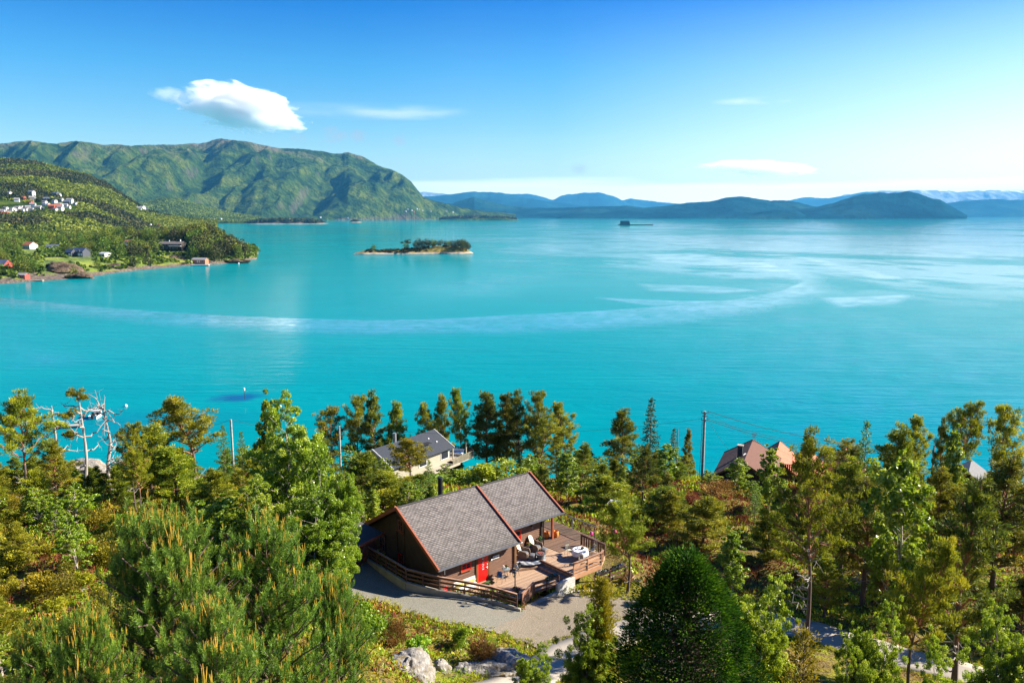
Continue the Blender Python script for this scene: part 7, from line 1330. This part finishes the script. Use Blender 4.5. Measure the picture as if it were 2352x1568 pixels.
# village hill: wood as a mass, houses one by one
def on_grid(X, Y, Z):
    nt_, nu_ = X.shape
    def f(xd, yd):
        A = Z; xs_, ys_ = [], []
        q = px3(X, Y, Z); dd = (q[0]-xd)**2+((q[1]-yd)*2)**2; i = np.unravel_index(np.argmin(dd), dd.shape); return X[i], Y[i], Z[i]
    return f
def px3(X, Y, Z): b = CAMH-Z; z = Y*CP+b*SP; return 1176+F*X/z, 784+F*(b*CP-Y*SP)/z
hp = on_grid(VX[:90], VY[:90], VZ[:90])
VIL = [(4,487,'w'),(8,490,'w'),(13,485,'w'),(3,494,'r'),(15,494,'r'),(22,490,'w'),(30,483,'w'),(35,485,'w'),(40,482,'w'),(48,481,'w'),(55,480,'w'),(60,484,'w'),(66,481,'w'),(72,484,'w'),(78,475,'w'),(48,488,'w'),(90,483,'w'),(98,483,'d'),(103,472,'w'),(110,474,'w'),(133,480,'r'),(128,484,'w'),(138,476,'w'),(150,476,'w'),(155,479,'w'),(140,485,'w'),(73,448,'w'),(55,458,'r'),(40,463,'w'),(75,459,'w'),(105,462,'d'),(128,451,'d'),(135,452,'w'),(72,470,'r'),(102,471,'w'),(126,468,'w'),(140,463,'w'),(136,475,'w'),(156,470,'d'),(158,467,'w'),(172,472,'w'),(118,481,'r'),(320,484,'w'),(326,482,'w'),(334,485,'d'),(22,447,'w')]
for key, wm, rm in (('hw', M_WHW, M_GREYR), ('hr', M_REDW, M_REDR), ('hd', M_DBW, M_BLUER)):
    hs = ghouse('hillside_house', (0, 0, 0), 0, 1, .7, .35, .22, wm, rm, '', over=.05); L_ = [(c.name.split('.')[0], c) for c in list(hs.children)]; L_ = [(n__, c) for n__, c in L_]
    me_ = []
    for n__, c in L_: me_.append((n__, c.data)); bpy.data.objects.remove(c)
    bpy.data.objects.remove(hs); protos[key] = ('hillside_house', me_)
VP = []
LBV = {'w': 'small white house in the village on the green hillside', 'r': 'small red house in the village on the green hillside', 'd': 'small dark house in the village on the green hillside'}
for x_, y_, k_ in VIL:
    X_, Y_, Z_ = hp(x_, y_); s_ = Y_*.0052*rr.uniform(.8, 1.35); place('h'+k_, (X_, Y_, Z_+s_*.12), s_, s_, rr.uniform(-.6, .6), LBV[k_], 'house', LBV[k_]+' group'); VP.append((X_, Y_, s_))
r = np.random.RandomState(19); n = 26000; ti = (r.rand(n)**1.0*88).astype(int); ui = (r.rand(n)*198).astype(int); fx = r.rand(n); fy = r.rand(n)
bil = lambda A: A[ti, ui]*(1-fx)*(1-fy)+A[ti+1, ui]*fy*(1-fx)+A[ti, ui+1]*(1-fy)*fx+A[ti+1, ui+1]*fx*fy
P = np.stack([bil(VX), bil(VY), bil(VZ)], 1); q = px3(P[:, 0], P[:, 1], P[:, 2]); k = (q[0] > -20) & (q[0] < 520) & (P[:, 2] > 3)
field = ((q[0] < 56+r.rand(n)*10) & (q[1] > 460) & (q[1] < 482)) | ((q[0] > 20) & (q[0] < 178) & (q[1] > 464) & (q[1] < 489) & (fbm(P[:, 0]*.02, P[:, 1]*.02, 2, 4) > -.25)); k &= ~field
for a, b, c in VP: k &= ~((np.abs(q[0]-px((a, b, 0))[0]) < 5) & (P[:, 1] < b+30) & (P[:, 1] > b-120) & (np.abs(P[:, 0]-a) < c*.8))
P = P[k]; dk = fbm(P[:, 0]*.006, P[:, 1]*.006, 3, 77)+P[:, 2]/400 > .35; S = 5+6*r.rand(len(P))
blobs('hill_wood', P[~dk], S[~dk], M_FGREEN, 25, 12); blobs('hill_conifers', P[dk], S[dk]*.8, M_FDARK, 26, 12, 1.5)
n = 5000; ti = (r.rand(n)*29).astype(int); ui = (r.rand(n)*78).astype(int); fx = r.rand(n); fy = r.rand(n); P = np.stack([bil(SX_), bil(SY_), bil(SZ_)], 1); P = P[P[:, 2] > 4]; blobs('spur_wood', P, 9+9*r.rand(len(P)), M_FGREEN, 27, 10, 1.1)
mp_ = on_grid(MX_[:150], MY_[:150], MZ_[:150])
# far settlement at the foot of the mountain
for x_, y_, k_ in [(932,485,'w'),(938,482,'w'),(945,484,'w'),(950,487,'r'),(958,480,'w'),(963,482,'w'),(970,484,'w'),(990,486,'w'),(800,501,'w'),(735,500,'w'),(1025,486,'w'),(1040,488,'w'),(1100,496,'w'),(1128,496,'w'),(470,508,'w'),(478,508,'w'),(484,507,'w'),(492,507,'w'),(366,517,'r'),(346,516,'w'),(508,505,'w')]:
    X_, Y_, Z_ = mp_(x_, y_); qx = px((X_, Y_, Z_))
    if x_ < 400: X_, Y_, Z_ = at_y(x_, y_, 1780)
    elif x_ < 560: X_, Y_, Z_ = at_y(x_, y_-2, 4280)
    q = Vector((X_, Y_, Z_)); s_ = Y_*.0019*rr.uniform(.8, 1.2); lb = {'w': 'tiny white house', 'r': 'tiny red house'}[k_]+(' at the foot of the far mountain' if x_ > 700 else ' by the inlet behind the peninsula'); place('h'+k_, (q.x, Y_, max(q.z, 1)), s_, s_, rr.uniform(-.6, .6), lb, 'house', lb+' group')
# wood on the far islets and along the far shore
def rowwood(name, x0, x1, Y, dep, n, s_, z0, mat, seed, hump=0):
    r = np.random.RandomState(seed); a, b = at_y(x0, 500, Y).x, at_y(x1, 500, Y).x; u = r.rand(n); X = a+(b-a)*u; Yy = Y+dep*r.rand(n); Z = z0*np.sin(np.pi*np.clip(u, .03, .97))**.6+r.rand(n)*2+hump*0
    blobs(name, np.stack([X, Yy, Z], 1), s_*(.7+.6*r.rand(n)), mat, seed, 14, 1.4)
rowwood('spit_wood', 1010, 1185, 6950, 300, 1500, 20, 24, M_FDARK, 34); rowwood('islet_wood', 560, 725, 4080, 200, 700, 16, 14, M_FDARK, 31); rowwood('islet_wood', 806, 820, 4930, 60, 60, 12, 5, M_FDARK, 32)
# ================================================================== island
ix0, ix1 = at_z(802, 587, 0).x, at_z(1090, 579, 0).x; IY = at_z(940, 585, 0).y
def iground(X, Y):
    a = (X-ix0)/(ix1-ix0); prof = np.interp(a, [-.05, 0, .06, .12, .2, .3, .5, .7, .85, .93, 1, 1.05], [-2, 1.2, 3.6, 4.6, 3.0, 4, 5.5, 8.5, 8, 6.5, .5, -2]); yc = IY+10+a*16; hw = np.interp(a, [0, .1, .5, .9, 1], [4, 13, 20, 20, 5]); b = np.abs(Y-yc-hw*.6)/hw
    return np.minimum(prof*np.clip(1.25-b**2.2, -1, 1), prof)+fbm(X*.12, Y*.12, 4, 3)*1.1*np.clip(prof, 0, 1)
g = G('island_ground'); v = g.co(w=True); zz = g.N('ShaderNodeSeparateXYZ', ins={0: v}).outputs[2]; a = g.noise(v, .25, 6); b = g.noise(v, 1.2, 6, .4, .7)
c = g.mix(g.ramp(g.math('ADD', g.math('DIVIDE', zz, 4), g.math('MULTIPLY', g.math('SUBTRACT', a, .5), .8)), [(.35, 0), (.6, 1)]), g.ramp(b, [(.3, (.2, .13, .09)), (.5, (.52, .4, .31)), (.7, (.66, .54, .43))]), g.ramp(a, [(.35, (.09, .09, .012)), (.55, (.27, .2, .03)), (.7, (.4, .27, .08))]))
c = g.mix(g.ramp(zz, [(.25, 1), (.5, 0)]), c, (.06, .04, .03)); M_ISL = g.pr(c, .95, g.bump(b, 1, .5))
isl = grid_mesh('island', np.linspace(ix0-6, ix1+6, 190), np.linspace(IY-14, IY+62, 76), iground, M_ISL)[0]; tag(isl, kind='structure')
def iz(x, y): return float(iground(np.array([x]), np.array([y]))[0])
for i_, (x_, yt, key, wp) in enumerate([(858, 563, 'fr1', 9), (897, 570, 'fc1', 5), (931, 558, 'fr2', 8), (935, 549, 'fp1', 0), (978, 549, 'fp1', 11), (985, 553, 'fp2', 10), (993, 550, 'fr2', 0), (1000, 552, 'fp1', 12), (1012, 551, 'fp2', 9), (1022, 553, 'fp1', 10), (1030, 554, 'fr1', 9), (1040, 552, 'fp2', 11), (1050, 551, 'fp1', 12), (1058, 550, 'fp2', 10), (1066, 551, 'fp1', 12), (1072, 556, 'fp2', 9), (964, 549, 'fp1', 9), (956, 554, 'fp2', 7), (915, 570, 'fp2', 8), (905, 572, 'fr1', 8), (882, 573, 'fp2', 6), (945, 568, 'fr2', 9), (925, 569, 'fp1', 7), (970, 555, 'fp2', 9), (1008, 558, 'fp1', 9), (1035, 557, 'fp2', 9), (1062, 556, 'fr1', 8), (996, 558, 'fp2', 8), (1045, 560, 'fp1', 8), (1075, 562, 'fp2', 6), (890, 575, 'fp1', 6), (912, 574, 'fr2', 6)]):
    Y_ = IY+18+(i_*7 % 13)+(x_-940)*.03; p = at_y(x_, yt, Y_); z0 = iz(p.x, Y_); h_ = max(p.z-z0, 2.5); key = {'fp1': 'fd1', 'fp2': 'fd2'}.get(key, key) if i_ != 3 else key; nm = {'fr1': 'light green tree', 'fr2': 'light green tree', 'fc1': 'small spruce', 'fp1': 'dark pine', 'fd1': 'dark pine', 'fd2': 'dark pine'}[key]
    zn = 'in the grove on the right half of the island' if x_ > 972 else 'in the gap left of the island grove' if x_ > 940 else 'on the low left half of the island'
    place(key, (p.x, Y_, z0-.2), h_*1.25, h_*1.08, i_*1.3, nm+' '+zn, 'tree', nm+' group '+zn)
r = np.random.RandomState(33); n = 420; a = .1+.8*r.rand(n); X = ix0+(ix1-ix0)*a; Yy = IY+6+26*r.rand(n)+a*10; Z = iground(X, Yy); k = (Z > 2) & ((a < .62) | (Yy > IY+30)) & ((a < .52) | (r.rand(n) < .4)); blobs('island_scrub', np.stack([X, Yy, Z-.3], 1)[k], 2+2*r.rand(k.sum()), M_FDARK, 41, 18, .8)
# ================================================================== clouds
def cloudmat(name, dens, sc_, thr, seed):
    g = G(name); v = g.co('Object'); n0 = g.noise(g.N('ShaderNodeMapping', ins={'Vector': v, 'Location': (seed, 0, 0)}).outputs[0], sc_, 6, .3, .62)
    l_ = g.N('ShaderNodeVectorMath', operation='LENGTH', ins={0: v}).outputs['Value']; e = g.math('SUBTRACT', 1.0, l_)
    f = g.math('ADD', g.math('MULTIPLY', e, 1.7), g.math('MULTIPLY', g.math('SUBTRACT', n0, .5), 3.0)); d = g.ramp(f, [(thr, 0), (thr+.25, 1)])
    vol = g.N('ShaderNodeVolumePrincipled', ins={'Color': (1, 1, 1, 1), 'Density': g.math('MULTIPLY', d, dens), 'Anisotropy': .2}); g.t.links.new(vol.outputs[0], g.out.inputs['Volume']); g.mat.cycles.volume_step_rate = 1; return g.mat
def cloud(x, y, wp, hp_, dep, Y, label, dens, thr, sc_=1.8, rz_=0, seed=0, tl=0):
    bm = bmesh.new(); bmesh.ops.create_icosphere(bm, subdivisions=3, radius=1); me = bpy.data.meshes.new('cloud'); bm.to_mesh(me); bm.free(); me.materials.append(cloudmat('cloud_vapour', dens, sc_, thr, seed))
    o = bpy.data.objects.new('cloud', me); col.objects.link(o); p = at_y(x, y, Y); o.location = p; z = Y; o.scale = (wp/F*z, dep, hp_/F*z); o.rotation_euler = (0, tl, rz_); tag(o, label, 'cloud'); return o
CL = [(500, 232, 66, 50, 380, 'x'), (560, 250, 92, 50, 420, ''), (640, 262, 66, 44, 360, '')]
cloud(556, 248, 162, 60, 600, 13000, 'big white puffy cloud over the left mountain', .014, .36, 2.0, 0, 3, R(9))
cloud(402, 222, 62, 22, 200, 13000, 'thin grey wisp trailing left from the big white cloud', .0022, .3, 2.6, 0, 5, R(8))
cloud(1742, 386, 150, 20, 260, 14000, 'small flat white cloud low over the right hills', .009, .3, 2.4, 0, 8, R(2))
# ================================================================== air
g = G('haze_air')
vol = g.N('ShaderNodeVolumePrincipled', ins={'Color': (.13, .55, 1, 1), 'Density': 1.9e-5, 'Anisotropy': .0})
g.t.links.new(vol.outputs[0], g.out.inputs['Volume'])
mb = MB(); mb.box((0, 15500, 505), (50000, 32000, 1050)); hz = mb.build('haze', g.mat); tag(hz, kind='stuff')
hz.location.z = -10
